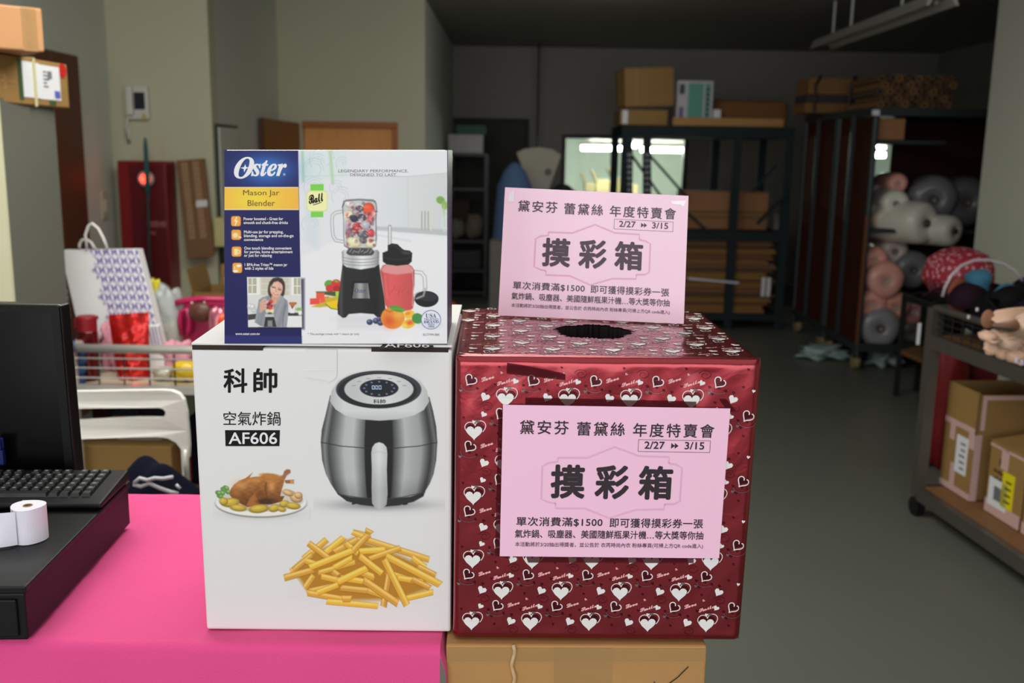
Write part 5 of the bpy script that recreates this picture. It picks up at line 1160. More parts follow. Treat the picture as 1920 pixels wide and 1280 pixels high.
# red foil pouch
PY = 4.08
REDF = mat('red_foil_pouch_film', (206, 34, 30), .22, metal=.6, coat=.4, bump=.7, bscale=24, scale=6)
tl, tr, br_, bl_ = on(203, 590, PY+.01), on(279, 585, PY+.01), on(279, 690, PY-.02), on(218, 690, PY-.02)
for p in (br_, bl_): p[2] = dz_
g = (bl_+br_)/2; t = thing('foil_pouch', 'shiny bright red foil pouch standing on the middle cart', 'pouch', g); F_ = []; B_ = []
for j in range(22):
    v = j/21; rowF = []; rowB = []
    for i in range(20):
        u = i/19; p = (bl_*(1-u)+br_*u)*(1-v)+(tl*(1-u)+tr*u)*v; th_ = .045*math.sin(PI*u)**.6*(1-v)**.7 if v < .86 else 0
        cr_ = .006*math.sin(17*u+9*v)*math.sin(PI*u)*(1-v*.8)+.004*math.sin(31*v-12*u)*math.sin(PI*u)*(1 if v < .82 else 0)
        rowF.append(p+np.array((0, -th_+cr_, 0))); rowB.append(p+np.array((0, th_*.7+.001, 0)))
    F_.append(rowF); B_.append(rowB)
b = MB(); b.grid(np.array(F_)); b.build('front_film', REDF, t, smooth=True, off=g); MB().grid(np.array(B_)).build('back_film', REDF, t, smooth=True, off=g)
MB().tube([tl*.86+bl_*.14+np.array((0, -.003, 0)), tr*.86+br_*.14+np.array((0, -.003, 0))], .003, 6).build('zip_seal', REDF, t, off=g)
# yellow packet, clear bag, second lattice bag, pink handbag, brown purse, tissue
def pillow(rect, Y, d, nm, m, label, cat, part='film', bulge=1.0, z=None, group=None, smooth=True, crinkle=.1):
    lo, hi = pbox(rect, Y, d); z = z if z is not None else lo[2]; c_ = np.array(((lo[0]+hi[0])/2, Y+d/2, z)); rx, rz_ = (hi[0]-lo[0])/2, (hi[2]-z)/2
    t_ = thing(nm, label, cat, c_, 0, group)
    b_ = MB(); b_.ball((0, 0, rz_), (rx, d/2, rz_), 22, 14, lambda p: 1/(abs(p[0])**5+abs(p[1])**3+abs(p[2])**5)**(1/5.0)*(1+crinkle*math.sin(7*p[0]+4*p[2])*math.sin(5*p[1]+6*p[2]+2))*.97)
    b_.build(part, m, t_, smooth=smooth); return t_
YEL = mat('yellow_packet', (216, 200, 40), .35, coat=.3, var=.08)
pillow((276, 524, 299, 590), 4.46, .05, 'yellow_packet', YEL, 'upright lime yellow packet behind the white shopping bag', 'packet', z=dz_)
MIST = mat('clear_bag_milky', (200, 206, 206), .2, alpha=.55, spec=.6, bump=.6, bscale=30)
t = pillow((282, 545, 332, 650), 4.36, .12, 'clear_bag', MIST, 'knotted clear plastic bag of pale goods right of the lattice bag', 'bag', z=dz_, crinkle=.16)
b = MB(); g = on(306, 548, 4.42)-np.array(t.location); b.tube([g+np.array((0, 0, -.05)), g+np.array((-.01, 0, 0)), g+np.array((.012, 0, .03))], [.035, .014, .03], 10); b.build('knot', MIST, t, smooth=True)
CREAM = mat('cream_goods', (206, 190, 160), .6); b = MB(); b.ball((0, .0, .10), (.07, .03, .08), 16, 10); b.build('contents', CREAM, t, smooth=True)
fp2 = [on(268, 612, 4.2), on(296, 608, 4.2), on(310, 655, 4.16), on(276, 655, 4.16)]
g = (fp2[2]+fp2[3])/2; g[2] = dz_; t = thing('lattice_pouch', 'small lattice-printed pouch lying right of the red foil pouch', 'pouch', g); fp2[2][2] = fp2[3][2] = dz_
MB().hexa([fp2[3], fp2[2], fp2[2]+np.array((0, .08, 0)), fp2[3]+np.array((0, .08, 0))], [fp2[0], fp2[1], fp2[1]+np.array((0, .04, 0)), fp2[0]+np.array((0, .04, 0))]).build('paper', BAGW, t, bevel=.006, off=g)
pl2 = Plane(fp2[0], np.cross(fp2[1]-fp2[0], fp2[3]-fp2[0])); ik = Ink(lambda u, v, e: pl2.at(u, v, e)); ik.e = .002
for j in range(7):
    for i in range(5):
        x = 271+i*6.2+j*1.6; y = 613+j*7
        if x < 300+j*1.2: ik.poly([(x, y), (x+4.4, y+.6), (x+2.2, y+3)]); ik.poly([(x+2.2, y+3), (x+4.2, y+5.4), (x, y+5.6)])
ik.build('lattice_print', mat('purple_ink', (74, 64, 140)), t, off=g)
# pink handbag
PK = mat('hot_pink_leather', (176, 24, 82), .4, var=.06, coat=.2)
HY_ = 4.4; lo, hi = pbox((330, 566, 440, 660), HY_, .16); g = np.array(((lo[0]+hi[0])/2, HY_, dz_))
t = thing('pink_handbag', 'hot pink handbag with a loop handle beside the blender carton', 'handbag', g)
b = MB(); b.hexa([(lo[0], HY_, dz_), (hi[0], HY_, dz_), (hi[0], HY_+.16, dz_), (lo[0], HY_+.16, dz_)], [(lo[0]+.03, HY_+.02, hi[2]), (hi[0]-.03, HY_+.02, hi[2]), (hi[0]-.03, HY_+.13, hi[2]), (lo[0]+.03, HY_+.13, hi[2])]); b.build('body', PK, t, bevel=.02, off=g, seg=3)
MB().tube([on(x, y, HY_-.03) for x, y in ((341, 628), (337, 600), (340, 584), (350, 580), (356, 600), (354, 618), (350, 628))], .012, 8).build('handle', PK, t, smooth=True, off=g)
MB().tube([on(x, y, HY_-.02) for x, y in ((330, 568), (352, 563), (380, 560), (440, 562))], .015, 8).build('rim', PK, t, smooth=True, off=g)
for x in (360, 383): MB().ball(on(x, 568, HY_-.03), .007, 8, 6).build('stud', STEEL, t, off=g)
b = MB(); b.ball(np.array(on(376, 585, HY_-.05)), (.055, .03, .045), 18, 10); tag(b.build('brown_purse', mat('brown_leather', (88, 50, 36), .45, coat=.2), smooth=True), 'small brown purse hanging on the pink handbag', 'purse')
t = pillow((388, 578, 425, 652), HY_-.14, .09, 'striped_packet', mat('silver_pink_film', (206, 120, 140), .15, metal=.6, coat=.5, bump=.5, bscale=20), 'shiny pink and silver packet in front of the pink handbag', 'packet', z=dz_)
pillow((404, 590, 436, 655), HY_-.22, .07, 'orange_packet', mat('orange_film', (206, 74, 46), .3, coat=.3), 'orange packet at the lower left of the blender carton', 'packet', z=dz_)
b = MB()
for k in range(5): b.ball((rng.uniform(-.05, .05), rng.uniform(-.02, .02), .05+.03*k*.5), (.055, .03, .05), 14, 8, lambda p: 1+.25*math.sin(8*p[0]+k)*math.sin(9*p[2]+2*k))
TIS = mat('pink_tissue', (222, 150, 168), .6, alpha=.9)
for rect, lb in (((138, 640, 160, 716), 'crumpled pink tissue paper at the left, beside the purple bag'), ((186, 612, 214, 716), 'crumpled pink tissue paper between the thermos and the red foil pouch'), ((300, 645, 350, 690), 'crumpled pink tissue paper below the pink handbag')):
    pillow(rect, 4.16, .09, 'tissue_paper', TIS, lb, 'tissue paper', part='sheet', z=dz_, crinkle=.35)
pillow((318, 682, 362, 722), 3.98, .10, 'yellow_pouch', mat('yellow_film', (222, 186, 30), .3, coat=.3), 'shiny yellow pouch behind the cart wires left of the white carton', 'pouch', z=dz_)
pillow((283, 690, 318, 722), 4.0, .08, 'silver_packet', mat('pale_film', (196, 192, 176), .25, metal=.3, coat=.3), 'pale silvery packet beside the yellow pouch behind the cart wires', 'packet', z=dz_)
# blue cloth hung over the rail end
b = MB(); G = []
for j in range(16):
    v = j/15; row = []
    for i in range(8):
        u = i/7; p = on(112+26*u, 640+95*v, CY0-.035); row.append(p+np.array((0, .01*math.sin(9*u+4*v)-.012*math.sin(PI*v), 0)))
    G.append(row)
TQ = mat('blue_cloth', (58, 104, 168), .8, sheen=.2); b.grid(np.array(G)); G2 = [[p+np.array((0, .008, 0)) for p in r_] for r_ in G]; b.grid(np.array(G2)); o = b.build('blue_cloth', TQ, smooth=True); tag(o, 'blue cloth hanging over the left end of the cart rail', 'cloth')
b = MB()
for k in range(4): b.ball(on(148, 660+k*17, CY0+.05), (.028, .035, .026), 12, 8)
o = b.build('blue_bundle', mat('blue_knit', (40, 74, 120), .9), smooth=True); tag(o, 'dark blue knit bundle behind the cart rail beside the blue cloth', 'clothing')
for px, py, cc, nm in ((105, 585, (190, 24, 50), 'red'), (117, 663, (206, 40, 110), 'pink'), (122, 710, (40, 60, 170), 'blue')):
    g = on(px, py, mY+.04); o = MB().ball(g, (.008, .006, .006), 10, 6).build('hair_tie', mat('tie_'+nm, cc, .6), smooth=True); tag(o, nm+' hair tie on a cord just right of the monitor edge', 'hair tie')
o = MB().tube([on(100, 573, mY+.045), on(106, 620, mY+.041), on(114, 690, mY+.041), on(120, 735, mY+.041), on(126, 800, mY+.041)], .0015, 6).build('cord', mat('dark_cord', (40, 30, 40)), smooth=True); tag(o, 'thin cord carrying hair ties beside the monitor', 'cord')
# open carton behind the handbag
OY = 5.6; lo, hi = pbox((362, 548, 440, 640), OY, .35); lo[2] = 0; g = np.array(((lo[0]+hi[0])/2, OY+.17, 0))
t = thing('open_carton', 'open brown carton with raised flaps on the floor left of the blender carton', 'box', g)
b = MB(); th_ = .006; x0_, y0_, _ = lo; x1_, y1_, z1_ = hi
b.box((x0_, y0_, 0), (x1_, y0_+th_, z1_)).box((x0_, y1_-th_, 0), (x1_, y1_, z1_)).box((x0_, y0_, 0), (x0_+th_, y1_, z1_)).box((x1_-th_, y0_, 0), (x1_, y1_, z1_)).box((x0_, y0_, 0), (x1_, y1_, .01)); b.build('body', CARD2, t, off=g)
for P in ([(x0_, y0_), (x0_, y1_), (-.03, .0), .13], [(x0_+.06, y1_), (x0_+.18, y1_), (.0, .03), .12]):
    (ax_, ay_), (bx_, by_), (ox, oy), hh = P; MB().hexa([(ax_, ay_, z1_), (bx_, by_, z1_), (bx_+.004, by_+.004, z1_), (ax_+.004, ay_+.004, z1_)], [(ax_+ox, ay_+oy, z1_+hh), (bx_+ox, by_+oy, z1_+hh), (bx_+ox+.004, by_+oy+.004, z1_+hh), (ax_+ox+.004, ay_+oy+.004, z1_+hh)]).build('flap', CARD2, t, off=g)
MB().box((x0_+.16, y0_+.1, z1_-.08), (x1_-.02, y1_-.06, z1_+.08)).build('packed_paper', PAPER, t, off=g, bevel=.01)
# ---- white chair
HY = 3.0
def cs(px, py): p = on(px, py, HY); return (float(p[0]), float(p[2]))
out = [cs(*p) for p in ((350, 862), (345, 866), (340, 861), (337, 845), (327, 831), (312, 823), (292, 820), (240, 820), (180, 822), (130, 824), (100, 826), (80, 834), (68, 850), (64, 862), (52, 862), (52, 800), (60, 755), (80, 738), (110, 735.5), (150, 734), (200, 733), (250, 732.5), (300, 732.5), (318, 734), (332, 740), (341, 752), (346, 775), (349, 810), (351, 840))]
hl = [cs(*p) for p in ((100, 767), (150, 766), (200, 765), (250, 765), (296, 765.5), (304, 768), (308.5, 774), (307, 781), (300, 785), (250, 784), (200, 786), (150, 789), (100, 793), (92, 788), (90, 774))]
ch = thing('white_chair', 'white plastic chair with a slotted back and chrome legs behind the table', 'chair', (out[0][0]-.22, HY, 0)); o3 = np.array(ch.location)
xm = (out[0][0]+out[14][0])/2
b = MB(); b.prism(out, lambda u, v, w_: (u, HY+w_+.25*(u-xm)**2, v), .022, holes=[hl]); b.build('backrest', WHITE, ch, bevel=.006, seg=3, off=o3)
sz = .46
b = MB(); b.prism(rrect(xm-.22, -.0, xm+.22, .42, .06), lambda u, v, w_: (u, HY-.40+v, sz+w_), .025); b.build('seat', WHITE, ch, bevel=.008, off=o3)
zt1 = out[0][1]
for s_, xx in ((1, out[1][0]), (-1, out[13][0]-.01)):
    MB().tube([(xx, HY+.012, zt1+.03), (xx, HY+.012, zt1-.05), (xx-.005*s_, HY+.03, sz-.02), (xx, HY+.12, .0)], .012, 10).build('leg', STEEL, ch, smooth=True, off=o3)
    MB().tube([(xx-.02*s_, HY+.03, sz-.015), (xx-.02*s_, HY-.34, sz-.015), (xx-.01*s_, HY-.40, .0)], .012, 10).build('leg', STEEL, ch, smooth=True, off=o3)
# navy clothes lying on the chair seat and things under the cart
NAVYC = mat('navy_jersey', (16, 18, 34), .95, spec=.1, var=.15)
NY = 2.62; g = on(240, 922, NY); zb = sz+.03
t = thing('navy_clothes', 'navy sweatpants with white stripe heaped on the chair seat', 'clothing', (float(on(250, 900, NY)[0]), NY+.12, zb)); cxx = float(t.location[0])
G = []
for j in range(26):
    row = []
    for i in range(40):
        u, v = i/39, j/25; x = float(on(140, 900, NY)[0])+u*(float(on(356, 900, NY)[0])-float(on(140, 900, NY)[0])); h_ = float(on(250, 884, NY)[2])-zb
        z = h_*(math.sin(PI*min(1, max(0, u*1.02)))**.35)*(math.sin(PI*v)**.5)*(.92+.06*math.sin(9*u+6*v)+.05*math.sin(17*u-9*v)); row.append((x, NY+.26*v, zb+max(0, z)))
    G.append(row)
MB().grid(np.array(G)).build('fabric', NAVYC, t, smooth=True, off=t.location)
WBND = mat('white_band', (200, 204, 210), .7)
for k, (pts, w_) in enumerate((([(252, 905), (262, 896), (276, 900), (290, 896), (306, 897), (324, 894)], .013), ([(250, 908), (264, 912), (280, 906), (300, 915), (320, 922), (334, 925)], .013), ([(330, 908), (338, 916)], .01))):
    MB().tube([on(p[0], p[1], NY-.010) for p in pts], w_*.42, 8).build('white_stripe', WBND, t, smooth=True, off=t.location)
UY = 3.98; lo, hi = pbox((128, 836, 322, 900), UY, .5); lo[2] = .167; g = np.array(((lo[0]+hi[0])/2, UY+.2, .167))
t = thing('cart_carton', 'brown carton with a printed sheet on top under the middle cart', 'box', g); MB().box(lo, hi).build('body', CARD2, t, bevel=.005, off=g)
MB().box((lo[0]+.17, UY+.1, hi[2]), (lo[0]+.36, UY+.36, hi[2]+.003)).build('printed_sheet', mat('sheet_grey', (190, 180, 176), .5), t, off=g)
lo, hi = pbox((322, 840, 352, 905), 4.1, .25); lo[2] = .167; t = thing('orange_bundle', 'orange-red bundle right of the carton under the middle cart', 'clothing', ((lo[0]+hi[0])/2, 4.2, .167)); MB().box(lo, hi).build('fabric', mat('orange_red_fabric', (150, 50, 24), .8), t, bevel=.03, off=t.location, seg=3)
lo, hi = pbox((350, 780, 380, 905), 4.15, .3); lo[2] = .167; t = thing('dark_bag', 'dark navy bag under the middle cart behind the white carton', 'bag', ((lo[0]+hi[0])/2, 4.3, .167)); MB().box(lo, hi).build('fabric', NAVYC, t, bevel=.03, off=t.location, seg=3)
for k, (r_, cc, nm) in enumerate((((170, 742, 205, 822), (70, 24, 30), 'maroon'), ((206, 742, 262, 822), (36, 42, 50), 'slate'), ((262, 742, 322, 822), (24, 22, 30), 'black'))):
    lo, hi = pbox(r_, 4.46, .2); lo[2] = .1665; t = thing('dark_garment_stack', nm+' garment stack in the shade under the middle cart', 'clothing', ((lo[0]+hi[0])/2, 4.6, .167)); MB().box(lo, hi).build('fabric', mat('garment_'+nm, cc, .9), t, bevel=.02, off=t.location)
# ================================================================== BACK CENTRE
# grey shelf unit in front of the dark door
SY_ = 11.2
x0, x1 = float(on(838, 300, SY_)[0]), float(on(912, 300, SY_)[0]); zt = float(on(875, 290, SY_)[2])
su = thing('metal_shelf', 'grey metal shelf unit in front of the dark back door', 'shelf', ((x0+x1)/2, SY_+.2, 0)); o_ = np.array(su.location)
for x in (x0, x1):
    for y in (SY_, SY_+.4): MB().bar((x, y, 0), (x, y, zt), .035).build('post', DSTEEL, su, off=o_)
for py in (287, 352, 450, 505, 546): z = float(on(875, py, SY_)[2]); MB().box((x0, SY_, z-.03), (x1, SY_+.4, z)).build('shelf_board', DSTEEL, su, off=o_)
def simple(nm, rect, Y, d, m, label, cat, part='body', bevel=.006, z=None, group=None):
    lo, hi = pbox(rect, Y, d)
    if z is not None: lo[2] = z
    g = np.array(((lo[0]+hi[0])/2, (lo[1]+hi[1])/2, lo[2])); t_ = thing(nm, label, cat, g, 0, group); MB().box(lo, hi).build(part, m, t_, bevel=bevel, off=g); return t_, lo, hi
zs = {py: float(on(875, py, SY_)[2])+.002 for py in (287, 352, 450, 505, 546)}
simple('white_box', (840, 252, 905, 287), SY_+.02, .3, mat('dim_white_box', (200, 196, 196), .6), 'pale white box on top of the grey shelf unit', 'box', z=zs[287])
z_ = float(on(872, 252, SY_+.02)[2])+.002
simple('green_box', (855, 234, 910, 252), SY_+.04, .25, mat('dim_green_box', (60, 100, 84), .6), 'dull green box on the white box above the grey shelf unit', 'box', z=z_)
lo, hi = pbox((846, 400, 905, 448), SY_+.06, .22)
for i, (px, cc) in enumerate(((856, (130, 124, 112)), (888, (124, 112, 98)))):
    g = on(px, 430, SY_+.12); b = MB(); h_ = (hi[2]-zs[450])/2*(1 if i else .8); b.ball((0, 0, h_), (.10, .1, h_), 14, 10, lambda p: 1+.1*math.sin(5*p[0]+4*p[2]+i))
    o = b.build('stuffed_bag', mat('bag_dim_%d' % i, cc, .8), smooth=True); o.location = (g[0], SY_+.16, zs[450]); tag(o, ('left greyish' if i == 0 else 'right taller brownish')+' stuffed bag on the grey shelf unit', 'bag')
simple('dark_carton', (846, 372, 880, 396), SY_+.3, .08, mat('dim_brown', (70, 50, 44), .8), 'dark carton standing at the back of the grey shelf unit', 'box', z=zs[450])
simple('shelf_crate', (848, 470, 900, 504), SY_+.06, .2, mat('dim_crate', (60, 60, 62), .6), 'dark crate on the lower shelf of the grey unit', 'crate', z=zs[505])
o_c = thing('orange_cone', 'orange traffic-cone-like wedge peeking out beside the blender carton', 'cone', (float(on(846, 585, 7.6)[0]), 7.6, 0)); o_c['label'] = 'orange object peeking out between the blender carton and the red box'
hz = float(on(846, 566, 7.6)[2]); MB().lathe([(.14, .015), (.10, .03), (.025, hz), (.0, hz)], n=20).build('cone', mat('orange_plastic', (220, 80, 26), .5), o_c); MB().box((-.17, -.17, 0), (.17, .17, .02)).build('base', MATS['orange_plastic'], o_c)
# fan-shaped white board and blue cloth heap
FY = 9.6
P = [on(x, y, FY) for x, y in ((969, 286), (984, 279), (1010, 276), (1036, 280), (1052, 291), (1030, 352), (1014, 420), (1000, 420), (988, 340))]
g = np.array((float(P[6][0]), FY, 0)); t = thing('fan_board', 'pale fan-shaped board standing behind the pink notice', 'board', g)
n = len(P); MB().add(P+[p+np.array((0, .03, 0)) for p in P], [tuple(range(n)), tuple(range(2*n-1, n-1, -1))]+[(i, (i+1) % n, n+(i+1) % n, n+i) for i in range(n)]).build('panel', mat('dim_board', (176, 170, 156), .8), t, off=g)
MB().bar((float(P[6][0]), FY+.02, 0), (float(P[6][0])-.02, FY+.02, float(P[6][2])+.1), .03).build('support', DSTEEL, t, off=g); MB().tube([on(1028, 322, FY-.01)+np.array((0.022*math.cos(a), 0, .022*math.sin(a))) for a in np.linspace(0, 6.28, 12)], .008, 6).build('ring', DSTEEL, t, off=g)
b = MB(); gz = on(958, 305, 9.2); b.lathe([(.22, .0), (.2, .5*gz[2]), (.16, gz[2]*.86), (.10, gz[2]*.95), (.03, gz[2])], n=20); o = b.build('blue_sack', mat('blue_sack_cloth', (84, 110, 150), .85), smooth=True); o.location = (float(on(965, 320, 9.2)[0]), 9.2, 0); tag(o, 'tall dusty blue covered heap left of the pale fan-shaped board', 'sack')
b = MB(); gz = on(1050, 345, 8.6); b.lathe([(.24, .0), (.26, .25*gz[2]), (.25, .6*gz[2]), (.21, gz[2]*.85), (.13, gz[2]*.95), (.04, gz[2])], n=20); o = b.build('dark_sack', mat('black_sack', (18, 18, 20), .7), smooth=True); o.location = (float(on(1055, 345, 8.6)[0]), 8.6, 0); tag(o, 'dark bulky sack below the left corner of the lit window', 'sack')
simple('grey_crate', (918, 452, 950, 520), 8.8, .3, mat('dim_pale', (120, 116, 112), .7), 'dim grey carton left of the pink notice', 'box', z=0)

# ---- steel rack with slotted angle posts
KY0, KY1 = 9.3, 10.3
kx0 = float(on(1172, 300, KY0)[0]); kx1 = float(on(1478, 300, KY0)[0]); kzt = float(on(1300, 236, KY0)[2])
rk = thing('steel_rack', 'dark slotted-angle steel rack before the lit back window', 'rack', ((kx0+kx1)/2, (KY0+KY1)/2, 0)); o_ = np.array(rk.location)
RKM = mat('rack_steel', (44, 52, 56), .85, spec=.1, var=.1); SLOTLT = mat('slot_backlight_pale', (170, 176, 176), .4)
kxm = float(on(1381, 300, KY0)[0])
for x in (kx0, kxm, kx1):
    for y in (KY0, KY1):
        MB().bar((x, y, 0), (x, y, kzt), .075, .05).build('post', RKM, rk, off=o_)
MB().box((kx0-.02, KY0-.03, kzt-.10), (kx1+.02, KY1+.03, kzt)).build('top_shelf', RKM, rk, off=o_)
kzm = float(on(1300, 432, KY0)[2]); kzl = float(on(1380, 588, KY0)[2])
kzl = max(kzl, .06)
MB().box((kx0-.02, KY0-.03, kzm-.09), (kx1+.02, KY1+.03, kzm)).build('middle_shelf', RKM, rk, off=o_); MB().box((kx0-.02, KY0-.03, kzl-.06), (kx1+.02, KY1+.03, kzl)).build('bottom_shelf', RKM, rk, off=o_)
for (a, b_, y) in (((1213, 285), (1290, 372), KY0), ((1180, 285), (1262, 400), KY0), ((1455, 310), (1412, 358), KY0), ((1478, 360), (1420, 420), KY0), ((1290, 400), (1330, 436), KY0)):
    MB().bar(on(*a, y-.03), on(*b_, y-.03), .05, .02).build('brace', RKM, rk, off=o_)
MB().bar(on(1213, 250, KY0-.05), on(1213, 560, KY0-.05), .075, .03).build('upright', RKM, rk, off=o_)
MB().bar(on(1180, 250, KY0-.05), on(1180, 560, KY0-.05), .06, .03).build('upright', RKM, rk, off=o_)
for k in range(12):
    for px in (1178, 1182, 1211, 1216):
        if k < 9: p = on(px, 290+k*11, KY0-.068); MB().box(p-np.array((.006, .002, .014)), p+np.array((.006, .001, .014))).build('slot_backlight', SLOTLT, rk, off=o_)  # pale plates painting the window light seen through the post slots
zt_ = kzt+.002
# things on top of the rack
lo, hi = pbox((1172, 128, 1266, 205), 9.45, .5); tl = thing('tilted_carton', 'large brown carton tilted on a flat carton, topmost on the steel rack', 'box', ((lo[0]+hi[0])/2, 9.6, 0))
flz = float(on(1200, 206, 9.4)[2])
t, l2, h2 = simple('flat_carton', (1163, 206, 1252, 226), 9.35, .6, CARD2, 'flat brown carton lying under the tilted carton on the steel rack', 'box', z=zt_)
MB().box((l2[0]+.02, l2[1]-.002, l2[2]+.01), (l2[0]+.07, l2[1]-.0002, h2[2]-.005)).build('sticker', PAPER, t, off=t.location)
zb_ = h2[2]+.012; wid = hi[0]-lo[0]; hei = hi[2]-lo[2]-.02
tl.location = (float(lo[0]), 9.4, zb_+.012); tl.rotation_euler = (0, math.radians(-3), math.radians(6))
MB().box((0, 0, 0), (wid, .42, hei)).build('body', CARD2, tl, bevel=.008); MB().box((wid*.22, -.0015, .02), (wid*.27, -.0002, hei)).build('tape', TAPE, tl); MB().box((-.0015, .1, .02), (-.0002, .32, hei-.02)).build('side_flap', CARD, tl)
t, l2, h2 = simple('teal_poster_box', (1270, 151, 1337, 218), 9.4, .12, mat('pale_print_board', (190, 186, 192), .6), 'white box with teal print standing on the steel rack', 'box', z=zt_)
TL = mat('teal_print', (96, 160, 146), .6)
def fr(u0, u1, v0, v1, nm, m, e=.002): w_, h_ = h2[0]-l2[0], h2[2]-l2[2]; return MB().box((l2[0]+u0*w_, l2[1]-e, l2[2]+v0*h_), (l2[0]+u1*w_, l2[1]-.0002, l2[2]+v1*h_)).build(nm, m, t, off=t.location)
fr(.30, .72, .08, .94, 'teal_panel', TL); fr(.78, .92, .06, .94, 'teal_stripe', TL); fr(.05, .2, .7, .92, 'dark_print', mat('dim_dark_print', (70, 74, 80)), .003)
for k in range(7): fr(.80, .90, .12+.11*k, .18+.11*k, 'dark_print', MATS['dim_dark_print'], .003)
fr(.06, .18, .1, .42, 'violet_print', mat('violet_print_m', (110, 96, 140)))
simple('small_pale_box', (1338, 205, 1352, 218), 9.38, .1, PAPER, 'tiny pale packet between the teal-printed box and the long carton', 'packet', z=zt_)
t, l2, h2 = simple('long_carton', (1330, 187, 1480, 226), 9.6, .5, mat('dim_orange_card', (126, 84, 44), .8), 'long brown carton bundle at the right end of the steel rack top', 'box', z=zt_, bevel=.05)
t, l2, h2 = simple('thin_board_stack', (1262, 221, 1470, 235), 9.34, .05, CARD, 'thin brown boards lying along the front of the rack top', 'board', z=zt_)
# on the middle shelf
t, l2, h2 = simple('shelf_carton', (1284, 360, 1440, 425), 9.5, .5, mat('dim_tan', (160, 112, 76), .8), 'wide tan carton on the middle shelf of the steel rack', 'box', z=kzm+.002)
for v in (.28, .42): MB().box((l2[0], l2[1]-.002, l2[2]+v*(h2[2]-l2[2])), (h2[0], l2[1]-.0002, l2[2]+(v+.08)*(h2[2]-l2[2]))).build('fold_line', CARDIN, t, off=t.location)
simple('grey_packet', (1452, 400, 1478, 428), 9.5, .2, mat('dim_pale', (120, 116, 112)), 'small grey packet right of the wide tan carton on the rack', 'packet', z=kzm+.002)
# stack of flattened cartons and boards below
y_ = 586; k = 0; zc_ = kzl+.002; tops = float(on(1350, 450, KY0+.1)[2])
while zc_ < tops-.02 and k < 16:
    h_ = (.07, .03, .05, .035, .06, .045, .03)[k % 7]; h_ = min(h_, tops-zc_)
    xa = float(on(1276, 500, KY0)[0]); xb = float(on(1452+((k*29) % 22)-12, 500, KY0)[0])
    cc = ((150, 106, 60), (128, 84, 56), (160, 122, 62), (104, 74, 56), (140, 100, 70))[k % 5]
    t = thing('flattened_carton', '%s flattened carton, %s from the bottom of the rack stack' % (('mid brown', 'dark reddish', 'light yellowish', 'dark', 'tan')[k % 5], 'first second third fourth fifth sixth seventh eighth ninth tenth eleventh twelfth thirteenth fourteenth fifteenth sixteenth'.split()[k]), 'cardboard', ((xa+xb)/2, KY0+.45, zc_), math.radians(((k*13) % 5-2)*.35), 'flattened cartons on the lower rack shelf')
    hw_ = (xb-xa)/2; off_ = ((k*7) % 5)*.012
    b = MB(); b.box((-hw_, -.42+off_, .001), (hw_, .4, h_*.48)).box((-hw_+.01, -.42+off_+.004, h_*.52), (hw_-.015, .4, h_-.002)); b.build('sheet', mat('flat_card_%d' % (k % 5), cc, .8, var=.1, stretch=(1, 1, 8)), t, bevel=.002)
    zc_ += h_; k += 1
P = (on(1290, 522, KY0-.03), on(1385, 530, KY0-.03)); o = MB().bar(P[0], P[1], .012, .018).build('white_strap', PAPER); tag(o, 'white strap strip across the flattened cartons on the rack', 'strap')
g = on(1437, 538, KY0-.04); t = thing('paper_tag', 'white paper tag hanging on the flattened cartons in the rack', 'tag', g)
b = MB(); 
for dx in (-.03, .02): b.box((dx-.018, 0, -.09), (dx+.018, .004, .09))
b.build('paper', PAPER, t)

# ================================================================== TROLLEYS at the right
BRB = mat('brown_board', (66, 34, 22), .9, spec=.08, var=.2, scale=3, stretch=(6, 6, 1)); BRD = mat('brown_board_dark', (56, 32, 24), .9, spec=.08, var=.15, scale=3)
TYF, TYM, TYB = 7.5, 8.35, 9.25
TX = float(on(1632, 350, TYF)[0]); TZT = float(on(1632, 214, TYF)[2]); TX1 = TX+1.25; TZB = .22
def trolley(nm, label, y0, y1, gap):
    t_ = thing(nm, label, 'trolley', ((TX+TX1)/2, (y0+y1)/2, 0)); c_ = np.array(t_.location)
    for x in (TX, TX1):
        for y in (y0, y1):
            MB().tube([(x, y, .12), (x, y, TZT)], .024, 8).build('post', GSTEEL, t_, off=c_)
    nb = 2
    for s_ in range(nb):
        a = y0+.03+(y1-y0-.06)*s_/nb; b_ = y0+.03+(y1-y0-.06)*(s_+1)/nb-.006
        MB().box((TX-.006, a, TZB), (TX+.008, b_, TZT-.02)).build('side_board', BRB, t_, off=c_)
    MB().box((TX1-.008, y0+.03, TZB), (TX1+.006, y1-.03, TZT-.02)).build('side_board', BRD, t_, off=c_)
    MB().box((TX+gap, y1-.03, TZB), (TX1-.03, y1-.015, TZT-.02)).build('back_board', BRD, t_, off=c_)
    MB().box((TX-.02, y0-.02, TZB-.06), (TX1+.02, y1+.02, TZB)).build('base_deck', GSTEEL, t_, off=c_); MB().box((TX-.02, y0-.02, TZT-.01), (TX1+.02, y1+.02, TZT+.05)).build('top_deck', GSTEEL, t_, off=c_)
    MB().bar((TX-.03, (y0+y1)/2, TZB), (TX-.03, (y0+y1)/2, TZT), .03).build('side_rail', GSTEEL, t_, off=c_)
    for x in (TX+.02, TX1-.04):
        for y in (y0+.06, y1-.08):
            q_ = MB().box((x-.03, y-.03, .10), (x+.03, y+.03, .17)).build('caster', DSTEEL, t_, off=c_); MB().lathe([(.01, -.02), (.062, -.02), (.065, 0), (.062, .02), (.01, .02)], (x, y+.02, .0655), 16, ax=0).build('wheel', mat('wheel_tan', (150, 132, 96), .6), q_, off=c_)
    return t_, c_
t1, c1 = trolley('roll_trolley', 'tall brown-sided trolley with open front full of wrapped fabric rolls', TYF, TYM-.04, .43)
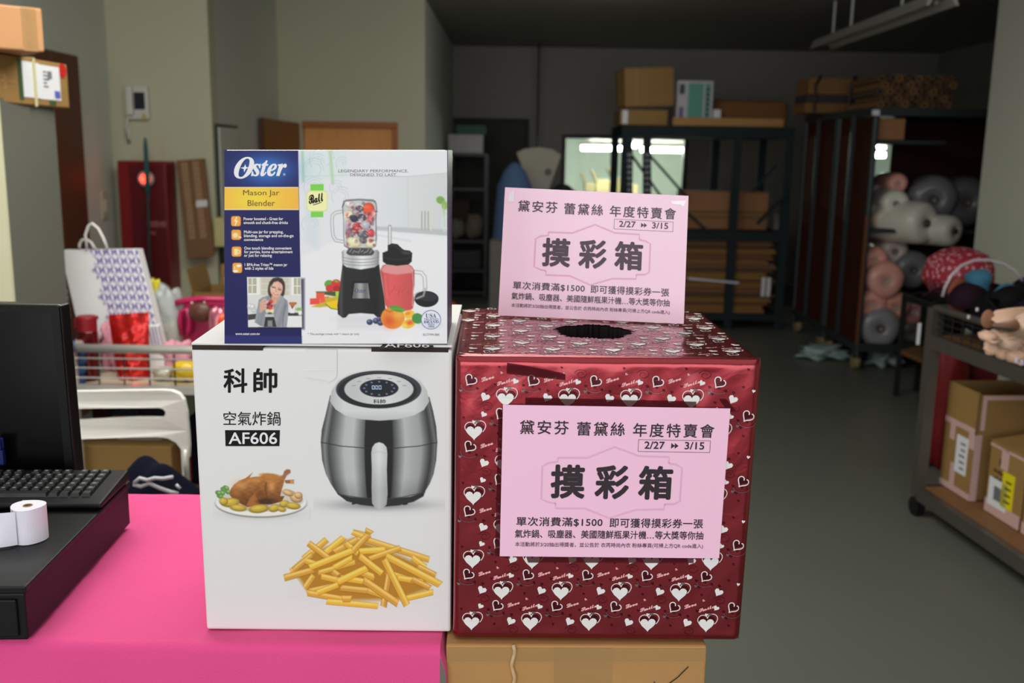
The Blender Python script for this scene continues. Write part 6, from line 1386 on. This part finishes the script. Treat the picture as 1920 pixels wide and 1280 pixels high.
zsh = float(on(1700, 430, TYF)[2]); MB().box((TX+.01, TYF+.02, zsh-.03), (TX1-.01, TYM-.10, zsh)).build('shelf', GSTEEL, t1, off=c1)
MB().bar((TX-.012, TYF-.012, TZB), (TX-.012, TYF-.012, 1.2), .02).build('corner_trim', mat('orange_edge', (120, 64, 26), .6), t1, off=c1)
t2, c2 = trolley('panel_trolley', 'tall brown-sided trolley behind the fabric roll trolley', TYM+.02, TYB, .80)
ztp = TZT+.052
# bundles on top of the trolleys
by0 = TYF+.05; xa = float(on(1508, 170, 8.6)[0])
def bundle(nm, label, X0, X1, Y0, Y1, H, n, axis, rad, mats, straps):
    c_ = np.array(((X0+X1)/2, (Y0+Y1)/2, ztp)); t_ = thing(nm, label, 'bundle', c_)
    rr_ = random.Random(5); k_ = 0; z = rad; row = 0
    while z < H:
        y = (X0 if axis == 1 else Y0)+rad+(rad if row % 2 else 0); lim = (X1 if axis == 1 else Y1)
        while y < lim-rad:
            e0, e1 = rr_.uniform(-.05, .05), rr_.uniform(-.05, .05); zz = z+ztp
            if axis == 1: pts = [(y, Y0+e0, zz), (y, Y1+e1, zz)]
            else: pts = [(X0+e0, y, zz), (X1+e1, y, zz)]
            b_ = MB(); b_.lathe([(rad*.96, 0), (rad*.96, 1), (rad*.62, 1), (rad*.62, 0)], n=8, closed=True)
            p0_, p1_ = np.array(pts[0]), np.array(pts[1]); Ln = np.linalg.norm(p1_-p0_)
            b_.v = [(p0_+(np.array((v[0], v[2]*Ln, v[1])) if axis == 1 else np.array((v[2]*Ln, v[0], v[1]))))-c_ for v in b_.v]
            o_2 = b_.build('tube', mats[k_ % len(mats)], t_); k_ += 1; y += 2*rad
        z += rad*1.76; row += 1
    for s_ in straps:
        P_ = [(s_, Y0-.015, ztp+.0), (s_, Y0-.02, ztp+H), (s_, Y1+.015, ztp+H+.02), (s_, Y1+.015, ztp)]
        MB().tube([np.array(p)-c_ for p in P_], .012, 6).build('strap', BLACKP, t_)
    return t_
TM = [mat('tube_brown_a', (146, 108, 68), .8), mat('tube_brown_b', (120, 88, 60), .8), mat('tube_brown_c', (100, 80, 64), .8)]
bx0, bx1 = float(on(1640, 180, 7.7)[0]), float(on(1782, 180, 7.7)[0]); bh = float(on(1700, 146, 7.7)[2])-ztp
bundle('tube_bundle', 'bundle of thin cardboard tubes with open ends facing front, on top of the roll trolley', bx0, bx1, 7.62, 8.25, bh, 0, 1, .027, TM, [])
def mound(): pass
wx0, wx1 = float(on(1512, 170, 8.7)[0]), float(on(1640, 170, 8.7)[0]); wx0 = max(wx0, TX-.35)
wt = thing('wrapped_bundle', 'long brown bundle tied with two dark straps on the rear trolley', 'bundle', ((wx0+wx1)/2, 8.8, ztp)); wh = float(on(1560, 146, 8.7)[2])-ztp; hw_ = (wx1-wx0)/2
for k, (za, zb2, cc) in enumerate(((0, .30, (130, 92, 48)), (.30, .52, (58, 56, 58)), (.52, 1, (134, 96, 54)))):
    MB().box((-hw_+.01*k, -.1+.01*(k % 2), za*wh+.001), (hw_-.02*k, .28, zb2*wh)).build('slab', mat('slab_%d' % k, cc, .8), wt, bevel=.01)
for s_ in (-.42, .15):
    MB().tube([(s_*hw_*2*.9, -.115, 0.012), (s_*hw_*2*.9, -.115, wh*.8), (s_*hw_*2*.9+.05, -.09, wh+.012), (s_*hw_*2*.9+.12, .28, wh+.014)], .012, 6).build('strap', BLACKP, wt)
simple('hung_carton', (1641, 222, 1697, 262), TYF+.05, .3, mat('dim_tan', (160, 112, 76)), 'brown carton tucked under the top deck of the roll trolley', 'box', z=float(on(1660, 262, TYF+.05)[2]))
zz_ = float(on(1660, 262, TYF+.05)[2]); MB().box((TX+.01, TYF+.03, zz_-.03), (TX+.55, TYF+.5, zz_-.002)).build('upper_shelf', GSTEEL, t1, off=c1)
o = MB().box(on(1636, 216, TYF-.04), on(1650, 206, TYF-.04)+np.array((0, .02, 0))).build('pale_tag', PAPER); tag(o, 'pale paper scrap at the top front corner of the roll trolley', 'paper')
# fabric rolls in plastic
def roll(rect, Y, col, label, ax, L=.75, cone=.8, hole=True, tilt=0.0, group=None):
    L = min(.6, (TYM-.12-Y)*.95); x0_, y0_, x1_, y1_ = rect; c_ = on((x0_+x1_)/2, (y0_+y1_)/2, Y); r_ = 1.18*(float(on(x1_, y0_, Y)[0]-on(x0_, y0_, Y)[0])+float(on(x0_, y0_, Y)[2]-on(x0_, y1_, Y)[2]))/4
    t_ = thing('fabric_roll', label, 'fabric roll', (c_[0], c_[1], c_[2]), 0, group); t_.rotation_euler = (tilt, 0, ax)
    b_ = MB(); rj = random.Random(int(x0_*7+y0_)); prof = [(r_*.18, .012), (r_*.22, -.004), (r_*.75, 0), (r_*.96, .03), (r_, .08), (r_*1.02, L*.5), (r_*.98, L*.9), (r_*.7, L), (0.001, L)]
    b_.lathe(prof, n=22, ax=1); b_.v = [(v[0]*(1+.06*math.sin(8*v[1]+3*v[2]/r_)), v[1], v[2]*(1+.06*math.sin(9*v[1]+2*v[0]/r_))) for v in b_.v]
    b_.build('fabric', mat('roll_%d_%d_%d' % col, col, .45, coat=.35, bump=.35, bscale=22, var=.08), t_, smooth=True)
    MB().lathe([(r_*.19, .02), (r_*.19, -.010), (r_*.12, -.010), (r_*.12, .02)], n=14, ax=1, closed=True).build('core', mat('roll_core_white', (196, 186, 180), .7) if col[0]-col[2] > 40 else mat('roll_core_dim', (84, 70, 60), .7), t_)
    return t_
WH = (240, 236, 222); GR = (122, 122, 128); PKR = (246, 178, 162); GW = (190, 188, 188)
for a in (((1668, 328, 1702, 362), 7.75, PKR, 'small pinkish roll end on top of the white rolls', -.05), ((1632, 345, 1690, 410), 7.95, GW, 'greyish white plastic-wrapped roll at the upper left of the trolley', -.1),
          ((1656, 362, 1706, 404), 7.6, WH, 'creamy white roll with round end below the small pinkish roll', -.05), ((1640, 392, 1690, 438), 7.62, (236, 222, 196), 'cream roll with brown core at the bottom left of the upper shelf', -.12),
          ((1700, 390, 1776, 448), 7.45, WH, 'long white wrapped roll in the middle of the upper shelf', .5), ((1766, 410, 1816, 458), 7.4, (240, 238, 226), 'white roll end sticking out furthest right on the upper shelf', .5),
          ((1712, 338, 1790, 412), 7.7, GR, 'large grey plastic-covered roll behind the white rolls', -.25), ((1776, 338, 1850, 420), 7.7, (98, 98, 104), 'dark grey wrapped roll at the right next to the column', -.2)):
    rl = roll(*a[:4], a[4])
for a in (((1622, 466, 1662, 512), 7.62, PKR, 'pink wrapped roll at the upper left of the lower tier', -.1), ((1654, 452, 1704, 492), 7.75, (206, 190, 186), 'pale wrapped roll at the top of the lower tier', -.05), ((1688, 474, 1740, 540), 7.68, GR, 'grey wrapped roll right of the round pink roll', -.1),
          ((1634, 496, 1692, 558), 7.5, PKR, 'round pink roll with white core in the middle of the lower tier', -.05), ((1612, 546, 1660, 600), 7.55, (236, 164, 152), 'pink roll at the left of the lower tier below the round one', -.2), ((1656, 552, 1706, 602), 7.55, (246, 172, 150), 'salmon pink roll beside the left lower pink roll', 0.0),
          ((1614, 588, 1688, 645), 7.5, (150, 148, 154), 'grey plastic-wrapped bundle at the bottom of the trolley', -.15), ((1694, 560, 1735, 610), 7.6, (180, 126, 120), 'dusky pink roll behind the right display cart post', -.1), ((1692, 600, 1735, 645), 7.65, (110, 106, 106), 'grey roll at the bottom right of the trolley', -.1)):
    roll(*a[:4], a[4])
FILM = mat('pale_film_floor', (150, 170, 168), .4, bump=.5, bscale=30)
for rect, Y_, lb in (((1512, 655, 1592, 678), 7.85, 'pale crumpled plastic film on the floor under the trolleys, left piece'), ((1642, 662, 1694, 682), 7.6, 'pale crumpled film scrap on the floor below the roll trolley front')):
    pillow(rect, Y_, .3, 'plastic_film', FILM, lb, 'film', part='sheet', z=.003, crinkle=.5)

# ================================================================== RIGHT DISPLAY CART
RX = float(atZ(1722, 915, .13)[0]); RY1 = float(atZ(1722, 915, .13)[1]); RY0 = 2.2; RX1 = RX+.72
e_ = atZ(1919, 1048, .13); slope = float((e_[0]-RX)/(e_[1]-RY1)); 
rc_ = thing('right_cart', 'steel display cart with a wire basket of bras and cartons below, at the right edge', 'cart', (RX, RY1, 0), math.atan2(-slope, 1)); 
# local frame: y runs back along the cart's aisle side (0 at far end, negative towards the camera), x into the cart
ca = math.atan2(-slope, 1.0); LCR = Matrix.Rotation(ca, 3, 'Z')
def tol(p): v = LCR.inverted() @ (Vector(p)-Vector((RX, RY1, 0))); return np.array(v)
Lc = 2.3; Wc = .70
zr = float(tol(on(1738, 640, RY1))[2]); 
zbk = float(on(1737, 577, RY1)[2]); zdk = float(on(1737, 627, RY1)[2])
RS = mat('cart_steel_grey', (104, 100, 94), .4, metal=.6, var=.1)
for x in (0, Wc):
    for y in (0, -Lc):
        MB().bar((x, y, .1), (x, y, zbk), .05, .05).build('post', RS, rc_); MB().lathe([(.01, -.018), (.045, -.018), (.045, .018), (.01, .018)], (x+.0, y, .0455), 14, ax=0).build('caster', BLACKP, rc_)
    MB().bar((x, 0, zdk-.03), (x, -Lc, zdk-.03), .035, .06).build('deck_rail', RS, rc_); MB().bar((x, 0, .11), (x, -Lc, .11), .035, .06).build('lower_rail', RS, rc_); MB().tube([(x, 0, zbk), (x, -Lc, zbk)], .016, 8).build('top_rail', RS, rc_)
for y in (0, -Lc):
    MB().bar((0, y, zdk-.03), (Wc, y, zdk-.03), .035, .06).build('end_rail', RS, rc_); MB().bar((0, y, .11), (Wc, y, .11), .035, .06).build('end_rail', RS, rc_); MB().tube([(0, y, zbk), (Wc, y, zbk)], .016, 8).build('end_rail', RS, rc_)
for k in range(4): MB().box((.02+k*(Wc-.04)/4, -Lc+.02, .125), (.015+(k+1)*(Wc-.04)/4, -.02, .145)).build('lower_board', WOODD, rc_)
MB().box((.01, -Lc+.01, zdk-.012), (Wc-.01, -.01, zdk)).build('deck', WOODD, rc_)
for k in range(1, 4): z = zdk+(zbk-zdk)*k/4; MB().tube([(0, 0, z), (0, -Lc, z)], .003, 5).build('wire', DSTEEL, rc_)
for k in range(1, 30): y = -Lc*k/30; MB().tube([(0, y, zdk), (0, y, zbk)], .003, 5).build('wire', DSTEEL, rc_)
def lw(p): v = LCR @ Vector(p)+Vector((RX, RY1, 0)); return np.array(v)
# bras: two cups, band and straps
def bra(x, y, z, rz_, m, label, s_=1.0, tip=0.0, group=None):
    p = lw((x, y, z)); t_ = thing('bra', label, 'bra', p, rz_, group)
    for k in (-1, 1):
        b_ = MB(); n1, n2 = 18, 8; P_ = []
        for j in range(n2+1):
            ph = PI/2*j/n2; P_.append([(k*.075*s_+.078*s_*math.sin(ph)*math.cos(2*PI*i/n1), .07*s_*math.sin(ph)*math.sin(2*PI*i/n1)*1.0, .075*s_*math.cos(ph)) for i in range(n1+1)])
        b_.grid(np.array(P_)); b_.grid(np.array(P_)*np.array((1, 1, .9))-np.array((0, 0, .002))); b_.build('cup', m, t_, smooth=True)
        MB().tube([(k*.13*s_, .02, .02), (k*.2*s_, .05, .03), (k*.24*s_, -.02, .012)], .007, 6).build('strap', m, t_, smooth=True)
    MB().box((-.2*s_, .03, .0), (.2*s_, .055, .02)).build('band', m, t_, bevel=.004)
    t_.rotation_euler = (tip, 0, rz_); return t_
BLK = mat('bra_black', (14, 11, 16), .8, spec=.15); MAR = mat('bra_maroon', (34, 14, 28), .8, spec=.15); NVB = mat('bra_navy', (18, 20, 46), .8, spec=.15); BGE = mat('bra_beige', (226, 186, 160), .6, sheen=.1)
k = 0
cols = [(MAR, 'dark maroon'), (BLK, 'black'), (NVB, 'navy')]
words_ = ('furthest end', 'second row', 'third row', 'middle', 'fifth row', 'near end')
for i in range(5):
    for j in range(2):
        m, cn = cols[(i+j) % 3]; y = -.16-.21*i; x = .15+.28*j
        if y < -1.1: break
        bra(x, y, zdk+.165+.03*((i+j) % 2), .5*((i*3+j) % 4-1.5), m, '%s bra in the right cart basket, %s, %s side' % (cn, words_[i], 'aisle' if j == 0 else 'wall'), 1.15, .25)
b = MB(); 
t = thing('garment_pile', 'dark garment pile filling the right cart basket under the black bras', 'clothing', lw((.34, -.6, zdk+.002)), ca)
b.ball((0, 0, .115), (.31, .66, .115), 30, 14, lambda p: 1/(abs(p[0])**5+abs(p[1])**5+abs(p[2])**5)**.2*(1+.05*math.sin(9*p[0]+8*p[1]))*.95); b.build('fabric', BLK, t, smooth=True)
# beige bras near the camera
def cup_at(px, py, Y, sx_, sz_, m, label, rot=(0, 0, 0)):
    p = on(px, py, Y); t_ = thing('folded_bra', label, 'bra', p); t_.rotation_euler = rot
    b_ = MB(); P_ = []; n1, n2 = 22, 9
    for j in range(n2+1):
        ph = PI*.56*j/n2; P_.append([(sx_*math.sin(ph)*math.cos(2*PI*i/n1), -.08*math.cos(ph), sz_*math.sin(ph)*math.sin(2*PI*i/n1)*(1+.15*math.cos(2*PI*i/n1))) for i in range(n1+1)])
    b_.grid(np.array(P_)); b_.grid(np.array(P_)*.93+np.array((0, .004, 0))); b_.build('cup', m, t_, smooth=True)
    MB().tube([(sx_, .0, 0), (sx_*1.5, .02, -sz_*.4), (sx_*1.9, .05, -sz_*.8)], .008, 6).build('strap', m, t_, smooth=True); return t_
YC = 3.5
def hood(pts, Y, dY, m, label):
    p0_ = on(pts[0][0], pts[0][1], Y); t_ = thing('folded_bra', label, 'bra', p0_)
    top = [on(x, y, Y) for x, y in pts[:len(pts)//2]]; bot = [on(x, y, Y) for x, y in pts[len(pts)//2:]][::-1]
    G_ = []
    for j in range(10):
        v = j/9; G_.append([a*(1-v)+c_*v+np.array((0, -dY*math.sin(PI*(.15+.85*v))+.01*math.sin(5*i_), 0)) for i_, (a, c_) in enumerate(zip(top, bot))])
    b_ = MB(); b_.grid(np.array(G_)); b_.grid(np.array(G_)+np.array((0, .012, 0))); b_.build('cup', m, t_, smooth=True, off=p0_)
    MB().tube([a+np.array((0, -dY*.5, 0)) for a in top], .006, 6).build('edge_binding', m, t_, smooth=True, off=p0_); return t_, p0_
BIN = mat('bra_inside', (150, 104, 78), .7)
t, g = hood([(1842, 592), (1856, 580), (1880, 576), (1905, 574), (1925, 580), (1940, 586), (1940, 622), (1922, 622), (1895, 616), (1872, 612), (1856, 610), (1844, 602)], YC, .10, BGE, 'beige moulded bra folded over the cart rail, left of the lower beige pile')
b = MB(); 
b.ball(on(1852, 598, YC-.055)-g, (.024, .008, .034), 14, 8); b.build('cup_lining', BIN, t, smooth=True)
t, g = hood([(1896, 592), (1908, 586), (1925, 584), (1945, 584), (1945, 640), (1925, 638), (1908, 634), (1893, 626)], YC-.12, .08, mat('bra_pale', (222, 190, 168), .6), 'paler beige bra cup at the right picture edge over the rail')
for i, (px, py, sx_) in enumerate(((1852, 630, .03), (1872, 632, .04), (1868, 652, .045), (1892, 640, .05), (1886, 660, .04), (1910, 648, .05), (1904, 668, .04), (1925, 660, .05))):
    p = on(px, py, YC-.02+.03*(i % 3)); t = thing('beige_bra', ('beige bra strap and cup tangle inside the wire basket, '+('leftmost piece', 'upper left piece', 'lower left piece', 'upper middle piece', 'lower middle piece', 'upper right piece', 'lower right piece', 'piece cut by the picture edge')[i]), 'bra', p)
    b = MB(); b.ball((0, 0, 0), (sx_, .04, sx_*.7), 14, 8, lambda q_: 1+.18*math.sin(5*q_[0]+i)*math.sin(4*q_[2]+i)); b.build('cup', (BGE, MATS['bra_pale'])[i % 2], t, smooth=True)
    MB().tube([(-sx_, 0, 0), (0, -.045, sx_*.5*(1 if i % 2 else -1)), (sx_*1.2, -.03, -.01)], .006, 6).build('strap', BGE, t, smooth=True)
for i, (px, py) in enumerate(((1908, 676), (1918, 680))):
    o = MB().box(on(px-4, py+5, YC-.1), on(px+3, py-5, YC-.1)+np.array((0, .01, 0))).build('price_clip', mat('clip_lilac', (206, 200, 220), .3), bevel=.004); tag(o, ('left' if i == 0 else 'right')+' of two pale lilac clips at the basket bottom', 'clip')
for i, (px, py) in enumerate(((1817, 594), (1833, 580))):
    o = MB().box(on(px-2, py+4, 3.9), on(px+3, py-3, 3.9)+np.array((0, .012, 0))).build('size_tag', PAPER, bevel=.003); tag(o, ('left lower' if i == 0 else 'right upper')+' white tag shining among the black bras', 'tag')
# blue moulded cups and clear hoop standing behind the bras
BLU = mat('teal_blue_cup', (52, 112, 140), .7, sheen=.1)
ZY = 4.3
P = [on(x, y, ZY) for x, y in ((1810, 515), (1826, 506), (1848, 504), (1856, 514), (1853, 528), (1848, 540), (1849, 556), (1818, 556), (1817, 540), (1811, 528))]
def pad(P_, d, m, nm, label, cat):
    c_ = sum(P_)/len(P_); t_ = thing(nm, label, cat, c_); n_ = len(P_); R_ = []
    for s_, dy in ((1.0, 0), (.97, -d*.5), (.8, -d*.9), (.45, -d*1.05), (.05, -d*1.1)): R_.append([c_+(p-c_)*s_+np.array((0, dy, 0)) for p in P_+[P_[0]]])
    b_ = MB(); b_.grid(np.array(R_)); b_.grid(np.array([[p+np.array((0, .01, 0)) for p in r_] for r_ in R_[:1]]+[[c_+(p-c_)*.05 for p in R_[0]]])); b_.build('pad', m, t_, smooth=True, off=c_); return t_
pad(P, .05, BLU, 'blue_cup', 'teal blue moulded cup standing upright inside the clear hoop', 'bra')
P = [on(x, y, ZY-.1) for x, y in ((1862, 560), (1866, 546), (1876, 535), (1892, 530), (1904, 536), (1910, 552), (1908, 562))]
pad(P, .06, BLU, 'blue_cup', 'teal blue moulded cup, lower one at the right of the clear hoop', 'bra')
P = [on(x, y, ZY+.04) for x, y in ((1780, 556), (1788, 548), (1800, 550), (1808, 560), (1806, 570), (1782, 570))]
pad(P, .03, BLU, 'blue_cup', 'small teal blue piece at the left foot of the clear hoop', 'bra')
HC = mat('clear_hoop', (205, 200, 205), .15, alpha=.5, spec=.6); hpnts = [(1767, 556), (1772, 538), (1784, 516), (1802, 498), (1826, 488), (1852, 487), (1880, 493), (1905, 508), (1918, 528)]
o = MB().tube([on(x, y, ZY-.05) for x, y in hpnts], .007, 8).build('clear_hoop', HC, smooth=True); tag(o, 'clear plastic hoop arching over the teal blue cups', 'hoop')
# red dotted bag hanging behind
DY_ = 5.0
P = [on(x, y, DY_) for x, y in ((1728, 520), (1734, 500), (1742, 482), (1762, 470), (1790, 462), (1815, 464), (1836, 474), (1842, 492), (1842, 545), (1790, 548), (1745, 546))]
RP2 = bpy.data.materials.new('red_dotted_cloth'); RP2.use_nodes = True; N = RP2.node_tree.nodes; L = RP2.node_tree.links; tc = N.new('ShaderNodeTexCoord'); vr = N.new('ShaderNodeTexVoronoi'); vr.inputs['Scale'].default_value = 42; L.new(tc.outputs['Object'], vr.inputs['Vector'])
cr = N.new('ShaderNodeValToRGB'); cr.color_ramp.elements[0].position = .30; cr.color_ramp.elements[0].color = A(206, 150, 158); cr.color_ramp.elements[1].position = .42; cr.color_ramp.elements[1].color = A(150, 30, 52); L.new(vr.outputs['Distance'], cr.inputs[0]); L.new(cr.outputs[0], N['Principled BSDF'].inputs['Base Color']); N['Principled BSDF'].inputs['Roughness'].default_value = .7
t = pad(P, .22, RP2, 'dotted_bag', 'red bag with pale dots bulging behind the right cart', 'bag'); MB().tube([np.array((0, .1, -.3)), np.array((0, .1, -float(t.location[2])+.01))], .02, 8).build('stand_post', DSTEEL, t)
P = [on(x, y, RY1-.06) for x, y in ((1778, 546), (1786, 527), (1798, 519), (1810, 524), (1814, 545), (1812, 590), (1780, 590))]
pad(P, .012, mat('rust_cloth', (130, 66, 52), .8), 'rust_piece', 'rust coloured garment seen through the clear hoop', 'clothing')
o = MB().box(on(1719, 646, RY1+.1)-np.array((0, 0, 0)), on(1728, 606, RY1+.1)+np.array((0, .01, 0))).build('white_tag_strip', PAPER); tag(o, 'narrow white strip hanging at the far corner of the right cart', 'tag')
# red goods on the cart's middle and cartons on the lower boards
RED2 = mat('dark_red_goods', (116, 10, 20), .6, var=.3)
zlow = .147
# cartons on the lower boards (local frame of the cart)
def cbox(nm, x0_, x1_, y0_, y1_, h, label, m=CARD2, group=None, rot=0):
    p = lw(((x0_+x1_)/2, (y0_+y1_)/2, zlow)); t_ = thing(nm, label, 'box', p, ca+rot, group); return t_, (x1_-x0_)/2, (y1_-y0_)/2
# tall opened carton: far
yfar = float(tol(atZ(1752, 905, zlow))[1]); ynear = float(tol(atZ(1826, 940, zlow))[1]); xf = float(tol(atZ(1752, 905, zlow))[0]); xn = float(tol(atZ(1826, 940, zlow))[0])
xs0 = (xf+xn)/2; h1 = float(on(1834, 738, float(lw((xs0, ynear, 0))[1]))[2])-zlow
t, hx, hy_ = cbox('tall_carton', xs0, xs0+.34, ynear, yfar, h1, 'tall open carton edged with pink tape on the lower board of the right cart')
th_ = .006; b = MB(); b.box((-hx, -hy_, 0), (-hx+th_, hy_, h1)).box((hx-th_, -hy_, 0), (hx, hy_, h1)).box((-hx, -hy_, 0), (hx, -hy_+th_, h1*.985)).box((-hx, hy_-th_, 0), (hx, hy_, h1)).box((-hx, -hy_, 0), (hx, hy_, .01)); b.build('body', CARD2, t)
hm = h1*.62
def strip(a, b_, nm='tape', m=PTAPE): MB().box(a, b_).build(nm, m, t)
e = .0018
strip((-hx-e, -hy_-e, hm), (-hx, hy_, hm+.025)); strip((-hx-e, -hy_-e, 0.002), (-hx, hy_, .03)); strip((-hx-e, -hy_-e, 0.002), (-hx+.03, -hy_, hm)); strip((-hx-e, hy_-.09, hm-.07), (-hx, hy_-.05, hm)); strip((-hx-e, hy_*.05, .03), (-hx, hy_*.05+.04, .13)); strip((hx*-.9, -hy_-e, hm+.02), (-hx+.035, -hy_, h1*.98)); strip((-hx+.035, -hy_-e, h1*.94), (hx, -hy_, h1*.98)); strip((-hx-e, -hy_-e, hm-.07), (-hx, -hy_+.05, hm))
strip((-hx-e*2, -hy_*.62, .10), (-hx, -hy_*.62+.09, .27), 'label', PAPER)
for k in range(5): strip((-hx-e*2.4, -hy_*.62+.015, .12+.028*k), (-hx-e*1.5, -hy_*.62+.05+.006*(k % 3), .13+.028*k), 'label_print', MATS['label_text_grey'])
strip((-hx-.004, -hy_-.004, hm), (-hx, -hy_+.004, h1), 'dark_edge', CARDIN)
# second carton, nearer
y2 = float(tol(atZ(1845, 955, zlow))[1]); y2n = float(tol(atZ(1918, 995, zlow))[1]); x2 = float(tol(atZ(1845, 955, zlow))[0])
h2_ = float(on(1852, 828, float(lw((x2, y2, 0))[1]))[2])-zlow
t, hx, hy_ = cbox('marked_carton', x2, x2+.36, y2n, y2, h2_, 'carton with handwriting, white label and yellow note, right of the tall open carton')
MB().box((-hx, -hy_, 0), (hx, hy_, h2_)).build('body', CARD2, t, bevel=.004)
MB().hexa([(-hx, -hy_, h2_+.002), (hx*.9, -hy_, h2_+.002), (hx*.9, hy_, h2_+.002), (-hx, hy_, h2_+.002)], [(-hx-.0, -hy_+.0, h2_+.012), (hx*.9, -hy_, h2_+.06), (hx*.9, hy_, h2_+.06), (-hx, hy_, h2_+.012)]).build('lid_flap', CARD2, t)
strip((-hx-e, -hy_-e, .002), (-hx, hy_, .06)); strip((-hx-e, -hy_*.1, h2_-.09), (-hx, -hy_*.1+.05, h2_)); strip((-hx-e, -hy_, h2_-.012), (-hx, hy_, h2_)); strip((-hx-e*2, hy_-.15, .04), (-hx, hy_-.02, .16), 'label', PAPER); strip((-hx-e*2, hy_-.13, .07), (-hx-e, hy_-.06, .13), 'label_print', MATS['label_text_grey'])
strip((-hx-e*2, -hy_*.55, .06), (-hx, -hy_*.55+.08, .21), 'yellow_note', mat('yellow_note_paper', (226, 210, 20), .6))
for k in range(4): strip((-hx-e*2.6, -hy_*.55+.015, .085+.028*k), (-hx-e*1.5, -hy_*.55+.055, .092+.028*k), 'note_writing', INK)
for k, (u, v) in enumerate(((.55, .62), (.25, .60), (.0, .58), (.55, .52), (.2, .50), (-.05, .47), (.68, .74))): [strip((-hx-e, hy_*u-.045+.016*q_, h2_*v+.004*((q_*3+k) % 3)), (-hx, hy_*u-.036+.016*q_, h2_*v+.008+.005*((q_+k) % 2)+.02*(k == 6)), 'handwriting', INK) for q_ in range(1 if k == 6 else 4)]
# third carton at the frame edge and one behind
y3 = y2n-.02; t, hx, hy_ = cbox('edge_carton', x2+.0, x2+.34, y3-.42, y3, .26, 'carton cut off by the right picture edge, in front of the marked carton')
MB().box((-hx, -hy_, 0), (hx, hy_, .26)).build('body', CARD2, t, bevel=.004); strip((-hx-e, -hy_, .002), (-hx, hy_, .05)); strip((-hx-e*2, hy_-.14, .06), (-hx, hy_-.02, .20), 'label', PAPER)
# inner shelf boxes: a second carton row behind and red goods on it
t, hx, hy_ = cbox('rear_carton', xs0+.36, xs0+.62, ynear-.5, yfar, .5, 'brown carton in the second row behind the tall open carton'); MB().box((-hx, -hy_, 0), (hx, hy_, h1*.86)).build('body', CARD, t, bevel=.004)
for i, rect in enumerate(((1764, 640, 1826, 760), (1818, 646, 1880, 760))):
    pillow(rect, 5.0+.12*i, .2, 'red_bag', RED2, ('left' if i == 0 else 'right')+' of two dark red bags on the floor behind the right cart', 'bag', part='fabric', z=.004, crinkle=.12)

# dark stand between the fabric trolley and the right cart
g = on(1697, 552, 6.7); g2 = on(1745, 566, 6.35); sd = thing('dark_stand', 'low dark metal stand between the fabric roll trolley and the right cart', 'stand', (g[0], 6.7, 0)); o_ = np.array(sd.location); zt_ = float(g[2]); zl_ = float(on(1697, 655, 6.7)[2])
P4 = [(g[0], 6.7), (g2[0], 6.35), (g[0]+.2, 6.85), (g2[0]+.2, 6.5)]
for x, y in P4: MB().bar((x, y, 0), (x, y, zt_), .03).build('post', DSTEEL, sd, off=o_)
for a, b_ in ((0, 1), (2, 3), (0, 2), (1, 3)): MB().bar(P4[a]+(zt_-.02,), P4[b_]+(zt_-.02,), .03, .04).build('top_rail', DSTEEL, sd, off=o_)
MB().hexa([P4[0]+(zl_-.03,), P4[1]+(zl_-.03,), P4[3]+(zl_-.03,), P4[2]+(zl_-.03,)], [P4[0]+(zl_,), P4[1]+(zl_,), P4[3]+(zl_,), P4[2]+(zl_,)]).build('lower_board', WOODD, sd, off=o_)
